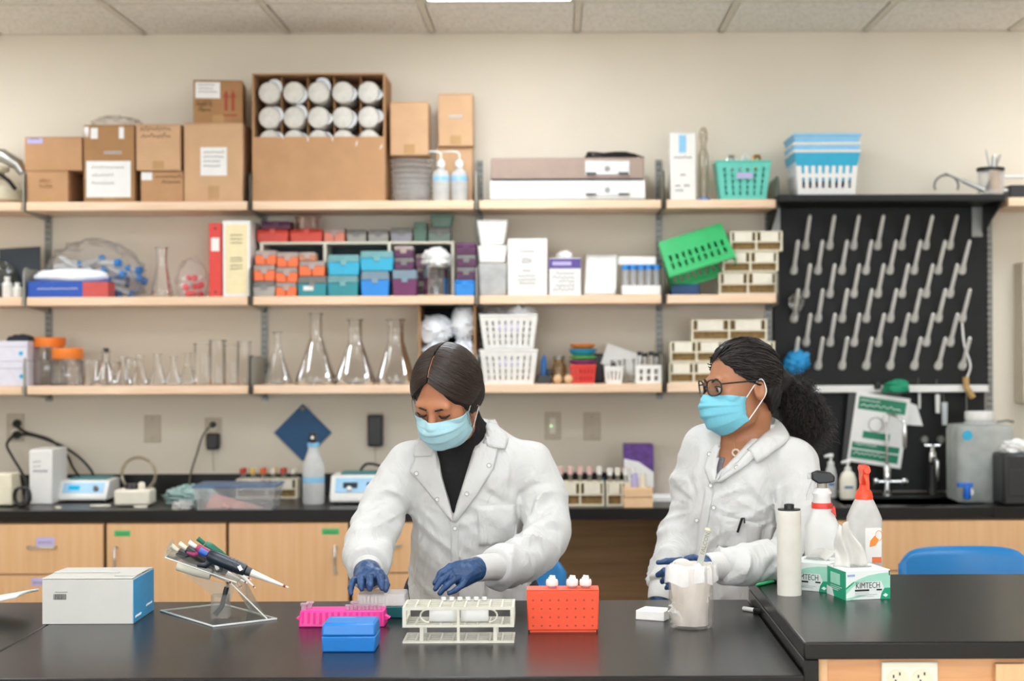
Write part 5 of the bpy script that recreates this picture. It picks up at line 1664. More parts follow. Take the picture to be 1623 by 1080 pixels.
# hung green sheet
p = at(1393, 682, WALL - .09)
t = thing('hanging_sign', 'green and white laminated sheet hung by a clip from the white trough', 'sign', (p.x, WALL - .085, p.z), rot=(0, math.radians(8.5), 0))
sw, sh = pm(86, 6.71), pm(112, 6.71)
MB().box(-sw / 2, sw / 2, -.001, .001, -sh / 2, sh / 2).build('laminate', m_paper, t, bev=.0004)
m_sg = M('sign_green', '0d7a58', .5)
for u0, u1, v0, v1 in ((.06, .94, .76, .94), (.22, .72, .36, .46), (.05, .93, .2, .29), (.05, .93, .06, .18)):
    MB().box(-sw / 2 + u0 * sw, -sw / 2 + u1 * sw, -.0022, -.0012, -sh / 2 + v0 * sh, -sh / 2 + v1 * sh).build('green_panel', m_sg, t)
for k, (u0, u1, v) in enumerate(((.1, .45, .88), (.1, .85, .81), (.1, .5, .25), (.1, .7, .12))):
    scribble(-sw / 2 + u0 * sw, -sw / 2 + u1 * sw, -sh / 2 + v * sh, .012, 12, -.003, seed=200 + k, th=.0018).build('lettering', m_paper, t)
MB().tube([(-.015 + .03 * math.cos(a), -.0022, .02 + .03 * math.sin(a)) for a in [2 * PI * k / 20 for k in range(20)]], .0018, 4, closed=True).build('printed_circle', M('grey_ink', '8c8882', .8), t)
o = MB().box(-sw / 2 - .012, sw / 2 - .02, -.001, .001, -sh / 2, sh / 2 + .02).build('dark_sheet', M('dark_sheet', '2c2d2b', .4), None, (p.x - .012, WALL - .075, p.z + .005), (0, math.radians(6), 0))
tag(o, 'dark sheet hanging behind the green sign', 'sheet')
o = MB().prism([(0, 0), (.09, .01), (.05, .09), (0, .1)], -.001, .001).build('paper_corner', m_paper, None, (at(1428, 668, WALL - .06).x, WALL - .062, at(1428, 672, WALL).z), (0, math.radians(10), 0))
tag(o, 'white paper corner sticking out behind the green sign', 'paper')
o = blob(MB(), (0, 0, 0), .045, .02, .022, 95, .4).build('green_scrubber', M('scrub_green', '1f8f68', .8), None, (at(1418, 618, WALL - .07).x, WALL - .1, at(1418, 621, WALL).z), smooth=True)
tag(o, 'green scrubber lying in the white trough above the sign', 'scrubber')
o = MB().lathe([(.012, -.014), (.016, 0), (.01, .014)], 14).build('binder_clip', m_blackp, None, (at(1391, 612, WALL - .09).x, WALL - .092, at(1391, 612, WALL).z + .004), smooth=True)
tag(o, 'black clip on the white trough holding the green sign', 'clip')
# hanging brushes
for k, (px_, y0, y1, r_, mm, lb) in enumerate(((1457, 622, 648, .006, m_white, 'thin white brush hanging below the trough'), (1486, 625, 655, .011, m_white, 'white bottle brush hanging left of the pair'), (1497, 638, 674, .013, M('brush_clear', 'c8ccce', .5), 'greyish bottle brush hanging lowest below the trough'))):
    a, b_ = at(px_, y0, WALL - .06), at(px_ + 2, y1, WALL - .06)
    q = thing('bottle_brush', lb, 'brush', (a.x, WALL - .06, b_.z), group='brushes hanging below the trough')
    H = a.z - b_.z
    MB().tube([(0, 0, 0), (0, 0, H)], [r_ * .8, r_], 10).build('brush_head', mm, q, smooth=True)
    MB().tube([(0, 0, H), (-.003, .01, H + .03), (-.002, .004, H + .06)], .0016, 6).build('wire_loop', m_greymetal, q)
pa, pb_ = at(1525, 512, WALL - .1), at(1535, 598, WALL - .1)
q = thing('hook_brush', 'long white-handled brush with tan bristles hung on a peg', 'brush', (pa.x, WALL - .1, pb_.z))
MB().tube(spline([(0, .0, pa.z - pb_.z), (.006, -.01, (pa.z - pb_.z) * .6), (at(1537, 560, 6.7).x - pa.x, -.01, .05), (at(1533, 598, 6.7).x - pa.x, 0, 0)]), .0045, 8).build('handle', m_white, q, smooth=True)
MB().tube(spline([(at(1531, 600, 6.7).x - pa.x, 0, 0), (at(1532, 615, 6.7).x - pa.x, 0, -.04), (at(1542, 632, 6.7).x - pa.x, 0, -.085)]), .013, 10).build('bristles', M('bristle_tan', 'b4935c', .9, var=.3, vs=120), q, smooth=True)
MB().tube([(at(1532, 630, 6.7).x - pa.x, 0, -.06), (at(1532, 665, 6.7).x - pa.x, 0, -.17)], .002, 6).build('wire_tail', m_greymetal, q)
# blue rag and clear flask on pegs
pp = at(1262, 574, WALL - .1)
o = blob(MB(), (0, 0, 0), .04, .03, .036, 97, .5, flat=False, fr=1.4).build('blue_glove', M('rag_cyan', '2a9ad6', .6), None, (pp.x, WALL - .1, pp.z), smooth=True)
tag(o, 'crumpled blue glove hung on a lower peg beside the person in glasses', 'glove')
pp = at(1262, 487, WALL - .1)
q = thing('peg_flask', 'small clear flask drying on a left-hand peg', 'flask', (pp.x, WALL - .11, pp.z - .04))
MB().lathe([(.012, 0), (.012, .02), (.034, .05), (.036, .075), (.015, .095)], 18, cap0=False).build('glass_wall', m_glassh, q, smooth=True)
# carboy
Y = yc(1563, 797)
x, w_, h = dims(1519, 1610, 676, Y, CT)
t = thing('carboy', 'large translucent water carboy with blue spigot by the sink', 'carboy', (x, Y + .12, CT))
def rrect(w_, d, r, z, n=6):
    out = []
    for sx_, sy_, a0 in ((1, 1, 0), (-1, 1, PI / 2), (-1, -1, PI), (1, -1, 1.5 * PI)):
        for k in range(n + 1):
            a = a0 + PI / 2 * k / n
            out.append(Vector((sx_ * (w_ / 2 - r) + r * math.cos(a), sy_ * (d / 2 - r) + r * math.sin(a), z)))
    return out
hs = h
MB().rings([rrect(w_ * .96, .22, .03, 0), rrect(w_, .23, .035, .015), rrect(w_, .23, .035, hs - .02), rrect(w_ * .94, .21, .03, hs), rrect(w_ * .5, .1, .04, hs + .006)]).build('tank', clear('carboy_plastic', 'f0f2f0', .6, 'e6e8e4', .25, .25), t, smooth=True)
MB().rings([rrect(w_ * .93, .2, .03, .004), rrect(w_ * .97, .215, .03, .015), rrect(w_ * .97, .215, .03, hs * .6)]).build('water', M('carboy_water', '9aa39c', .3), t, smooth=True)
MB().lathe([(.06, hs + .006), (.06, hs + .012), (.052, hs + .014), (.052, hs + .02)], 22, (.0, 0, 0)).build('neck', m_frost, t, smooth=True)
MB().lathe([(.056, hs + .02), (.057, hs + .024), (.057, hs + .05), (.052, hs + .053)], 24).build('lid', m_white, t, smooth=True)
MB().tube([(.06, -.03, hs + .012), (.1, -.03, hs + .018), (.13, -.02, hs + .012)], .005, 8).build('handle', m_greymetal, t, smooth=True)
zz = at(1530, 778, Y).z - CT
sg = MB().tube([(-.08, -.115, zz), (-.08, -.17, zz - .002)], .014, 12).build('spigot', m_white, t, smooth=True)
MB().lathe([(.012, -.03), (.016, -.02), (.014, .018), (.01, .022)], 12, (-.092, -.165, zz)).box(-.13, -.07, -.175, -.155, zz + .018, zz + .034).build('spigot_tap', M('tap_blue', '1a66c8', .4), t, bev=.003)
MB().lathe([(.02, 0), (.02, .001)], 12, T=Matrix.Translation((-w_ / 2 + .035, -.1155, hs * .88)) @ Matrix.Rotation(PI / 2, 4, 'X')).build('blue_sticker', m_cyan, t)
Y = yc(1605, 803)
x, w_, h = dims(1589, 1660, 720, Y, CT)
t = thing('black_dispenser', 'black boxy dispenser at the right edge of the counter', 'dispenser', (x, Y + .08, CT))
MB().box(-w_ / 2, w_ / 2, -.08, .08, 0, h).build('body', m_blackp, t, bev=.012)
MB().box(-w_ / 2 + .02, w_ / 2 - .02, -.083, -.08, h * .2, h * .7).build('front_panel', m_blackp, t, bev=.002)
o = blob(MB(), (0, 0, 0), .05, .03, .022, 98, .4).build('tissue', m_paper, None, (x - .01, Y + .08, CT + h + .001), smooth=True)
tag(o, 'white tissue sticking out of the black dispenser', 'tissue')
# ================================================================== FOREGROUND BENCH GOODS
z = BT
def yb(px, py, zz=BT):
    return (EYE - zz) * F / (py - CY + RS * (px - CX))
# white box with blue side
Y = yb(137, 990)
x, w_, h = dims(65, 209, 917, Y, z)
D = .19
t = thing('product_box', 'white cardboard box with barcode and bright blue side on the bench', 'box', (x, Y + D / 2, z))
MB().box(-w_ / 2, w_ / 2, -D / 2, D / 2, 0, h - .003).build('body', M('box_white', 'cdcbc4', .55, var=.02), t, bev=.0015)
m_bs = M('box_blue_side', '35a2da', .35, var=.12, vs=9)
sd = MB().box(w_ / 2 + .0002, w_ / 2 + .0012, -D / 2 + .002, D / 2 - .002, .002, h - .005).build('blue_side', m_bs, t)
for k, (y0, y1, zz) in enumerate(((.02, .07, .022), (-.08, -.03, .012))):
    b = MB()
    r = random.Random(k)
    pts = [(w_ / 2 + .0018, y0 + (y1 - y0) * i / 9, zz + (.004 if i % 2 else 0)) for i in range(10)]
    b.tube(pts, .0012, 4).build('lettering', m_paper, sd)
fl = MB().box(-w_ / 2, w_ / 2, -D / 2, -.012, -.001, .001)
fl.build('flap', M('box_white', 'cdcbc4', .55), t, (0, 0, h - .001), bev=.0005)
MB().box(-w_ / 2, w_ / 2, -.012 + .004, D / 2, -.001, .001).build('flap', M('box_white', 'cdcbc4', .55), t, (0, .0, h + .0005), (math.radians(-2.0), 0, 0), bev=.0005)
MB().box(w_ / 2 - .05, w_ / 2 + .0, -D / 2 + .03, D / 2 - .03, h + .0008, h + .0016).build('tuck_tab', M('box_white', 'cdcbc4', .55), t)
bc = MB()
r = random.Random(4)
u = -w_ / 2 + .026
bar = MB()
while u < -w_ / 2 + .055:
    wd = r.choice((.0006, .0009, .0015))
    bar.box(u, u + wd, -D / 2 - .0006, -D / 2 - .0001, .056, .069)
    u += wd + r.choice((.0006, .001))
o = bar.build('barcode', m_ink, t)
o['kind'] = 'stuff'
scribble(-w_ / 2 + .03, -w_ / 2 + .058, .0725, .002, 14, -D / 2 - .0004, seed=8, th=.0004).build('lettering', m_ink, t)
# curled paper at left
def cp(u, v):
    return (-.26 + .34 * u, .0 + .17 * v, .004 + .05 * u ** 1.5 * (1 - .2 * v) + .004 * math.sin(3 * v))
p = at(30, 965, 3.75)
o = MB().sheet(cp, 14, 6).build('paper_booklet', m_paper, None, (at(20, 960, 3.78).x - .06, 3.74, z), smooth=True, solid=.006)
tag(o, 'curled white paper booklet at the left edge of the bench', 'paper')

# ------------------------------------------------ pipette stand
m_acr = clear('acrylic', 'f4f6f4', .16, 'ece9e2', .35, .05)
m_acre = M('acrylic_edge', 'dedfda', .25)
pl = [Vector((at(px_, py_, yb(px_, py_)).x, yb(px_, py_), 0)) for px_, py_ in ((255, 970), (338, 995), (438, 983))]
Lf, Fr, Rt = pl
Bk = Lf + Rt - Fr
cen = (Lf + Rt) / 2
t = thing('pipette_stand', 'clear acrylic pipette stand with slanted tray and rhombic base', 'pipette stand', (cen.x, cen.y, z))
lc = lambda v: Vector((v.x - cen.x, v.y - cen.y, v.z))
quad = [lc(v) for v in (Lf, Fr, Rt, Bk)]
MB().prism([(q.x, q.y) for q in quad], 0, .005, 'z').build('base_plate', m_acr, t, bev=.001)
b = MB().tube([q + Vector((0, 0, .0025)) for q in quad], .0024, 6, closed=True).build('edge_line', m_acre, t)
# point helper: stand-local from pixel and depth
def sl(px_, py_, Y_):
    p_ = at(px_, py_, Y_)
    return Vector((p_.x - cen.x, p_.y - cen.y, p_.z - z))
# slanted support sheet: from right base edge up to the tray
A_, B_ = lc(Fr * .15 + Rt * .85) + Vector((0, 0, .005)), lc(Bk * .5 + Rt * .5) + Vector((0, 0, .005))
C_, D_ = sl(388, 915, 3.86), sl(366, 925, 3.7)
def plate_q(b, pts, th):
    n = (pts[1] - pts[0]).cross(pts[-1] - pts[0]).normalized() * th / 2
    k = len(pts)
    b.add([p_ - n for p_ in pts] + [p_ + n for p_ in pts], [tuple(range(k)), tuple(reversed(range(k, 2 * k)))] + [(i, (i + 1) % k, k + (i + 1) % k, k + i) for i in range(k)])
    return b
plate_q(MB(), [A_, B_, C_, D_], .004).build('support_sheet', m_acr, t)
E_, F_ = sl(262, 884, 3.70), sl(375, 924, 3.70)
E2, F2 = sl(275, 868, 3.86), sl(388, 912, 3.86)
plate_q(MB(), [E_, F_, F2, E2], .004).build('tray_sheet', m_acr, t)
plate_q(MB(), [sl(262, 884, 3.70), sl(275, 868, 3.86), sl(274, 856, 3.86), sl(266, 866, 3.72)], .004).build('tray_end', m_acr, t)
for a_, b_ in ((E_, F_), (E2, F2), (E_, E2), (D_, A_)):
    MB().tube([a_, b_], .0016, 6).build('edge_line', m_acre, t)
plate_q(MB(), [sl(292, 910, 3.74), sl(372, 929, 3.74), sl(366, 952, 3.74), sl(340, 946, 3.74)], .004).build('gusset_sheet', m_acr, t)
# small cup on the base
cx_ = sl(350, 978, 3.74)
MB().box(cx_.x - .019, cx_.x + .019, -.018 + cx_.y, .018 + cx_.y, .0055, .058).build('cup', m_acr, t)
MB().tube([(cx_.x - .013, cx_.y, .011), (cx_.x + .002, cx_.y, .03), (cx_.x + .014, cx_.y, .075)], [.007, .006, .0055], 10).build('black_strut', m_blackp, t, smooth=True)
# pipettes
def pipette(head, nose, tip, r, body, knob, lab, grip=None, coney=.7):
    h0, n0, t0 = Vector(head), Vector(nose), Vector(tip)
    q = thing('pipette', lab, 'pipette', h0, group='pipettes on the acrylic stand')
    d = n0 - h0
    u = d.normalized()
    L_ = d.length
    MB().tube([u * 0, u * .008, u * L_ * .25, u * L_ * .8, u * L_ * .97, u * L_], [r * .75, r * .95, r, r * .92, r * .85, r * .6], 16).build('body', body, q, smooth=True)
    up = Vector((0, 0, 1)) - u * u.z
    up.normalize()
    side = u.cross(up)
    for k in range(5):
        c = u * L_ * (.35 + .09 * k)
        MB().tube([c - u * .0012, c + u * .0012], r * 1.01, 16).build('grip_rib', body, q, smooth=True)
    # finger hook curling below the head
    MB().tube([u * .012 - up * r * .6, u * .004 - up * r * 1.6 , -u * .014 - up * r * 2.0], [r * .55, r * .45, r * .25], 10).build('finger_hook', body, q, smooth=True)
    MB().tube([-u * .022 + up * .001, -u * .002], [r * .52, r * .42], 14).build('plunger_knob', knob, q, smooth=True)
    MB().tube([u * L_, u * (L_ + .012)], [r * .7, r * .62], 14).build('collar', M('collar_grey', '3b3d3e', .4), q, smooth=True)
    t1 = t0 - h0
    a = u * (L_ + .008)
    MB().tube([a, a * .65 + t1 * .35, a * .12 + t1 * .88, t1], [r * .56, r * .42, r * .18, r * .12], 14).build('nozzle', M('pip_white', 'e2dfd8', .35), q, smooth=True)
    MB().tube([a * .13 + t1 * .87, a * .07 + t1 * .93], [r * .2, r * .19], 12).build('ring_band', M('band_red', '8a2a24', .5), q, smooth=True)
    MB().box(-.004, .004, -.0004, .0004, -.006, .006, Matrix.Translation(u * L_ * .86 - Vector((0, r * .92, 0)) + up * r * .2) @ Matrix.Rotation(-.5, 4, 'Y')).build('label_sticker', m_paper, q)
    return q
m_navy = M('pip_navy', '1d2731', .35)
pipette(at(330, 880, 3.66), at(390, 905, 3.66), at(457, 932, 3.66), .0155, m_navy, M('knob_blue', '1f55b0', .35), 'navy pipette in front with blue knob and long white tip')
pipette(at(312, 868, 3.74), at(372, 903, 3.745), at(405, 933, 3.75), .011, M('pip_magenta', '9a2a5e', .4), m_white, 'magenta pipette with white knob on the stand')
pipette(at(296, 870, 3.78), at(352, 905, 3.79), at(392, 925, 3.80), .012, M('pip_black', '25282a', .4), m_ivory, 'black-and-grey pipette second from the stand end')
pipette(at(283, 874, 3.82), at(330, 905, 3.83), at(368, 925, 3.84), .012, M('pip_dark', '2c2f31', .4), m_ivory, 'dark pipette at the raised end of the stand')
pipette(at(325, 863, 3.80), at(356, 885, 3.81), at(398, 920, 3.82), .0115, M('pip_green', '147058', .4), M('pip_green', '147058', .4), 'green pipette at the back of the stand')
# reservoir bottle lying below the tray
b_ = MB().tube([sl(281, 897, 3.78), sl(300, 902, 3.78), sl(315, 906, 3.78), sl(334, 911, 3.78)], [.011, .0125, .0135, .0125], 14)
b_.build('storage_sleeve', m_ivory, t, smooth=True)

# ------------------------------------------------ pink rack
Y = yb(540, 995)
x, w_, h = dims(469, 610, 969, Y, z)
m_pink = M('pink_plastic', 'f0389a', .4)
t = thing('pink_rack', 'hot pink tube rack with clear tubes behind the blue box', 'tube rack', (x, Y + .035, z))
MB().frus(w_ * .97, .07, w_ * .94, .062, 0, h).build('rack_block', m_pink, t, bev=.003)
for s in (-1, 1):
    MB().prism([(s * w_ * .46, h * .25), (s * w_ * .53, h * .45), (s * w_ * .46, h * .65)], -.012, .012).build('end_tab', m_pink, t)
for k in range(14):
    MB().tube([(-w_ * .44 + k * w_ * .88 / 13, -.0345, h * .25), (-w_ * .44 + k * w_ * .88 / 13, -.0325, h * .92)], .003, 6).build('front_rib', m_pink, t)
m_lt = clear('tube_clear', 'f6eef2', .45, 'f0dce6', .3, .1)
def minitube(X_, Y_, Z_, lab, grp, big=False):
    q = thing('microtube', lab, 'tube', (X_, Y_, Z_), group=grp)
    s = 1.25 if big else 1
    MB().lathe([(.0048 * s, 0), (.0048 * s, .007 * s), (.0062 * s, .0075 * s), (.0062 * s, .0095 * s)], 12).build('tube_neck', m_lt, q, smooth=True)
    MB().box(-.0055 * s, .0085 * s, -.0055 * s, .0055 * s, .0096 * s, .0118 * s).build('flip_lid', m_lt, q, bev=.001)
for k in range(9):
    minitube(x + .012 + k * .0088, Y + .015, z + h, 'clear microtube, %s in the row at the right of the pink rack' % ['first', 'second', 'third', 'fourth', 'fifth', 'sixth', 'seventh', 'eighth', 'last'][k], 'clear microtubes in the pink rack')
minitube(x - w_ / 2 + .012, Y + .02, z + h, 'larger clear tube at the left end of the pink rack', 'left-end tubes in pink rack', True)
minitube(x - w_ / 2 + .022, Y + .04, z + h, 'larger clear tube behind the left-end one in the pink rack', 'left-end tubes in pink rack', True)
minitube(x + .022, Y + .045, z + h + .0, 'single tall clear tube behind the microtube row', None, True)

# blue box in front
Y = yb(550, 1035)
x, w_, h = dims(507, 593, 990, Y, z)
m_bb = M('tipbox_blue', '1878c8', .38, var=.05, vs=30)
t = thing('blue_tip_box', 'royal blue tip box nearest the camera on the bench', 'tip box', (x, Y + .05, z))
MB().frus(w_ * .97, .093, w_, .097, 0, h * .56).build('base', m_bb, t, bev=.003)
MB().frus(w_, .097, w_ * .965, .088, h * .57, h).build('lid', m_bb, t, bev=.004)
MB().frus(w_ * .9, .08, w_ * .88, .078, h, h + .0012).build('lid_panel', m_bb, t, bev=.001)
scribble(-w_ * .38, w_ * .05, 0, .004, 18, 0, seed=77, th=.0006).build('lettering', m_bluelab, t, (0, .02, h + .0016), (-PI / 2, 0, 0))
# teal / clear tip box
Y = yb(602, 981)
x, w_, h = dims(563, 641, 962, Y, z)
t = thing('teal_tip_box', 'dark teal tip box with clear lid under the gloved hand', 'tip box', (x, Y + .045, z))
MB().frus(w_ * .98, .085, w_ * 1.0, .088, 0, h).build('base', M('tip_teal', '0f5f66', .4), t, bev=.003)
h2 = at(602, 943, Y).z - z
m_cl = clear('clear_lid', 'fefefe', .42, 'ffffff', .25, .08)
MB().frus(w_ * 1.01, .09, w_ * .96, .082, h + .0005, h2).build('lid', m_cl, t, bev=.003)
m_tip = M('tip_frost', 'e8dcd4', .5)
for k in range(12):
    for j in range(5):
        MB().lathe([(.0028, h * .9), (.0036, h2 - .008)], 6, (-w_ * .42 + k * w_ * .84 / 11, -.03 + j * .015, 0)).build('pipette_tip', m_tip, t)
MB().box(-.012, .012, -.048, -.0445, h - .006, h + .006).build('latch', m_cl, t)

# ------------------------------------------------ white slotted tube rack
Yf_, Yk = yb(724, 1020), yb(726, 1003)
x, w_, h = dims(636, 813, 963, Yf_, z)
D = .105
m_rw = M('rack_white', 'd9d5c6', .45, var=.06, vs=60)
t = thing('white_tube_rack', 'off-white three-tier open tube rack in the centre of the bench', 'tube rack', (x, Yf_ + D / 2, z))
def grate(zz, th, nx, ny, nm):
    b = MB()
    b.box(-w_ / 2, w_ / 2, -D / 2, -D / 2 + .005, zz, zz + th).box(-w_ / 2, w_ / 2, D / 2 - .005, D / 2, zz, zz + th)
    b.box(-w_ / 2, -w_ / 2 + .005, -D / 2 + .005, D / 2 - .005, zz, zz + th).box(w_ / 2 - .005, w_ / 2, -D / 2 + .005, D / 2 - .005, zz, zz + th)
    o = b.build(nm, m_rw, t)
    for i in range(1, nx):
        u = -w_ / 2 + i * w_ / nx
        MB().box(u - .0018, u + .0018, -D / 2 + .005, D / 2 - .005, zz + .0003, zz + th - .0003).build('cross_bar', m_rw, o)
    for j in range(1, ny):
        v = -D / 2 + j * D / ny
        MB().box(-w_ / 2 + .005, w_ / 2 - .005, v - .0016, v + .0016, zz + .0006, zz + th - .0006).build('long_bar', m_rw, o)
grate(0, .004, 9, 5, 'bottom_grate')
zm_ = at(724, 995, Yf_).z - z
grate(zm_, .005, 9, 4, 'middle_grate')
grate(h - .006, .006, 9, 4, 'top_grate')
for s in (-1, 1):
    b = MB()
    b.box(s * (w_ / 2 - .004) - .004, s * (w_ / 2 - .004) + .004, -D / 2, -D / 2 + .012, zm_ + .005, h - .006).box(s * (w_ / 2 - .004) - .004, s * (w_ / 2 - .004) + .004, D / 2 - .012, D / 2, zm_ + .005, h - .006)
    b.box(s * (w_ / 2 - .004) - .004, s * (w_ / 2 - .004) + .004, -D / 2 + .012, D / 2 - .012, h * .5, h * .62)
    b.build('end_frame', m_rw, t)
    MB().box(s * w_ * .33 - .004, s * w_ * .33 + .004, -D / 2 + .004, -D / 2 + .012, .004, zm_).build('leg', m_rw, t)
    MB().box(s * w_ * .33 - .004, s * w_ * .33 + .004, D / 2 - .012, D / 2 - .004, .004, zm_).build('leg', m_rw, t)
    MB().tube([(s * (w_ * .27 + .018 * math.sin(a)), -D / 2 + .02, (zm_ + h) / 2 + .014 * math.cos(a)) for a in [k * PI / 8 for k in range(9)]], .002, 6).build('handle_loop', m_rw, t, smooth=True)
MB().box(-.003, .003, -D / 2 + .001, -D / 2 + .008, .004, h - .006).build('centre_post', m_rw, t)
for s in (-1, 1):
    o = MB().sheet(lambda u, v, s=s: (s * (.004 + u * w_ * .25), -D / 2 + .03 - .006 * math.sin(v * PI), zm_ + .006 + v * (h - zm_ - .014)), 4, 6).build('label_card', m_paper, t, smooth=True, solid=.0015)
for k in range(6):
    xx = at(703 + k * 12.9, 950, Yf_ + D - .02).x
    q = thing('capped_tube', 'white-capped tube in the back row of the off-white rack, %s from the left' % ['first', 'second', 'third', 'fourth', 'fifth', 'sixth'][k], 'tube', (xx, Yf_ + D - .014, z + zm_ + .0055), group='capped tubes in the off-white rack')
    MB().lathe([(.004, 0), (.0048, .006), (.0048, h - zm_ - .006)], 10).build('tube_body', m_plast, q, smooth=True)
    MB().lathe([(.0056, h - zm_ - .005), (.0056, h - zm_ + .0015)], 10).build('cap', m_white, q, smooth=True)

# ------------------------------------------------ orange rack
Y = yb(890, 1003)
x, w_, h = dims(833, 948, 937, Y, z)
m_or = M('rack_orange', 'f2532e', .42, var=.04, vs=30)
t = thing('orange_rack', 'bright orange bottle rack dotted with small holes', 'rack', (x, Y + .03, z))
D = .06
sh_ = MB().frus(w_ * .97, D * .94, w_, D, 0.004, h)
sh_.build('rack_block', m_or, t, bev=.0025)
MB().box(-w_ * .46, w_ * .46, -D * .42, D * .42, 0, .004).build('foot', m_or, t)
MB().box(-w_ * .5, w_ * .5, -D * .5, D * .5, h, h + .0025).build('top_lip', m_or, t, bev=.001)
m_dot = M('orange_dark', 'b93a20', .5)
for i in range(8):
    for j in range(4):
        pz = h * (.16 + .205 * j)
        MB().lathe([(.0024, 0), (.0019, .0006)], 10, T=Matrix.Translation((-w_ / 2 + w_ * (.09 + .117 * i), -D / 2 - .0003 + (h - pz) / h * .002, pz)) @ Matrix.Rotation(PI / 2, 4, 'X')).build('dimple', m_dot, t)
for k, px_ in enumerate((875, 907, 928)):
    q = thing('dropper_bottle', ['white-capped bottle standing apart at the left of the orange rack', 'middle white-capped bottle in the orange rack', 'white-capped bottle at the right of the orange rack'][k], 'bottle', (at(px_, 930, Y + .03).x, Y + .03, z + h + .003), group='bottles in the orange rack')
    MB().lathe([(.0095, 0), (.0105, .004)], 16).build('shoulder', m_lt, q, smooth=True)
    MB().lathe([(.0125, .0045), (.0135, .006), (.0135, .014), (.012, .018), (.008, .0185), (.008, .0225)], 18).build('screw_cap', m_white, q, smooth=True)
    for a in (0, 2.1, 4.2):
        MB().box(-.003, .003, -.0022, .0022, .0226, .0265, Matrix.Rotation(a, 4, 'Z') @ Matrix.Translation((.004, 0, 0))).build('cap_nub', m_white, q)

# ------------------------------------------------ foam block, marker, beaker
Y = yb(1035, 985)
t = MB().frus(.07, .062, .069, .06, 0, .022).build('foam_block', M('foam_white', 'eeece6', .8, bump=.3, bs=160), None, (at(1037, 975, Y + .04).x, Y + .035, z), (0, 0, math.radians(-24)), bev=.002)
tag(t, 'white foam block lying on the bench beside the lined beaker', 'foam block')
Y = yb(1192, 972)
t = thing('marker_pen', 'white marker with black cap lying by the raised bench', 'pen', (at(1187, 966, Y).x, Y + .02, z), math.radians(-48))
MB().tube([(-.014, 0, .0055), (.02, 0, .0055)], .0052, 10).build('barrel', m_white, t, smooth=True)
MB().tube([(.02, 0, .0057), (.052, 0, .0057)], .0055, 10).build('cap', m_blackp, t, smooth=True)
Y = yb(1098, 1000)
R = 35.5 * Y / F
xb_ = at(1098, 990, Y).x
hB = at(1098, 903, Y).z - z
t = thing('lined_beaker', 'clear plastic beaker lined with a white plastic bag', 'beaker', (xb_, Y + R, z))
m_bk = clear('beaker_plastic', 'fefcfa', .14, 'fffaf2', .25, .08)
MB().lathe([(.001, .001), (R * .93, .001), (R, .008), (R, hB * .97), (R * 1.03, hB)], 40, cap0=False, cap1=False).build('beaker_wall', m_bk, t, smooth=True)
def crs(u, v):
    a = 2 * PI * u
    n = 1 + .03 * math.sin(7 * a + 5 * v) + .025 * math.sin(13 * a - 9 * v)
    rr = R * .93 * n * (.84 + .14 * v + .05 * math.sin(6 * v + 3 * math.cos(a)))
    return (rr * math.cos(a), rr * math.sin(a), .006 + v * hB * 1.0)
m_liner = clear('liner_film', 'fffdfa', .9, 'fdf6f0', .15, .2)
MB().sheet(crs, 48, 22, True).build('bag_inside', m_liner, t, smooth=True)
def fold(u, v):
    a = 2 * PI * u
    w1 = .004 * math.sin(9 * a) + .004 * math.sin(5 * a + 1)
    if v < .5:
        k = v / .5
        rr = R * (.97 + .1 * k) + w1 * k
        zz = hB * (1.0 + .03 * math.sin(PI * k)) + .006 * math.sin(4 * a) * k + (.006 * math.sin(3 * a + 2) if v < .25 else 0)
    else:
        k = (v - .5) / .5
        rr = R * (1.07 + .03 * k) + w1 * (1 + .3 * k)
        zz = hB * (1.0 - .25 * k) + .006 * math.sin(4 * a)
    return (rr * math.cos(a), rr * math.sin(a), zz)
MB().sheet(fold, 60, 10, True).build('bag_cuff', clear('cuff_film', 'fffffc', .85, 'ffffff', .15, .2), t, smooth=True)
a0 = -.18
MB().sheet(lambda u, v: (R * 1.006 * math.cos(a0 + .1 * u), R * 1.006 * math.sin(a0 + .1 * u), .012 + v * hB * .7), 3, 2).build('orange_stripe', M('stripe_orange', 'f26a48', .5), t)
for k, (dx, dy, sd, lb) in enumerate(((-.012, .0, 101, 'crumpled white wipe low in the lined beaker'), (.012, .006, 102, 'crumpled white wipe higher in the lined beaker'))):
    o = blob(MB(), (0, 0, 0), R * .55, R * .55, .034, sd, .4, fr=1.5).build('used_wipe', m_paper, None, (xb_ + dx, Y + R + dy, z + .008 + .045 * k), smooth=True)
    tag(o, lb, 'wipe')
# serological pipette
pa, pb_ = at(1104, 915, Y + R + .01), at(1123, 838, Y + R + .03)
q = thing('serological_pipette', 'clear plastic pipette with green print standing in the lined beaker', 'pipette', pa)
d = pb_ - pa
MB().tube([d * -.35, d * -.1, d * .93, d], [.004, .0075, .0075, .006], 14).build('tube_body', clear('sero', 'f8f8f4', .4, 'f4f2ec', .3, .06), q, smooth=True)
MB().tube([d * .95, d * 1.0], [.0078, .0078], 14).build('cotton_plug', M('cotton_band', 'd8d4b4', .6), q, smooth=True)
ang = math.atan2(d.z, d.x)
text('lettering', 'FALCON', .013, M('falcon_ink', '6f7a5c', .6), q, d * .46 + Vector((.003, -.0085, 0)), rot=(PI / 2, -ang, 0))
for k in range(7):
    c = d * (.05 + .05 * k) + Vector((0, -.0078, 0))
    MB().box(-.003, .004, -.0003, .0003, -.0006, .0006, Matrix.Translation(c)).build('graduation', M('grad_green', '6bb38a', .6), q)
MB().tube([d * .02 + Vector((0, -.008, 0)), d * .28 + Vector((0, -.008, 0))], .0008, 4).build('green_print', M('grad_green', '6bb38a', .6), q)

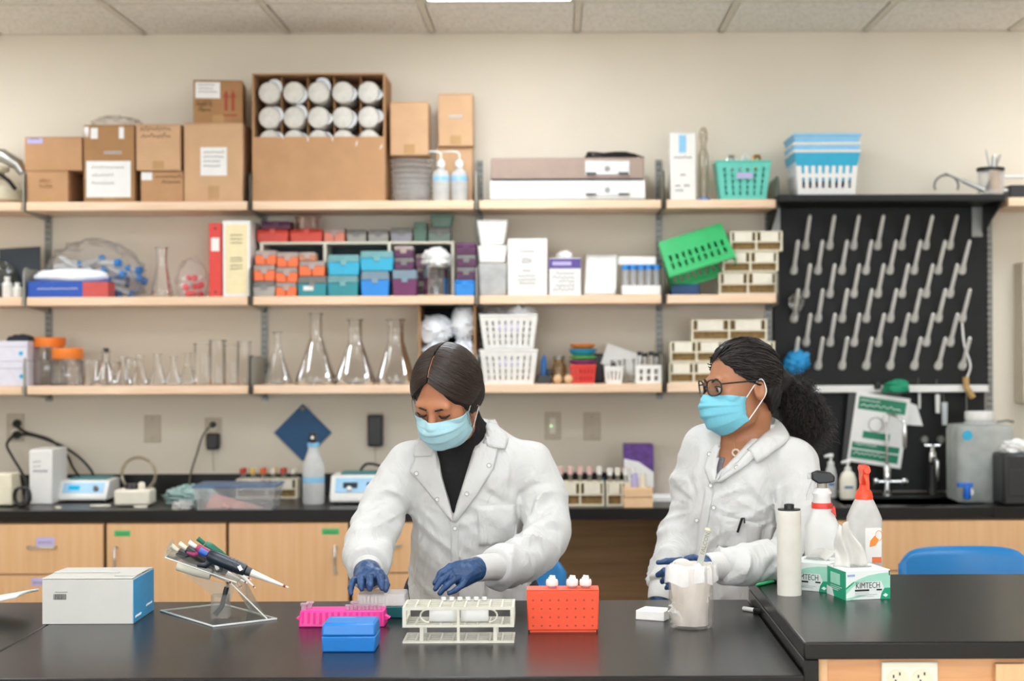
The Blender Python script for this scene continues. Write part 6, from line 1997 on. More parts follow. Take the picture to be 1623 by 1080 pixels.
# ================================================================== RAISED BENCH GOODS
z = RT
yr = lambda px, py: yb(px, py, RT)
Y = yr(1215, 926)
pa, pb_ = at(1198, 929, yr(1198, 931)), at(1236, 920, yr(1236, 922))
q = thing('green_pen', 'green pen lying at the corner of the raised bench', 'pen', (pa.x, pa.y, z))
d = Vector((pb_.x - pa.x, pb_.y - pa.y, 0))
MB().tube([Vector((0, 0, .0045)) - d * .0, Vector((0, 0, .0045)) + d * .1, Vector((0, 0, .0045)) + d * .7], [.0015, .0042, .0042], 10).build('barrel', M('pen_green', '43b878', .35), q, smooth=True)
MB().tube([Vector((0, 0, .0046)) + d * .7, Vector((0, 0, .0046)) + d], .0045, 10).build('cap', M('pen_cap', '2a2f3a', .4), q, smooth=True)
# roll
Y = yr(1254, 946)
R = 19.5 * Y / F
t = thing('wipe_roll', 'tall narrow roll of white wipes with black core cap', 'roll', (at(1254, 940, Y).x, Y + R, z))
H = at(1254, 811, Y).z - z
prof = [(R * .98, 0)]
for k in range(24):
    prof += [(R * (1.0 if k % 2 else .985), .002 + k * (H - .004) / 23)]
prof += [(R * .98, H)]
MB().lathe(prof, 32).build('paper_roll', M('roll_white', 'd8d3c8', .85, bump=.3, bs=120), t, smooth=True)
MB().lathe([(R * .93, H), (R * .93, H + .003)], 24).build('core_ring', m_blackp, t)
MB().lathe([(.0115, H + .003), (.0115, H + .013), (.009, H + .0145)], 18).build('core_cap', m_blackp, t, smooth=True)
# white spray bottle with black trigger
Yq = 3.86
def sq(w0, d0, r, zz):
    return rrect(w0, d0, r, zz, 5)
x = at(1307, 900, Yq).x
zf = lambda py: at(1307, py, Yq).z - z
t = thing('spray_bottle', 'white spray bottle with black trigger and red tape behind the tissue boxes', 'spray bottle', (x, Yq + .035, z))
wB = 53 * Yq / F
m_sp = M('spray_white', 'd4d3d0', .4, var=.02)
MB().rings([sq(wB * .97, .06, .015, 0), sq(wB, .065, .018, .01), sq(wB, .065, .018, zf(836)), sq(wB * .8, .055, .018, zf(824)), sq(wB * .56, .045, .018, zf(803)), sq(wB * .5, .04, .017, zf(790)), sq(wB * .6, .042, .018, zf(784)), sq(wB * .42, .03, .012, zf(776))]).build('bottle_body', m_sp, t, smooth=True)
MB().lathe([(.012, zf(777)), (.012, zf(768))], 16).build('neck_collar', M('collar_beige', '9c988c', .5), t, smooth=True)
hd = MB().prism([(-.026, zf(762)), (-.026, zf(752)), (-.01, zf(748)), (.02, zf(751)), (.03, zf(757)), (.029, zf(766)), (.012, zf(768)), (-.01, zf(769))], -.014, .014).build('trigger_head', m_blackp, t, bev=.004)
MB().tube([(-.018, 0, zf(764)), (-.026, 0, zf(775)), (-.034, 0, zf(788)), (-.034, 0, zf(795))], [.006, .005, .004, .003], 10).build('trigger', m_plast, hd, smooth=True)
MB().cyl((-.026, 0, zf(757)), (-.034, 0, zf(757)), .0075, 12).build('nozzle', m_plast, hd, smooth=True)
MB().rings([sq(wB * .63, .0515, .02, zf(808)), sq(wB * .60, .05, .02, zf(799))], cap=False).build('red_tape', m_red, t, smooth=True)
MB().prism([(wB * .36, zf(820)), (wB * .2, zf(812)), (wB * .29, zf(802)), (wB * .33, zf(806))], -.034, -.03).build('red_tape', m_red, t)
MB().prism([(wB * .42, zf(905)), (wB * .42, zf(893)), (wB * .5, zf(893)), (wB * .5, zf(905))], -.0335, -.0325).build('red_tape', m_red, t)
# orange spray bottle
Yq = 3.84
x = at(1375, 900, Yq).x
zf = lambda py: at(1375, py, Yq).z - z
t = thing('spray_bottle', 'clear spray bottle with bright orange trigger behind the tissue', 'spray bottle', (x, Yq + .04, z))
wB = 53 * Yq / F
MB().rings([sq(wB * .97, .06, .016, 0), sq(wB, .065, .018, .01), sq(wB, .065, .018, zf(824)), sq(wB * .85, .06, .02, zf(813)), sq(wB * .64, .05, .02, zf(800)), sq(wB * .54, .042, .02, zf(794))]).build('bottle_body', clear('spray_clear', 'f2f4f4', .8, 'f0f0ec', .25, .15), t, smooth=True)
m_ot = M('trigger_orange', 'f04a26', .35)
MB().lathe([(.0215, zf(796)), (.0215, zf(790)), (.019, zf(783)), (.012, zf(776)), (.0105, zf(768))], 20).build('collar', m_ot, t, smooth=True)
hd = MB().rings([sq(.019, .03, .006, zf(770)), sq(.02, .045, .008, zf(762)), sq(.017, .06, .008, zf(753)), sq(.02, .075, .008, zf(745)), sq(.016, .06, .006, zf(740))]).build('trigger_head', m_ot, t, smooth=True)
MB().cyl((0, -.036, zf(746)), (0, -.046, zf(746)), .0075, 14).build('nozzle', m_ot, hd, smooth=True)
MB().tube([(0, -.028, zf(755)), (0, -.045, zf(765)), (0, -.05, zf(778))], [.006, .005, .004], 10).build('trigger', m_ot, hd, smooth=True)
lb = MB().box(-.004, wB * .44, -.0342, -.0332, zf(893), zf(838)).build('bottle_label', m_paper, t, bev=.0003)
MB().prism([(.006, zf(868)), (.02, zf(866)), (.028, zf(856)), (.018, zf(850)), (.008, zf(858))], -.0352, -.0344).build('orange_print', M('print_orange', 'ef8b2c', .5), lb)
MB().box(.012, wB * .43, -.0352, -.0344, zf(893), zf(884)).build('orange_print', M('print_orange2', 'e8703a', .5), lb)
MB().tube([(.028 + .008 * math.cos(a), -.0346, zf(850) + .012 * math.sin(a)) for a in [2 * PI * k / 18 for k in range(18)]], .0006, 4, closed=True).build('printed_ring', M('print_orange', 'ef8b2c', .5), lb)

# tissue boxes
m_kg = M('kim_green', '0f9a72', .45)
m_km = M('kim_mint', '9ed6be', .5)
m_kw = M('kim_white', 'e6ebe6', .5, var=.01)
def tissuebox(X, Y_, rz, lab, w_=.106, d=.108, h=.066):
    t = thing('tissue_box', lab, 'tissue box', (X, Y_, RT), rz, group='tissue boxes on the raised bench')
    MB().box(-w_ / 2, w_ / 2, -d / 2, d / 2, 0, h).build('carton', m_kw, t, bev=.0012)
    yf = -d / 2 - .0002
    pf = lambda poly, nm, mm, e=.0004: MB().prism([(-w_ / 2 + u * w_, v * h) for u, v in poly], yf - e, yf).build(nm, mm, t)
    arc = [(0, .1)] + [(u, .38 + .5 * math.sin(u * PI / 2) ** .8) for u in [k / 10 for k in range(11)]] + [(1, .4)]
    pf([(.0, .36), (.12, .56), (.28, .7), (.5, .82), (.75, .88), (1, .9), (1, .38), (.86, .38), (.8, .62), (.3, .62), (.14, .42), (.0, .2)], 'mint_swoosh', m_km)
    pf([(.0, .36), (.12, .5), (.2, .62), (.17, .62), (.06, .5), (0, .42)], 'green_swoosh', m_kg, .0007)
    pf([(0, .0), (.0, .06), (.3, .16), (.5, .16), (.2, .06), (.1, 0)], 'mint_swoosh', m_km)
    pf([(1, .0), (1, .38), (.87, .38), (.8, .2), (.77, .0)], 'green_corner', m_kg, .0007)
    pf([(.83, .13), (.89, .2), (.95, .14), (.9, .07)], 'white_diamond', m_kw, .0011)
    text('lettering', 'KIMTECH', .019, M('kim_ink', '3c4a48', .6), t, (-w_ / 2 + .21 * w_, yf - .0012, .39 * h), sx=.74)
    pf([(.2, .35), (.52, .35), (.52, .29), (.2, .29)], 'black_bar', m_blackp, .001)
    pf([(.69, .35), (.81, .35), (.81, .3), (.69, .3)], 'black_bar', m_blackp, .001)
    for k, (u0, u1, v) in enumerate(((.2, .52, .22), (.2, .7, .165), (.2, .63, .11), (.2, .42, .6))):
        MB().tube([(-w_ / 2 + (u0 + (u1 - u0) * i / 20) * w_, yf - .0008, v * h + (.0011 if i % 2 else 0)) for i in range(21)], .00028, 4).build('lettering', M('kim_ink', '3c4a48', .6), t)
    pf([(.03, .86), (.2, .87), (.2, .8), (.03, .79)], 'blue_mark', M('kim_blue', '9aa8d2', .5), .0007)
    pf([(.97, .96), (.99, .96), (.99, .8), (.97, .8)], 'black_mark', m_blackp, .0007)
    # end panel
    xe = -w_ / 2 - .0002
    pe = lambda poly, nm, mm, e=.0004: MB().prism([(-d / 2 + u * d, v * h) for u, v in poly], xe - e, xe, 'x').build(nm, mm, t)
    e1 = pe([(.0, .0), (.98, .0), (.98, .96), (0, .96)], 'green_end', m_kg)
    pe([(.3, .44), (.8, .44), (.8, .82), (.3, .82)], 'mint_panel', m_km, .0008)
    pe([(.62, .0), (1, .0), (1, .3), (.72, .26)], 'white_corner', m_kw, .0008)
    for k, (v, u0, u1) in enumerate(((.36, .2, .8), (.3, .3, .8), (.24, .4, .8))):
        MB().tube([(xe - .001, -d / 2 + (u0 + (u1 - u0) * i / 16) * d, v * h + (.0012 if i % 2 else 0)) for i in range(17)], .0004, 4).build('lettering', m_kw, t)
    MB().lathe([(.03, h + .0002), (.03, h + .0008)], 24, sx=1.1, sy=.5).build('opening', M('slot_grey', 'aab0ac', .6), t)
    return t
K1 = tissuebox(.686, 3.682, math.radians(13), 'green and white tissue box with a tissue pulled out, in front')
K2 = tissuebox(.612, 3.805, math.radians(-33), 'green and white tissue box turned behind the front one')
def tis(u, v):
    a = (u - .5) * 2
    w1 = .034 * (1 - .75 * v ** 1.4) + .004
    lean = -.012 * v + .004 * math.sin(6 * v)
    return (lean + a * w1, .012 * math.sin(5 * a + 2 * v) * (1 - .3 * v) + .008 * math.sin(9 * a * (1 - v)), v * .098 + .006 * math.sin(3 * a) * v)
o = MB().sheet(tis, 22, 18).build('tissue', clear('tissue_film', 'ffffff', .86, 'f4f2ee', .05, .5), None, (.668, 3.682, RT + .0668), (0, 0, .1), smooth=True, solid=.0006)
tag(o, 'white tissue standing up out of the front tissue box', 'tissue')
o = MB().sheet(lambda u, v: ((u - .5) * .06 + .02 * v, .02 * math.sin(4 * u) * (1 - v), .03 * v * (1 - .6 * abs(u - .5))), 14, 8).build('tissue', clear('tissue_film', 'ffffff', .86, 'f4f2ee', .05, .5), None, (.612, 3.805, RT + .0668), (0, 0, -.6), smooth=True, solid=.0006)
tag(o, 'short tissue end lying in the rear tissue box', 'tissue')

# ------------------------------------------------ blue chairs
def chair(X, Y_, rz, lab, ztop):
    t = thing('blue_chair', lab, 'chair', (X, Y_, 0), rz, group='blue shell chairs behind the benches')
    sh_ = ztop - .31
    def back(u, v):
        a = (u - .5) * 2
        w1 = .205 * (1 - .06 * v) * (1 - .1 * max(0, v - .9) / .1 * abs(a) ** 4)
        zz = .03 + .3 * v - .024 * abs(a) ** 5 * (v > .6) * (v - .6) / .4
        return (a * w1, .2 + .05 * v - .05 * a * a * (1 - .3 * v), sh_ + zz)
    MB().sheet(back, 16, 10).build('backrest', m_blue, t, smooth=True, solid=.012)
    def seat(u, v):
        a = (u - .5) * 2
        return (a * .21, -.2 + .4 * v, sh_ - .012 * (1 - a * a) + .02 * max(0, v - .8) - .03 * max(0, .15 - v) / .15)
    MB().sheet(seat, 14, 12).build('seat', m_blue, t, smooth=True, solid=.012)
    MB().sheet(lambda u, v: (((u - .5) * 2) * .195, .195 + .012 * math.sin(PI * v), sh_ + .0 + .04 * v), 10, 4).build('seat_bend', m_blue, t, smooth=True, solid=.011)
    for sx_ in (-1, 1):
        for sy_ in (-1, 1):
            MB().tube([(sx_ * .15, sy_ * .14, sh_ - .02), (sx_ * .2, sy_ * .2, .012)], .011, 10).build('leg', m_chrome, t, smooth=True)
            MB().lathe([(.014, 0), (.014, .014)], 10, (sx_ * .2, sy_ * .2, 0)).build('foot', m_blackp, t)
    MB().tube([(a_ * .185, b_ * .182, .2) for a_, b_ in ((-1, -1), (1, -1), (1, 1), (-1, 1))], .008, 8, closed=True).build('foot_ring', m_chrome, t, smooth=True)
    MB().box(-.15, .15, -.14, .14, sh_ - .035, sh_ - .022).build('seat_frame', m_greymetal, t)
pc = at(1527, 878, 4.78)
chair(pc.x, 4.55, 0, 'empty blue plastic chair behind the raised bench', pc.z)
pc = at(872, 893, 4.95)
chair(-.21, 4.79, math.radians(-14), 'blue plastic chair half hidden behind the person in black turtleneck', pc.z)
# ================================================================== PEOPLE: signed-distance modelling
def sdf_mesh(fn, lo, hi, h):
    lo = np.array(lo, np.float32)
    hi = np.array(hi, np.float32)
    B = 8
    nb = np.ceil((hi - lo) / (h * B)).astype(int)
    n = nb * B + 1
    D = np.full(n, 1., np.float32)
    ii = np.stack(np.meshgrid(*[np.arange(k) for k in nb], indexing='ij'), -1).reshape(-1, 3)
    dc = fn((lo + (ii + .5) * B * h).astype(np.float32))
    keep = np.abs(dc) < B * h * .88 + .014
    for b in ii[(~keep) & (dc < 0)]:
        s = b * B
        D[s[0]:s[0] + B + 1, s[1]:s[1] + B + 1, s[2]:s[2] + B + 1] = -1
    g = np.stack(np.meshgrid(*[np.arange(B + 1)] * 3, indexing='ij'), -1).reshape(-1, 3).astype(np.float32) * h
    kb = ii[keep]
    for c0 in range(0, len(kb), 300):
        ch = kb[c0:c0 + 300]
        P = (lo + ch[:, None, :] * np.float32(B * h) + g[None]).reshape(-1, 3).astype(np.float32)
        V = fn(P).reshape(len(ch), B + 1, B + 1, B + 1)
        for q, b in enumerate(ch):
            s = b * B
            D[s[0]:s[0] + B + 1, s[1]:s[1] + B + 1, s[2]:s[2] + B + 1] = V[q]
    S = D < 0
    cnt = np.zeros(n - 1, np.int8)
    offs = [(a, b, c) for a in (0, 1) for b in (0, 1) for c in (0, 1)]
    for a, b, c in offs:
        cnt += S[a:n[0] - 1 + a, b:n[1] - 1 + b, c:n[2] - 1 + c]
    act = (cnt > 0) & (cnt < 8)
    idx = np.full(n - 1, -1, np.int64)
    cells = np.argwhere(act)
    idx[act] = np.arange(len(cells))
    val = np.stack([D[cells[:, 0] + a, cells[:, 1] + b, cells[:, 2] + c] for a, b, c in offs], 1)
    acc = np.zeros((len(cells), 3))
    num = np.zeros(len(cells))
    for i in range(8):
        for j in range(i + 1, 8):
            if sum(x != y for x, y in zip(offs[i], offs[j])) != 1:
                continue
            m = (val[:, i] < 0) != (val[:, j] < 0)
            t = np.where(m, val[:, i] / np.where(m, val[:, i] - val[:, j], 1), 0)
            p = np.array(offs[i])[None] + t[:, None] * (np.array(offs[j]) - np.array(offs[i]))[None]
            acc += p * m[:, None]
            num += m
    V = lo + (cells + acc / num[:, None]) * h
    quads = []
    for ax in range(3):
        sl0 = [slice(1, n[k] - 1) for k in range(3)]
        sl1 = list(sl0)
        sl0[ax] = slice(0, n[ax] - 1)
        sl1[ax] = slice(1, n[ax])
        a, b = S[tuple(sl0)], S[tuple(sl1)]
        e = np.argwhere(a != b)
        sg = a[tuple(e.T)]
        e = e + 1
        e[:, ax] -= 1
        u, w_ = [(1, 2), (2, 0), (0, 1)][ax]
        def cell(du, dw):
            c = e.copy()
            c[:, u] += du
            c[:, w_] += dw
            return idx[tuple(c.T)]
        q = np.stack([cell(-1, -1), cell(0, -1), cell(0, 0), cell(-1, 0)], 1)
        q[~sg] = q[~sg][:, ::-1]
        quads.append(q)
    return V, np.concatenate(quads)

def relax(V, Q, it=2, f=.5):
    for _ in range(it):
        A = np.zeros_like(V)
        n = np.zeros(len(V))
        for a, b in ((0, 1), (1, 2), (2, 3), (3, 0)):
            np.add.at(A, Q[:, a], V[Q[:, b]])
            np.add.at(A, Q[:, b], V[Q[:, a]])
            np.add.at(n, Q[:, a], 1)
            np.add.at(n, Q[:, b], 1)
        V = V + f * (A / np.maximum(n, 1)[:, None] - V)
    return V

def mesh_obj(name, V, Q, mat, parent, org):
    me = bpy.data.meshes.new(name)
    V = np.asarray(V, np.float32) - np.array(org, np.float32)
    me.vertices.add(len(V))
    me.vertices.foreach_set('co', V.ravel())
    k = Q.shape[1]
    me.loops.add(Q.size)
    me.loops.foreach_set('vertex_index', Q.ravel().astype(np.int32))
    me.polygons.add(len(Q))
    me.polygons.foreach_set('loop_start', np.arange(0, Q.size, k, dtype=np.int32))
    me.update(calc_edges=True)
    me.validate()
    me.polygons.foreach_set('use_smooth', np.ones(len(me.polygons), bool))
    me.materials.append(mat)
    o = bpy.data.objects.new(name, me)
    COL.objects.link(o)
    o.parent = parent
    return o

A3 = lambda v: np.array(v, np.float32)
def s_cap(p, a, b, ra, rb):
    a, b = A3(a), A3(b)
    ab = b - a
    t = np.clip(((p - a) @ ab) / max(1e-9, float(ab @ ab)), 0, 1)
    return np.linalg.norm(p - a - t[:, None] * ab, axis=1) - (ra + (rb - ra) * t)
def s_ell(p, c, r):
    q = (p - A3(c)) / A3(r)
    k0 = np.linalg.norm(q, axis=1) + 1e-6
    k1 = np.linalg.norm(q / A3(r), axis=1) + 1e-6
    return k0 * (k0 - 1) / k1
def smin(a, b, k):
    h = np.clip(.5 + .5 * (b - a) / k, 0, 1)
    return b * (1 - h) + a * h - k * h * (1 - h)
def smax(a, b, k):
    return -smin(-a, -b, k)
def chain(p, pts, rad, k=.004):
    d = None
    for i in range(len(pts) - 1):
        e = s_cap(p, pts[i], pts[i + 1], rad[i], rad[i + 1])
        d = e if d is None else smin(d, e, k)
    return d
def ridge(x):
    f = np.sin(x) + .45 * np.sin(2.17 * x + 1.3)
    return 1.6 - 2.0 * np.sqrt(np.abs(f) + .02) + .25 * np.sin(3.9 * x + .4)

def sleeve(p, pts, rad, amps, seed, freq=60.):
    """loose cloth tube along a bent arm with folds crossing it"""
    lo = A3([min(v[k] for v in pts) for k in range(3)])
    hi = A3([max(v[k] for v in pts) for k in range(3)])
    gap = np.linalg.norm(np.maximum(np.maximum(lo - p, p - hi), 0), axis=1)
    m0 = gap < max(rad) + .05
    out = gap - max(rad) + .0
    if m0.any():
        out[m0] = sleeve_in(p[m0], pts, rad, amps, seed, freq)
    return out

def near(p, c, R, r0, fn):
    """evaluate fn only close to a centre"""
    d = np.linalg.norm(p - A3(c), axis=1)
    out = d - r0
    m = d < R
    if m.any():
        out[m] = fn(p[m])
    return out

def sleeve_in(p, pts, rad, amps, seed, freq):
    P = spline(pts, 6)
    s = np.linspace(0, len(pts) - 1, len(P))
    R = np.interp(s, range(len(pts)), rad)
    Am = np.interp(s, range(len(pts)), amps)
    L = np.concatenate([[0], np.cumsum([(P[i + 1] - P[i]).length for i in range(len(P) - 1)])])
    rs = np.random.RandomState(seed)
    e1, e2 = rs.normal(size=3), rs.normal(size=3)
    e1 /= np.linalg.norm(e1)
    e2 /= np.linalg.norm(e2)
    best = np.full(len(p), 9., np.float32)
    bs = np.zeros(len(p), np.float32)
    ba = np.zeros(len(p), np.float32)
    c1 = np.zeros(len(p), np.float32)
    c2 = np.zeros(len(p), np.float32)
    sw = np.zeros(len(p), np.float32)
    for i in range(len(P) - 1):
        a, b = A3(P[i]), A3(P[i + 1])
        ab = b - a
        t = np.clip(((p - a) @ ab) / float(ab @ ab), 0, 1)
        v = p - a - t[:, None] * ab
        n = np.linalg.norm(v, axis=1)
        r = R[i] + (R[i + 1] - R[i]) * t
        d = n - r
        best = np.minimum(best, d)
        w_ = np.exp(-110 * np.clip(d, -.08, .12))
        sw += w_
        bs += w_ * (L[i] + t * (L[i + 1] - L[i]))
        ba += w_ * (Am[i] + (Am[i + 1] - Am[i]) * t)
        c1 += w_ * (v @ A3(e1)) / (n + 1e-5)
        c2 += w_ * (v @ A3(e2)) / (n + 1e-5)
    bs, ba, c1, c2 = bs / sw, ba / sw, c1 / sw, c2 / sw
    f = ridge(bs * freq + 1.5 * c1 + .7 * np.sin(2.5 * c2 + bs * 14)) + .35 * ridge(bs * freq * 1.7 - 1.5 * c2 + 2)
    best = best - ba * f * 1.05 * np.clip(1.2 - 1.3 * np.abs(c1), .3, 1)
    dr = (P[-1] - P[-2]).normalized()
    return smax(best, (p - A3(P[-1])) @ A3(dr) - .004, .006)

def pulls(p, P, amp, n=5., R=.13):
    """creases fanning out from a point"""
    q = p - A3(P)
    r = np.sqrt(q[:, 0] ** 2 + q[:, 2] ** 2) + 1e-4
    return amp * ridge(np.arctan2(q[:, 2], q[:, 0]) * n + r * 12) * np.exp(-(r / R) ** 2) * np.clip((r - .015) * 25, 0, 1)

def rotm(yaw, pitch, roll):
    return (Matrix.Rotation(math.radians(yaw), 3, 'Z') @ Matrix.Rotation(math.radians(pitch), 3, 'X') @ Matrix.Rotation(math.radians(roll), 3, 'Y'))

def head_sdf(q, closed=False):
    d = s_ell(q, (0, .015, .035), (.073, .092, .082))
    d = smin(d, s_ell(q, (0, -.028, -.03), (.058, .062, .082)), .03)
    d = smin(d, s_ell(q, (0, -.05, -.086), (.034, .036, .026)), .035)
    for s in (-1, 1):
        d = smin(d, s_ell(q, (s * .04, -.056, -.022), (.022, .022, .02)), .022)
        d = smin(d, s_ell(q, (s * .042, -.02, -.07), (.02, .03, .03)), .03)
    d = smin(d, s_cap(q, (-.036, -.078, .02), (.036, -.078, .02), .011, .011), .018)
    for s in (-1, 1):
        d = smax(d, -s_ell(q, (s * .031, -.096, .004), (.017, .014, .0105)), .01)
        d = smin(d, s_ell(q, (s * .031, -.076, .003), (.0145, .0135, .0125 if closed else .0115)), .005)
    d = smin(d, s_cap(q, (0, -.086, .012), (0, -.108, -.026), .007, .0115), .012)
    for s in (-1, 1):
        d = smin(d, s_ell(q, (s * .011, -.097, -.03), (.009, .01, .008)), .008)
        e = s_ell(q, (s * .076, .012, -.012), (.009, .019, .03))
        e = smax(e, -s_ell(q, (s * .086, .008, -.008), (.008, .011, .019)), .005)
        d = smin(d, e, .008)
    d = smin(d, s_cap(q, (-.018, -.088, -.06), (.018, -.088, -.06), .008, .008), .01)
    return d

m_coat = M('coat_cloth', 'cbcac7', .8, var=.015, vs=8, bump=.25, bs=420, sheen=.2)
_nt = m_coat.node_tree
_n = _nt.nodes.new('ShaderNodeTexNoise')
_n.inputs['Scale'].default_value = 9
_n.inputs['Detail'].default_value = 3
_n.inputs['Distortion'].default_value = 1.2
_mp = _nt.nodes.new('ShaderNodeMapping')
_mp.inputs['Scale'].default_value = (1.6, 1.6, .8)
_mp.inputs['Rotation'].default_value = (.3, .5, 0)
_tc = _nt.nodes.new('ShaderNodeTexCoord')
_nt.links.new(_tc.outputs['Object'], _mp.inputs[0])
_nt.links.new(_mp.outputs[0], _n.inputs['Vector'])
_b = _nt.nodes.new('ShaderNodeBump')
_b.inputs['Strength'].default_value = .55
_b.inputs['Distance'].default_value = .02
_nt.links.new(_n.outputs['Fac'], _b.inputs['Height'])
_pb = [k for k in _nt.nodes if k.type == 'BSDF_PRINCIPLED'][0]
_fb = _pb.inputs['Normal'].links[0].from_node
_nt.links.new(_b.outputs[0], _fb.inputs['Normal'])
m_skinA = M('skin_a', 'b87a58', .5, var=.05, vs=30, sss=.12, bump=.08, bs=300)
m_skinB = M('skin_b', 'a8714f', .5, var=.05, vs=30, sss=.12, bump=.08, bs=300)
m_knit = M('black_knit', '131212', .9, var=.2, vs=90, bump=.5, bs=240)
m_cuff = M('cuff_knit', 'cfcdc9', .85, var=.02, bump=.5, bs=260)
m_hairA = M('hair_dark_brown', '17110d', .75, var=.45, vs=60)
m_hairB = M('hair_black_brown', '120d0b', .75, var=.45, vs=60)
m_strandA = hairmat('strand_brown', '271a12', .38)
m_strandB = hairmat('strand_black', '1c1512', .45)
m_glove = M('nitrile_blue', '23446f', .42, var=.25, vs=45, bump=.7, bs=75)
m_mask = M('mask_blue', 'a6cfd8', .75, var=.04, vs=30, bump=.25, bs=260)
m_mask2 = M('mask_blue_b', '74bfd2', .75, var=.04, vs=30, bump=.25, bs=260)
m_loop = M('ear_loop', 'e9e9e6', .7)
m_trou = M('trouser_navy', '23262f', .8, var=.15)

def folded(name, rows, parent, org, bvh, mat, off=.005, nu=10, nv=12, th=.003, bow=0., ymin=0.):
    """cloth piece laid on the garment: rows of (left,right) pixel points, top to bottom, dropped on the coat surface"""
    def fn(u, v):
        f = v * (len(rows) - 1)
        i = min(int(f), len(rows) - 2)
        t = f - i
        (a, b), (c, d) = rows[i], rows[i + 1]
        px = (a[0] * (1 - u) + b[0] * u) * (1 - t) + (c[0] * (1 - u) + d[0] * u) * t
        py = (a[1] * (1 - u) + b[1] * u) * (1 - t) + (c[1] * (1 - u) + d[1] * u) * t
        o = cam.location
        dr = (at(px, py, 4.) - o).normalized()
        hit, nr, _, _ = bvh.ray_cast(o, dr)
        for _ in range(6):
            if hit is None or hit.y > ymin:
                break
            hit, nr, _, _ = bvh.ray_cast(hit + dr * .004, dr)
        if hit is None:
            hit, nr = o + dr * fn.last, -dr
        fn.last = (hit - o).length
        return hit - dr * (off + bow * math.sin(PI * u)) - Vector(org)
    fn.last = 4.25
    return MB().sheet(fn, nu, nv).build(name, mat, parent, smooth=True, solid=th)

def onto(bvh, px, py, off=.004):
    o = cam.location
    dr = (at(px, py, 4.) - o).normalized()
    hit, nr, _, _ = bvh.ray_cast(o, dr)
    if hit is None:
        hit = o + dr * 4.2
        nr = -dr
    return hit - dr * off, nr

def snap(bvh, px, py, parent, org, off=.006):
    p, nr = onto(bvh, px, py, off)
    T = Matrix.Translation(p - Vector(org)) @ (-Vector((0, 1, 0))).rotation_difference(Vector((0, -1, 0))).to_matrix().to_4x4() @ Matrix.Rotation(PI / 2, 4, 'X')
    o = MB().lathe([(.0062, 0), (.0062, .0015), (.0045, .002), (.0045, .0012)], 16, T=T).build('snap_button', m_white, parent, smooth=True)
    MB().tube([T @ Vector((.0053 * math.cos(a), .0053 * math.sin(a), .0018)) for a in [2 * PI * k / 14 for k in range(14)]], .0009, 5, closed=True).build('metal_ring', m_greymetal, o)

def bvh_of(*VQ):
    Vs, Qs, o = [], [], 0
    for V, Q in VQ:
        Vs += [tuple(v) for v in V]
        Qs += [tuple(int(i) + o for i in q) for q in Q]
        o += len(V)
    return BVHTree.FromPolygons(Vs, Qs)

def glove(name, wrist, palm, fingers, parent, org, label=None, cuff=None, h=.0022):
    """palm: list of (point, radius); fingers: list of (points, radii)"""
    def fn(p):
        d = None
        for i in range(len(palm) - 1):
            e = s_cap(p, palm[i][0], palm[i + 1][0], palm[i][1], palm[i + 1][1])
            d = e if d is None else smin(d, e, .012)
        for fi, (pts, rad) in enumerate(fingers):
            e = chain(p, pts, [r_ * (.76 if fi < 4 else .84) for r_ in rad], .003)
            d = smin(d, e, .004)
        # stretched-film creases
        d = d - .0007 * np.sin(p[:, 0] * 420 + 3 * np.sin(p[:, 2] * 160)) * np.sin(p[:, 2] * 300 + p[:, 1] * 200)
        return d
    allp = [Vector(q[0]) for q in palm] + [Vector(v) for pts, _ in fingers for v in pts]
    lo = [min(v[k] for v in allp) - .04 for k in range(3)]
    hi = [max(v[k] for v in allp) + .04 for k in range(3)]
    V, Q = sdf_mesh(fn, lo, hi, h)
    o = mesh_obj(name, relax(V, Q, 1), Q, m_glove, parent, org)
    if label:
        o['label'] = label
    return o

def knit_cuff(pts, rad, parent, org):
    P = spline(pts, 5)
    R = np.interp(np.linspace(0, 1, len(P)), np.linspace(0, 1, len(rad)), rad)
    return MB().tube([v - Vector(org) for v in P], [float(r_) for r_ in R], 28).build('knit_cuff', m_cuff, parent, smooth=True)

def strands(parent, name, mat, paths, r, org, n=4):
    """thin tubes, vectorised; paths: list of lists of Vector"""
    m = len(paths[0])
    P = np.array([[tuple(v) for v in q] for q in paths], np.float32)
    T = np.gradient(P, axis=1)
    T /= np.linalg.norm(T, axis=2, keepdims=True) + 1e-9
    up = np.array([.31, .2, .93], np.float32)
    X = np.cross(T, up)
    X /= np.linalg.norm(X, axis=2, keepdims=True) + 1e-9
    Y = np.cross(X, T)
    tap = np.linspace(1, .45, m)[None, :, None] * r
    rings = [P + tap * (math.cos(2 * PI * k / n) * X + math.sin(2 * PI * k / n) * Y) for k in range(n)]
    V = np.stack(rings, 2).reshape(-1, 3)
    S = len(paths)
    base = (np.arange(S)[:, None] * m + np.arange(m - 1)[None]).reshape(-1)
    Q = []
    for k in range(n):
        k2 = (k + 1) % n
        Q.append(np.stack([base * n + k, base * n + k2, (base + 1) * n + k2, (base + 1) * n + k], 1))
    o = mesh_obj(name, V, np.concatenate(Q), mat, parent, org)
    o['kind'] = 'stuff'
    return o

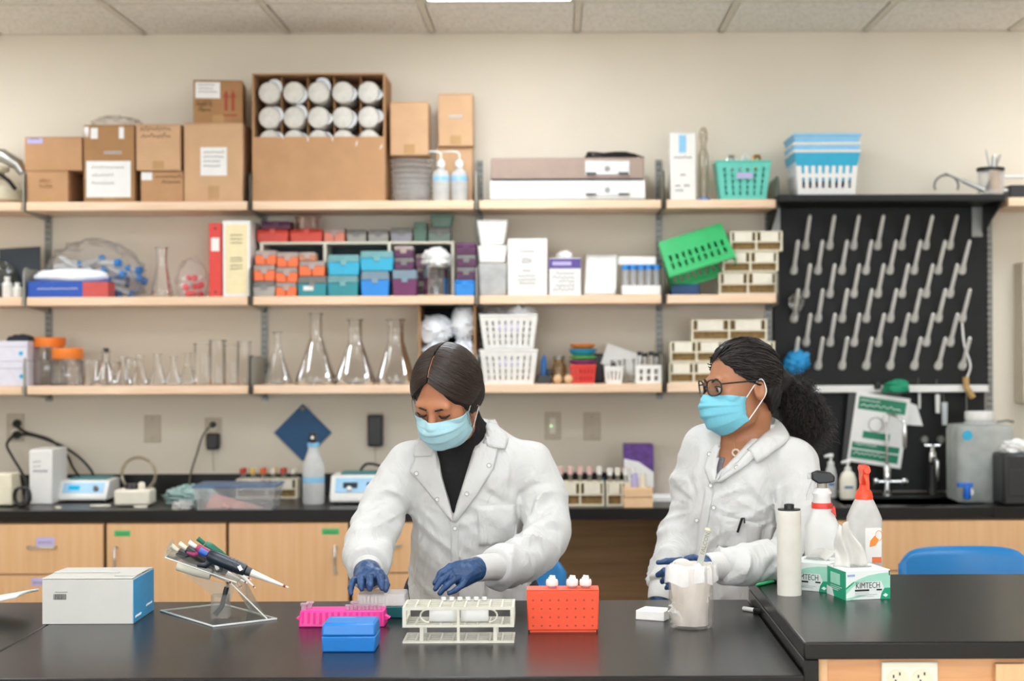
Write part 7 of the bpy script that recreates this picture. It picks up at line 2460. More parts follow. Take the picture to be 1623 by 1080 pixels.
def face_mask(parent, org, Hm, mat, sc_=1.0):
    zc = [(-.0, -.012, -.108), (.12, -.022, -.118), (.3, -.036, -.123), (.55, -.064, -.121), (.8, -.098, -.106), (1, -.12, -.074)]
    vs = [a[0] for a in zc]
    def fn(u, v):
        a = (u - .5) * 2
        z_c = np.interp(v, vs, [b[1] for b in zc])
        y_c = np.interp(v, vs, [b[2] for b in zc])
        # cloth pulled between the corners: pleats run across
        th = a * 1.22
        k = (math.cos(th) - math.cos(1.22)) / (1 - math.cos(1.22))
        x = .07 * math.sin(th) / math.sin(1.22) * (1 - .1 * max(0, v - .7))
        ys = -.026 - .008 * math.sin(PI * v)
        zs = -.026 - .06 * v
        y = ys + (y_c - ys) * k ** .8
        if v < .3:
            y += .012 * (1 - v / .3) * (1 - abs(a)) * abs(a) * 4 * .6
        z = zs + (z_c - zs) * (1 - a * a)
        fv = (v - .14) / .7
        if 0 < fv < 1:
            saw = (fv * 3.0 + .12 * math.sin(3 * a)) % 1.0
            y -= (.0052 * saw * (1 - saw ** 8)) * (1 - .55 * abs(a))
        y -= .0012 * math.sin(7 * a + 9 * v)
        q = Vector((x, y, z))
        for _ in range(5):
            P_ = np.array([q, q + Vector((1e-3, 0, 0)), q + Vector((0, 1e-3, 0)), q + Vector((0, 0, 1e-3))], np.float32)
            d = head_sdf(P_, True)
            lim = .004 if abs(a) < .85 else .002
            if d[0] >= lim:
                break
            g = Vector([float(d[i] - d[0]) for i in (1, 2, 3)])
            if g.length < 1e-7:
                break
            q = q + g.normalized() * float(lim - d[0])
        return Hm @ q - Vector(org)
    o = MB().sheet(fn, 32, 54).build('face_mask', mat, parent, smooth=True, solid=.0018)
    o['label'] = 'pleated pale blue disposable face mask'
    for i, (v0) in enumerate((0.0, 1.0)):
        MB().tube([fn(u / 24, v0) for u in range(25)], .0011, 6).build('hem', mat, o, smooth=True)
    for s in (0, 1):
        sx_ = -1 if s == 0 else 1
        e0 = Hm @ Vector((sx_ * .082, .012, .016)) - Vector(org)
        e1 = Hm @ Vector((sx_ * .084, .026, -.012)) - Vector(org)
        e2 = Hm @ Vector((sx_ * .08, .016, -.036)) - Vector(org)
        MB().tube(spline([fn(s, .02), e0, e1, e2, fn(s, .98)], 5), .0014, 6).build('ear_loop', m_loop, o, smooth=True)
    return o
# ------------------------------------------------------------------ long-haired scientist
rootA = Vector((-.23, 4.3, 0))
pA = thing('person', 'person in white lab coat over black turtleneck, blue mask and gloves, bent over the racks', 'person', rootA)
hcA = at(707, 625, 4.08)
RA = rotm(-24, 35, 4)
HA = Matrix.Translation(hcA) @ RA.to_4x4() @ Matrix.Diagonal((.98, .98, .98, 1))
RnA = np.array(RA, np.float32)
def locA(p):
    return ((p - A3(hcA)) @ RnA) / .98
cA = Vector((-.229, 4.27, 0))
neckA = Vector((at(742, 690, 4.22).x, 4.225, at(742, 690, 4.22).z))
headbaseA = HA @ Vector((0, .035, -.075))
def torso(p, zs, cx, cy, a, b, yaw=0., ex=2.3):
    z_ = p[:, 2]
    X = p[:, 0] - np.interp(z_, zs, cx)
    Y = p[:, 1] - np.interp(z_, zs, cy)
    c, s = math.cos(yaw), math.sin(yaw)
    x2, y2 = X * c + Y * s, -X * s + Y * c
    aa, bb = np.interp(z_, zs, a), np.interp(z_, zs, b)
    k = (np.abs(x2 / aa) ** ex + np.abs(y2 / bb) ** ex + 1e-9) ** (1 / ex)
    d = (k - 1) * np.minimum(aa, bb) * .9
    d = np.maximum(d, p[:, 2] - zs[-1])
    return np.maximum(d, zs[0] - p[:, 2]), x2, y2
zsA = [.5, .7, .88, 1.0, 1.1, 1.2, 1.27, 1.33]
cxA = [-.225, -.225, -.226, -.228, -.229, -.226, -.222, -.22]
cyA = [4.3, 4.295, 4.29, 4.27, 4.25, 4.235, 4.23, 4.23]
aA = [.185, .18, .165, .15, .148, .15, .12, .06]
bA = [.15, .145, .135, .125, .125, .12, .095, .06]
ShL, ShR = at(650, 736, 4.21), at(840, 736, 4.21)
armAr = [ShL, at(615, 790, 4.19), at(590, 850, 4.11), at(583, 880, 3.97), at(583, 901, 3.885)]
radAr = [.06, .062, .062, .06, .05]
armAl = [ShR, at(862, 790, 4.2), at(864, 855, 4.13), at(825, 888, 3.99), at(786, 899, 3.89)]
radAl = [.06, .062, .06, .055, .044]
VA = [at(718, 820, 4.12), at(684, 700, 4.12), at(764, 665, 4.12)]
def wedge(p, V, up=.2):
    """inside a V-shaped opening seen from the front"""
    b, l, r = V
    dl = Vector((l.x - b.x, 0, l.z - b.z)).normalized()
    dr = Vector((r.x - b.x, 0, r.z - b.z)).normalized()
    nl = A3((-dl.z, 0, dl.x))
    nr = A3((dr.z, 0, -dr.x))
    q = p - A3(b)
    # follow the line of sight so the opening stays put on the surface
    return np.maximum(q @ nl, q @ nr)
def coatA(p):
    d, x2, y2 = torso(p, zsA, cxA, cyA, aA, bA, 0)
    ang = np.arctan2(x2, -y2)
    dr = ridge(ang * 7 + 1.5 * np.sin(p[:, 2] * 9)) * np.clip((1.15 - p[:, 2]) * 6, .2, 1)
    d = d - .0035 * dr - .003 * ridge((p[:, 2] * 1.0 + .8 * x2) * 38) * np.clip(1 - np.abs(p[:, 2] - 1.02) * 5, 0, 1)
    sh = smin(s_cap(p, ShL + Vector((.03, .0, .012)), neckA + Vector((-.03, .01, -.035)), .042, .046), s_cap(p, ShR + Vector((-.03, 0, .012)), neckA + Vector((.03, .01, -.03)), .042, .048), .03)
    d = smin(d, sh, .05)
    d = smin(d, sleeve(p, armAr, radAr, [.002, .006, .013, .013, .009], 3, 27), .022)
    d = smin(d, sleeve(p, armAl, radAl, [.002, .006, .013, .013, .009], 11, 27), .022)
    for P_ in (at(655, 800, 4.15), at(812, 800, 4.15)):
        d = d - pulls(p, P_, .0035)
    # hole for the neck
    d = smax(d, -s_cap(p, neckA + Vector((0, .01, -.06)), headbaseA, .06, .062), .01)
    w_ = np.maximum(wedge(p, VA), p[:, 1] - 4.2)
    d = smax(d, -w_, .004)
    return d
VcA, QcA = sdf_mesh(coatA, (-.62, 3.78, .48), (.14, 4.5, 1.4), .0045)
VcA = relax(VcA, QcA, 3)
coA = mesh_obj('lab_coat', VcA, QcA, m_coat, pA, rootA)
coA['label'] = 'white snap-front lab coat with folded lapels'
bvA = bvh_of((VcA, QcA))
def tneckA(p):
    d, x2, y2 = torso(p, zsA, cxA, cyA, [v - .016 for v in aA], [v - .014 for v in bA], 0)
    e = s_cap(p, neckA + Vector((0, .012, -.08)), neckA * .35 + headbaseA * .65, .056, .05)
    d = smin(d, e, .04)
    d = smax(d, .85 - p[:, 2], .01)
    up = (headbaseA - neckA).normalized()
    cut = (p - A3(neckA * .25 + headbaseA * .75)) @ A3(up)
    d = smax(d, cut, .004)
    return d - .0012 * np.sin(np.arctan2(x2, y2) * 60)
V, Q = sdf_mesh(tneckA, (-.46, 4.0, .83), (.05, 4.45, 1.45), .0045)
mesh_obj('turtleneck', relax(V, Q, 1), Q, m_knit, pA, rootA)
def legs(p, X, Y, z0=.06, g=0.):
    d = None
    for s in (-1, 1):
        e = chain(p, [(X + s * .085, Y, .86), (X + s * .095, Y - .01, .48), (X + s * .1, Y + .01, z0)], [.088 + g, .06 + g, .042 + g], .03)
        d = e if d is None else smin(d, e, .02)
    return d
def bodyA(p):
    d = near(p, hcA, .2, .15, lambda q: head_sdf(locA(q), True) * .98)
    d = smin(d, s_cap(p, neckA + Vector((0, .012, -.08)), headbaseA, .05, .046), .02)
    t_, _, _ = torso(p, zsA[2:], cxA[2:], cyA[2:], [v - .026 for v in aA[2:]], [v - .024 for v in bA[2:]])
    d = smin(d, t_, .03)
    d = smin(d, chain(p, armAr, [.042, .04, .036, .032, .026]), .02)
    d = smin(d, chain(p, armAl, [.042, .04, .036, .032, .026]), .02)
    return smin(d, legs(p, -.225, 4.31), .03)
V, Q = sdf_mesh(bodyA, (-.6, 3.82, .0), (.12, 4.46, 1.62), .0045)
bodA = mesh_obj('body', relax(V, Q, 1), Q, m_skinA, pA, rootA)
V, Q = sdf_mesh(lambda p: smax(smin(legs(p, -.225, 4.31, .05, .012), s_ell(p, (-.225, 4.31, .9), (.16, .11, .1)), .03), p[:, 2] - .95, .01), (-.45, 4.1, 0.03), (.0, 4.5, 1.0), .01)
mesh_obj('trousers', V, Q, m_trou, pA, rootA)
def shoes(pr, X, Y, org):
    for s in (-1, 1):
        V, Q = sdf_mesh(lambda p: smax(smin(s_ell(p, (X + s * .1, Y - .07, .035), (.045, .13, .045)), s_cap(p, (X + s * .1, Y + .02, .05), (X + s * .1, Y + .02, .09), .045, .04), .03), .002 - p[:, 2], .004), (X + s * .1 - .08, Y - .24, -.01), (X + s * .1 + .08, Y + .12, .16), .008)
        mesh_obj('shoe', V, Q, M('shoe_black', '1b1b1c', .5), pr, org)
shoes(pA, -.225, 4.31, rootA)
# lapels, collar, pocket, placket, buttons
folded('lapel', [((683, 692), (690, 700)), ((662, 716), (697, 722)), ((650, 747), (703, 755)), ((678, 780), (711, 790)), ((715, 826), (719, 829))], pA, rootA, bvA, m_coat, .005, 10, 16, .003, .003)
folded('lapel', [((757, 668), (776, 680)), ((755, 700), (790, 712)), ((745, 735), (783, 741)), ((733, 772), (758, 782)), ((717, 824), (722, 829))], pA, rootA, bvA, m_coat, .005, 10, 16, .003, .003)
folded('collar_leaf', [((668, 686), (690, 688)), ((657, 706), (692, 708)), ((655, 724), (684, 724))], pA, rootA, bvA, m_coat, .009, 8, 8, .003, .003)
folded('collar_leaf', [((761, 662), (786, 672)), ((764, 686), (806, 694)), ((772, 708), (800, 712))], pA, rootA, bvA, m_coat, .009, 8, 8, .003, .003)
folded('placket', [((714, 826), (727, 826)), ((715, 880), (727, 880)), ((716, 944), (728, 944))], pA, rootA, bvA, m_coat, .0015, 3, 14, .002)
folded('chest_pocket', [((756, 803), (818, 800)), ((757, 840), (820, 836)), ((759, 866), (822, 862))], pA, rootA, bvA, m_coat, .0015, 8, 8, .002, 0, 4.085)
def collar(neck, rootv, parent, a0, a1, r0, r1, tilt, hgt, drop, lift=lambda t: 0):
    def fn(u, v):
        a = a0 + (a1 - a0) * u
        k = v * 2
        if k < 1:
            rr, zz = r0 + .004 * k, -.01 + hgt * k
        else:
            rr, zz = r0 + .004 + (r1 - r0) * (k - 1), -.01 + hgt - drop * (k - 1)
        zz += lift(u)
        return neck + Vector((rr * math.sin(a), rr * math.cos(a) * .92 + tilt * zz, zz)) - rootv
    return MB().sheet(fn, 36, 10).build('collar', m_coat, parent, smooth=True, solid=.003)
collar(neckA + Vector((0, .018, .008)), rootA, pA, math.radians(-118), math.radians(128), .066, .088, -.2, .04, .048)
for px_, py_ in ((660, 751), (693, 792), (721, 838), (775, 738), (740, 783)):
    snap(bvA, px_, py_, pA, rootA, .0085)
# hands
def C(px, py, Y):
    return at(px, py, Y)
knit_cuff([C(583, 893, 3.93), C(583, 904, 3.875), C(583, 908, 3.86)], [.039, .037, .035], pA, rootA)
zl_ = 0
glove('glove', None, [(C(583, 903, 3.875), .029), (C(582, 911, 3.835), .031), (C(575, 916, 3.805), .0165), (C(597, 914, 3.80), .0175), (C(585, 913, 3.81), .02)],
      [([C(566, 917, 3.80), C(559, 922, 3.775), C(556, 932, 3.755), C(556, 941, 3.745)], [.0115, .0105, .0095, .0078]),
       ([C(575, 916, 3.795), C(572, 918, 3.765), C(572, 928, 3.745), C(573, 934, 3.742)], [.012, .0115, .0105, .0085]),
       ([C(587, 914, 3.79), C(586, 916, 3.76), C(586, 928, 3.74), C(586, 934, 3.738)], [.0125, .012, .011, .009]),
       ([C(599, 915, 3.79), C(602, 917, 3.765), C(604, 927, 3.745), C(606, 933, 3.742)], [.0122, .0115, .0105, .0085]),
       ([C(600, 910, 3.84), C(608, 918, 3.815), C(612, 928, 3.79), C(611, 935, 3.775)], [.0135, .0125, .011, .0085])],
      pA, rootA, 'blue nitrile glove on the right hand, fingers curled over a box lid')
knit_cuff([C(800, 899, 3.925), C(775, 899, 3.865), C(755, 902, 3.825)], [.034, .0325, .031], pA, rootA)
glove('glove', None, [(C(757, 902, 3.826), .0285), (C(742, 906, 3.80), .0265), (C(726, 903, 3.79), .0175), (C(733, 920, 3.785), .0155), (C(740, 910, 3.795), .0245)],
      [([C(727, 898, 3.79), C(713, 899, 3.785), C(698, 909, 3.775), C(689, 925, 3.77)], [.0125, .0108, .0095, .0075]),
       ([C(726, 907, 3.78), C(715, 909, 3.77), C(701, 919, 3.76), C(690, 934, 3.755)], [.0125, .0112, .0098, .0078]),
       ([C(730, 915, 3.772), C(721, 918, 3.762), C(708, 929, 3.752), C(697, 941, 3.748)], [.0122, .011, .0098, .0078]),
       ([C(737, 922, 3.768), C(732, 928, 3.76), C(722, 936, 3.752), C(712, 941, 3.75)], [.011, .01, .0088, .0072]),
       ([C(745, 900, 3.825), C(730, 905, 3.835), C(715, 916, 3.83), C(706, 926, 3.82)], [.014, .0125, .011, .0085])],
      pA, rootA, 'blue nitrile glove on the left hand, fingers hanging over the rack')
face_mask(pA, rootA, HA, m_mask)
# brows, lashes
for s in (-1, 1):
    MB().tube([HA @ Vector((s * x_, y_, z_)) - rootA for x_, y_, z_ in ((.012, -.0925, .0165), (.028, -.0905, .0205), (.046, -.079, .0175))], [.0024, .0028, .0012], 6).build('eyebrow', m_hairA, pA, smooth=True)
    MB().tube([HA @ Vector((s * x_, y_, z_)) - rootA for x_, y_, z_ in ((.017, -.088, -.001), (.025, -.0915, -.005), (.036, -.0912, -.005), (.046, -.083, .0)) ], [.0016, .0028, .003, .0018], 6).build('eyelashes', m_hairA, pA, smooth=True)
# hair
def hairA_sdf(p):
    q = locA(p)
    d = s_ell(q, (0, .016, .032), (.083, .104, .092))
    sidez = s_ell(q, (0, .03, -.015), (.091, .078, .075))
    d = smin(d, sidez, .03)
    d = smin(d, s_ell(q, (0, .1, -.055), (.04, .032, .034)), .03)
    face = (np.abs(q[:, 0]) / .057) ** 1.6 + (np.clip(q[:, 2] + .05, 0, 1) / .128) ** 1.5 - 1
    face = np.maximum(face * .045, q[:, 1] + .02)
    d = smax(d, -face, .012)
    d = smax(d, -(q[:, 2] + .074 - .3 * np.clip(-q[:, 1], 0, .1)), .012)
    return (d + .003) * .98
V, Q = sdf_mesh(hairA_sdf, tuple(hcA - Vector((.17, .17, .17))), tuple(hcA + Vector((.17, .17, .17))), .0035)
mesh_obj('hair', relax(V, Q, 1), Q, m_hairA, pA, rootA)
rg = random.Random(12)
paths = []
def ellp(dv, k=1.0):
    dv = dv.normalized()
    lowz = max(0., .35 - dv.z)
    return Vector((dv.x * (.084 + .008 * min(1, lowz * 1.6)) * k, .016 + dv.y * .104 * k, .032 + dv.z * .092 * k))
for i in range(3600):
    s = rg.choice((-1, 1))
    y0 = rg.uniform(-.068, .075)
    dz = math.sqrt(max(.02, 1 - ((y0 - .016) / .104) ** 2))
    d0 = Vector((s * .022 - .04, (y0 - .016) / .104, dz))
    f = (y0 + .068) / .143
    d1 = Vector((s * (1.0 + rg.uniform(-.05, .05)), -.62 + 1.0 * f + rg.uniform(-.1, .1), -.22 + .6 * f + rg.uniform(-.1, .1)))
    d2 = Vector((s * rg.uniform(.2, .85), .8, -1.0 + rg.uniform(-.15, .15)))
    k = 1.0 + rg.uniform(-.03, .028)
    P_ = []
    for j in range(12):
        t = j / 11 * rg.uniform(.97, 1)
        a, b, c = (1 - t) ** 2, 2 * t * (1 - t), t * t
        dv = d0 * a + d1 * b * 1.15 + d2 * c
        P_.append(HA @ ellp(dv, k))
    paths.append(P_)
# loose wisps beside the face
for i in range(24):
    s = rg.choice((-1, 1, 1))
    b0 = Vector((s * .072, -.035 + rg.uniform(-.01, .03), .01))
    P_ = [HA @ (b0 + Vector((s * .01 * math.sin(3 * t + i), -.004 * t, -.11 * t * rg.uniform(.95, 1.05)))) for t in [j / 11 for j in range(12)]]
    paths.append(P_)
MB().tube([HA @ ellp(Vector((-.04, a_, math.sqrt(1 - a_ * a_))), 1.005) - rootA for a_ in [-.72 + .09 * k for k in range(7)]], .0014, 6).build('hair_parting', m_skinA, pA, smooth=True)
strands(pA, 'hair_strands', m_strandA, paths[:-24], .0010, rootA)
strands(pA, 'hair_wisps', m_strandA, paths[-24:], .0005, rootA)

# ------------------------------------------------------------------ curly-haired scientist
rootB = Vector((.47, 4.3, 0))
pB = thing('person', 'person in white lab coat, glasses and blue mask, leaning an elbow on the raised bench', 'person', rootB)
hcB = at(1174, 613, 4.2)
RB = rotm(-66, 6, -3)
HB = Matrix.Translation(hcB) @ RB.to_4x4() @ Matrix.Diagonal((.98, .98, .98, 1))
RnB = np.array(RB, np.float32)
def locB(p):
    return ((p - A3(hcB)) @ RnB) / .98
neckB = at(1185, 700, 4.25)
hbB = HB @ Vector((0, .035, -.08))
zsB = [.5, .7, .88, 1.0, 1.1, 1.2, 1.27, 1.32]
cxB = [.46, .46, .458, .46, .468, .478, .485, .487]
cyB = [4.3, 4.3, 4.29, 4.28, 4.27, 4.26, 4.255, 4.25]
aB = [.17, .165, .155, .15, .15, .145, .12, .06]
bB = [.14, .135, .125, .125, .128, .115, .095, .06]
yawB = math.radians(-28)
S1, S2 = at(1113, 706, 4.29), at(1262, 734, 4.19)
armBr = [S1, at(1096, 770, 4.31), at(1085, 830, 4.29), at(1068, 885, 4.23), at(1050, 930, 4.17)]
radBr = [.052, .055, .055, .052, .042]
armBl = [S2, at(1270, 800, 4.13), at(1262, 872, 4.0), at(1205, 893, 3.9), at(1142, 897, 3.84)]
radBl = [.058, .06, .056, .05, .044]
VB = [at(1137, 760, 4.12), at(1150, 690, 4.12), at(1192, 700, 4.12)]
def coatB(p):
    d, x2, y2 = torso(p, zsB, cxB, cyB, aB, bB, yawB)
    ang = np.arctan2(x2, -y2)
    d = d - .0035 * ridge(ang * 7 + 1.2 * np.sin(p[:, 2] * 8) + 1) * np.clip((1.2 - p[:, 2]) * 6, .2, 1) - .003 * ridge((p[:, 2] - .7 * x2) * 36) * np.clip(1 - np.abs(p[:, 2] - 1.05) * 4, 0, 1)
    sh = smin(s_cap(p, S1 + Vector((.02, .0, .008)), neckB + Vector((-.026, .02, -.02)), .046, .045), s_cap(p, S2 + Vector((-.02, 0, .012)), neckB + Vector((.026, .012, -.016)), .054, .047), .03)
    d = smin(d, sh, .05)
    d = smin(d, sleeve(p, armBr, radBr, [.002, .005, .011, .011, .009], 5, 26), .02)
    d = smin(d, sleeve(p, armBl, radBl, [.002, .005, .012, .013, .01], 21, 26), .02)
    for P_ in (at(1112, 800, 4.2), at(1238, 815, 4.15)):
        d = d - pulls(p, P_, .0035)
    d = smax(d, -s_cap(p, neckB + Vector((0, .0, -.06)), hbB, .05, .054), .008)
    w_ = np.maximum(wedge(p, VB), p[:, 1] - 4.24)
    return smax(d, -w_, .004)
VcB, QcB = sdf_mesh(coatB, (.18, 3.76, .48), (.76, 4.5, 1.4), .0045)
VcB = relax(VcB, QcB, 3)
coB = mesh_obj('lab_coat', VcB, QcB, m_coat, pB, rootB)
coB['label'] = 'white lab coat with open collar'
bvB = bvh_of((VcB, QcB))
def bodyB(p):
    d = near(p, hcB, .2, .15, lambda q: head_sdf(locB(q)) * .98)
    d = smin(d, s_cap(p, neckB + Vector((0, .005, -.07)), hbB, .045, .041), .022)
    t_, _, _ = torso(p, zsB[2:], cxB[2:], cyB[2:], [v - .018 for v in aB[2:]], [v - .015 for v in bB[2:]], yawB)
    d = smin(d, t_, .045)
    d = smin(d, chain(p, armBr + [at(1046, 950, 4.15)], [.038, .037, .034, .03, .026, .024]), .02)
    d = smin(d, chain(p, armBl, [.04, .038, .035, .03, .026]), .02)
    return smin(d, legs(p, .46, 4.31), .03)
V, Q = sdf_mesh(bodyB, (.16, 3.8, .0), (.74, 4.46, 1.62), .0045)
bodB = mesh_obj('body', relax(V, Q, 1), Q, m_skinB, pB, rootB)
bvBb = bvh_of((V, Q))
V, Q = sdf_mesh(lambda p: smax(smin(legs(p, .46, 4.31, .05, .012), s_ell(p, (.46, 4.31, .9), (.15, .105, .1)), .03), p[:, 2] - .95, .01), (.22, 4.1, 0.03), (.7, 4.5, 1.0), .01)
mesh_obj('trousers', V, Q, M('trouser_grey', '3a3834', .8, var=.15), pB, rootB)
shoes(pB, .46, 4.31, rootB)
folded('lapel', [((1134, 704), (1150, 708)), ((1122, 720), (1150, 722)), ((1116, 742), (1146, 742)), ((1126, 768), (1137, 764))], pB, rootB, bvB, m_coat, .005, 8, 12, .003, .003)
folded('lapel', [((1190, 712), (1206, 712)), ((1180, 722), (1200, 722)), ((1163, 740), (1184, 737)), ((1136, 764), (1142, 766))], pB, rootB, bvB, m_coat, .006, 10, 12, .003, .003)
folded('placket', [((1118, 772), (1132, 772)), ((1106, 840), (1120, 842)), ((1100, 905), (1112, 905))], pB, rootB, bvB, m_coat, .0015, 3, 12, .002)
folded('chest_pocket', [((1143, 818), (1209, 832)), ((1140, 845), (1205, 856)), ((1136, 868), (1200, 876))], pB, rootB, bvB, m_coat, .0015, 8, 8, .002, 0, 4.06)
collar(neckB + Vector((.006, .012, .004)), rootB, pB, math.radians(-60), math.radians(140), .066, .09, -.1, .05, .055)
_o = lambda b_, px, py, k: onto(b_, px, py, k)[0]
cin = spline([at(1178, 654, 4.33), at(1212, 659, 4.32), at(1229, 669, 4.27), _o(bvBb, 1208, 691, .01), _o(bvBb, 1184, 713, .014)], 6)
cou = spline([at(1176, 674, 4.35), at(1228, 678, 4.33), _o(bvB, 1251, 692, .012), _o(bvB, 1230, 714, .012), _o(bvB, 1199, 735, .012)], 6)
def cfn(u, v):
    f = u * (len(cin) - 1)
    i = min(int(f), len(cin) - 2)
    a, b = cin[i].lerp(cin[i + 1], f - i), cou[i].lerp(cou[i + 1], f - i)
    return a.lerp(b, v) + Vector((0, -.006, .008)) * math.sin(PI * v) - rootB
MB().sheet(cfn, 28, 6).build('collar_leaf', m_coat, pB, smooth=True, solid=.003)
for px_, py_ in ((1124, 720), (1126, 770), (1104, 825), (1167, 741), (1131, 805)):
    snap(bvB, px_, py_, pB, rootB, .0085)
# shirt edge, necklace
folded('grey_top', [((1137, 722), (1149, 726)), ((1136, 742), (1144, 744)), ((1136, 757), (1139, 758))], pB, rootB, bvBb, M('top_grey', '6f6c70', .8, var=.2, vs=120), .002, 4, 8, .002)
ch_ = []
for px_, py_ in ((1163, 694), (1164, 704), (1166, 713), (1175, 707), (1186, 697)):
    ch_.append(onto(bvBb, px_, py_, .003)[0] - rootB)
MB().tube(spline(ch_, 5), .0007, 5).build('necklace_chain', M('gold', 'c9a86a', .3, .9), pB, smooth=True)
pc = onto(bvBb, 1166, 718, .004)[0] - rootB
MB().tube([pc + Vector((.0085 * math.cos(a), -.001, .0085 * math.sin(a))) for a in [2 * PI * k / 16 for k in range(16)]], .0026, 8, closed=True).build('pendant', M('pendant_cream', 'd8c8b4', .35), pB, smooth=True)
# pen in pocket
pa, nr = onto(bvB, 1169, 844, .007)
pb2, nr = onto(bvB, 1176, 822, .008)
MB().tube([pa - rootB, pb2 - rootB], .0032, 8).build('pocket_pen', m_blackp, pB, smooth=True)
MB().tube([pb2 - rootB, pb2 - rootB + Vector((.005, -.003, .001)), pb2 - rootB + Vector((.006, -.005, -.012))], .0022, 6).build('pen_clip', m_blackp, pB, smooth=True)
# hands
knit_cuff([C(1150, 897, 3.85), C(1133, 898, 3.83), C(1118, 899, 3.815)], [.036, .033, .031], pB, rootB)
glove('glove', None, [(C(1120, 899, 3.815), .0275), (C(1105, 901, 3.80), .026), (C(1094, 896, 3.795), .0175), (C(1090, 916, 3.79), .016), (C(1100, 905, 3.795), .024)],
      [([C(1096, 893, 3.785), C(1078, 889, 3.775), C(1058, 890, 3.77), C(1043, 892, 3.768)], [.0122, .0108, .0098, .0078]),
       ([C(1090, 902, 3.78), C(1072, 903, 3.765), C(1053, 906, 3.765), C(1043, 912, 3.78)], [.0125, .0118, .011, .009]),
       ([C(1088, 911, 3.78), C(1070, 914, 3.768), C(1055, 919, 3.772), C(1050, 922, 3.79)], [.012, .0112, .0105, .009]),
       ([C(1088, 919, 3.78), C(1072, 924, 3.77), C(1060, 930, 3.775), C(1057, 932, 3.79)], [.011, .0105, .0095, .008]),
       ([C(1112, 894, 3.80), C(1106, 888, 3.78), C(1098, 885, 3.768), C(1088, 886, 3.765)], [.0138, .0125, .011, .0085])],
      pB, rootB, 'blue nitrile glove on the left hand, index finger stretched out')
knit_cuff([C(1053, 924, 4.18), C(1048, 940, 4.16), C(1046, 952, 4.15)], [.037, .034, .031], pB, rootB)
w0 = C(1046, 950, 4.15)
dn = Vector((-.012, -.01, -1)).normalized()
fx = Vector((.25, -.97, 0))
glove('glove', None, [(w0, .027), (w0 + dn * .04, .027), (w0 + dn * .075 + fx * .014, .017), (w0 + dn * .075 - fx * .016, .016), (w0 + dn * .06, .024)],
      [([w0 + dn * .085 + fx * o_, w0 + dn * (.085 + L_ * .45) + fx * o_ * 1.1 + Vector((-.004, 0, 0)), w0 + dn * (.085 + L_ * .8) + fx * o_ * 1.1 + Vector((.004, 0, 0)), w0 + dn * (.085 + L_) + fx * o_ + Vector((.014, 0, 0))], [.012, .011, .01, .008]) for o_, L_ in ((.027, .068), (.009, .076), (-.009, .07), (-.026, .055))] +
      [([w0 + dn * .025 + fx * .02, w0 + dn * .05 + fx * .04, w0 + dn * .08 + fx * .05, w0 + dn * .1 + fx * .05], [.0135, .0125, .011, .0085])],
      pB, rootB, 'blue nitrile glove on the hanging right hand', h=.003)
face_mask(pB, rootB, HB, m_mask2)
# glasses
gl = M('glasses_frame', '17130f', .3)
fr_ = None
for s in (-1, 1):
    ring = []
    for k in range(28):
        a = 2 * PI * k / 28
        xx = .0255 * math.copysign(abs(math.cos(a)) ** .75, math.cos(a))
        zz = .0205 * math.copysign(abs(math.sin(a)) ** .75, math.sin(a))
        ring.append(HB @ Vector((s * .034 + xx, -.106 + .25 * (s * .034 + xx) ** 2 / .06, .008 + zz)) - rootB)
    o = MB().tube(ring, .0021, 8, closed=True).build('glasses_rim', gl, pB, smooth=True)
    MB().add(ring, [tuple(range(28))]).build('lens', clear('lens', 'f2f4f4', .04, 'dfe6e6', .25, .03), o)
    MB().tube(spline([HB @ Vector(v) - rootB for v in ((s * .06, -.09, .016), (s * .076, -.055, .015), (s * .082, .0, .013), (s * .083, .02, .008), (s * .08, .032, -.012))], 5), .002, 8).build('temple_arm', gl, o, smooth=True)
    # eye, lashes, brow
    MB().ball(HB @ Vector((s * .031, -.0785, .003)) - rootB, .0112, 14, 10).build('eyeball', M('eye_white', 'd8d0c8', .25), pB, smooth=True)
    MB().ball(HB @ Vector((s * .031 - .001, -.0845, .0015)) - rootB, .0072, 12, 8).build('iris', M('iris_brown', '2a1810', .15), pB, smooth=True)
    MB().tube([HB @ Vector((s * x_, y_, z_)) - rootB for x_, y_, z_ in ((.018, -.088, .007), (.031, -.0925, .0105), (.044, -.084, .007))], [.0012, .0018, .0012], 6).build('eyelashes', m_hairB, pB, smooth=True)
    MB().tube([HB @ Vector((s * x_, y_, z_)) - rootB for x_, y_, z_ in ((.014, -.092, .022), (.03, -.089, .029), (.046, -.078, .024))], [.0022, .0028, .0014], 6).build('eyebrow', m_hairB, pB, smooth=True)
MB().tube([HB @ Vector((x_, -.105 - .003 * (1 - abs(x_) / .01), .014)) - rootB for x_ in (-.01, 0, .01)], .002, 8).build('glasses_bridge', gl, pB, smooth=True)
# hair: cap pulled back
hz = [-.12, -.09, -.05, -.03, -.012, .01, .03, .05, .07, .085, .12]
hy = [.075, .062, .048, .036, .03, -.012, -.038, -.052, -.064, -.078, -.1]
def hairB_sdf(p):
    q = locB(p)
    d = s_ell(q, (0, .018, .034), (.08, .1, .09))
    d = smin(d, s_ell(q, (0, .05, -.03), (.066, .06, .06)), .03)
    line = np.interp(q[:, 2], hz, hy) 
    d = smax(d, (line - q[:, 1]), .008)
    d = d - .0028 * np.sin(q[:, 2] * 170 + 9 * np.sin(q[:, 1] * 45) + q[:, 0] * 60) - .0015 * np.sin(q[:, 1] * 240 + q[:, 0] * 130)
    e = s_ell(q, (0, .12, .0), (.04, .03, .042))
    return (smin(d, e, .02) + .002) * .98
V, Q = sdf_mesh(hairB_sdf, tuple(hcB - Vector((.18, .18, .18))), tuple(hcB + Vector((.18, .18, .18))), .0035)
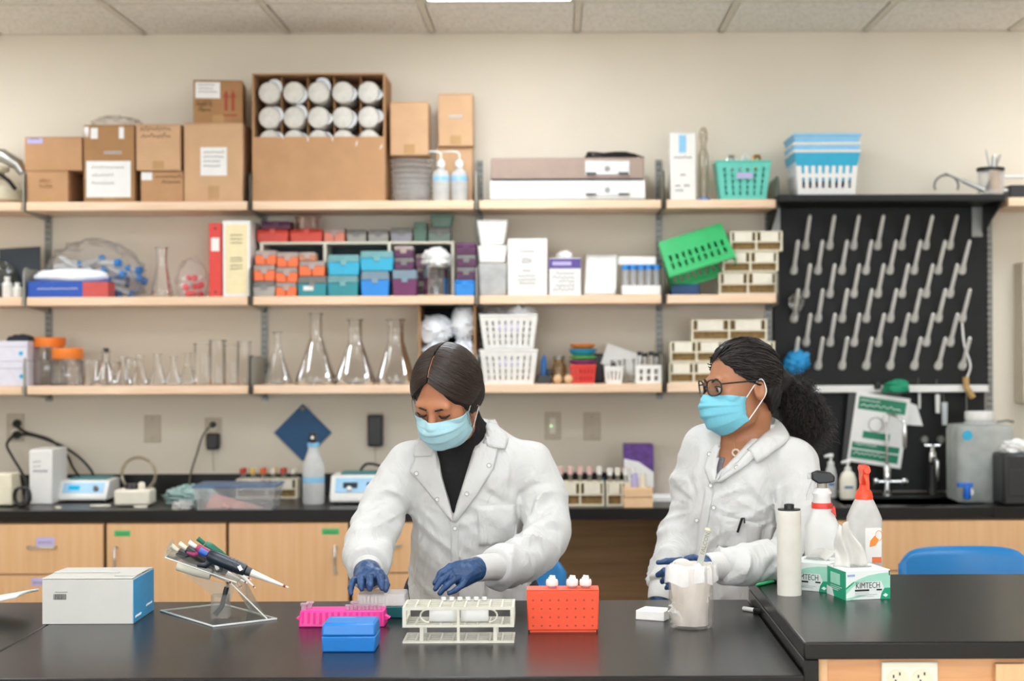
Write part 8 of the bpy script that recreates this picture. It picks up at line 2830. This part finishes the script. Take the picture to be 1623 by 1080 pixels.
mesh_obj('hair', relax(V, Q, 1), Q, m_hairB, pB, rootB)
paths = []
tie = Vector((0, .118, .0))
for i in range(1500):
    th = rg.uniform(-1.0, 1.0) * PI
    # start on the hairline or the crown
    zz = rg.uniform(-.08, .118)
    y0 = np.interp(zz, hz, hy) + rg.uniform(0, .06)
    s = rg.choice((-1, 1))
    dv = Vector((0, (y0 - .018) / .1, (zz - .034) / .09))
    rem = max(0., 1 - dv.y ** 2 - dv.z ** 2)
    dv.x = s * math.sqrt(rem)
    dv.normalize()
    d2 = Vector((s * .1, 1, -.3 + rg.uniform(-.15, .2)))
    ph, wv = rg.uniform(0, 6.3), rg.uniform(.5, 1.3)
    k = 1 + rg.uniform(-.02, .06)
    P_ = []
    for j in range(14):
        t = j / 13
        v = (dv * (1 - t) + d2 * t).normalized()
        wob = Vector((math.sin(9 * t + ph), math.cos(11 * t + ph), math.sin(13 * t + 2 * ph))) * .0032 * wv * (1 - abs(2 * t - 1) * .4)
        P_.append(HB @ (Vector((v.x * .08 * k, .018 + v.y * .1 * k, .034 + v.z * .09 * k)) + wob))
    paths.append(P_)
strands(pB, 'hair_strands', m_strandB, paths, .0015, rootB)
# frizzy ponytail
tieW = HB @ tie
pc_ = at(1276, 660, 4.27)
paths = []
def pony_sdf(p):
    d = s_ell(p, at(1268, 640, 4.27), (.034, .038, .038))
    d = smin(d, s_ell(p, at(1284, 672, 4.27), (.028, .034, .042)), .03)
    d = smin(d, s_cap(p, tieW, at(1262, 622, 4.27), .03, .032), .03)
    return d + .004 * np.sin(p[:, 0] * 190) * np.sin(p[:, 2] * 170) + .003 * np.sin(p[:, 1] * 230 + p[:, 2] * 90)
V, Q = sdf_mesh(pony_sdf, tuple(pc_ - Vector((.2, .2, .22))), tuple(pc_ + Vector((.2, .2, .22))), .005)
mesh_obj('ponytail', relax(V, Q, 1), Q, m_hairB, pB, rootB)
for i in range(4200):
    while True:
        e = Vector((rg.uniform(-1, 1), rg.uniform(-1, 1), rg.uniform(-1, 1)))
        if e.length < 1:
            break
    u = rg.random()
    c0 = at(1256, 622, 4.27) * (1 - u) + at(1288, 680, 4.27) * u
    e1 = c0 + Vector((e.x * .07, e.y * .065, e.z * .075))
    st = tieW + Vector((rg.uniform(-.02, .02), rg.uniform(-.02, .02), rg.uniform(-.025, .025)))
    st = st * .4 + c0 * .6 + e * .02
    ph, cr = rg.uniform(0, 6.3), rg.uniform(.003, .0085)
    ax = (e1 - st)
    n1 = ax.orthogonal().normalized()
    n2 = ax.cross(n1).normalized()
    sag = Vector((.01, 0, -.018)) * rg.random()
    tw = rg.uniform(1.6, 3.2)
    P_ = []
    for j in range(16):
        t = j / 15
        P_.append(st + ax * t + sag * t * t + (n1 * math.cos(ph + tw * 2 * PI * t) + n2 * math.sin(ph + tw * 2 * PI * t)) * cr * min(1, 3 * t))
    paths.append(P_)
strands(pB, 'ponytail_curls', m_strandB, paths, .0009, rootB)
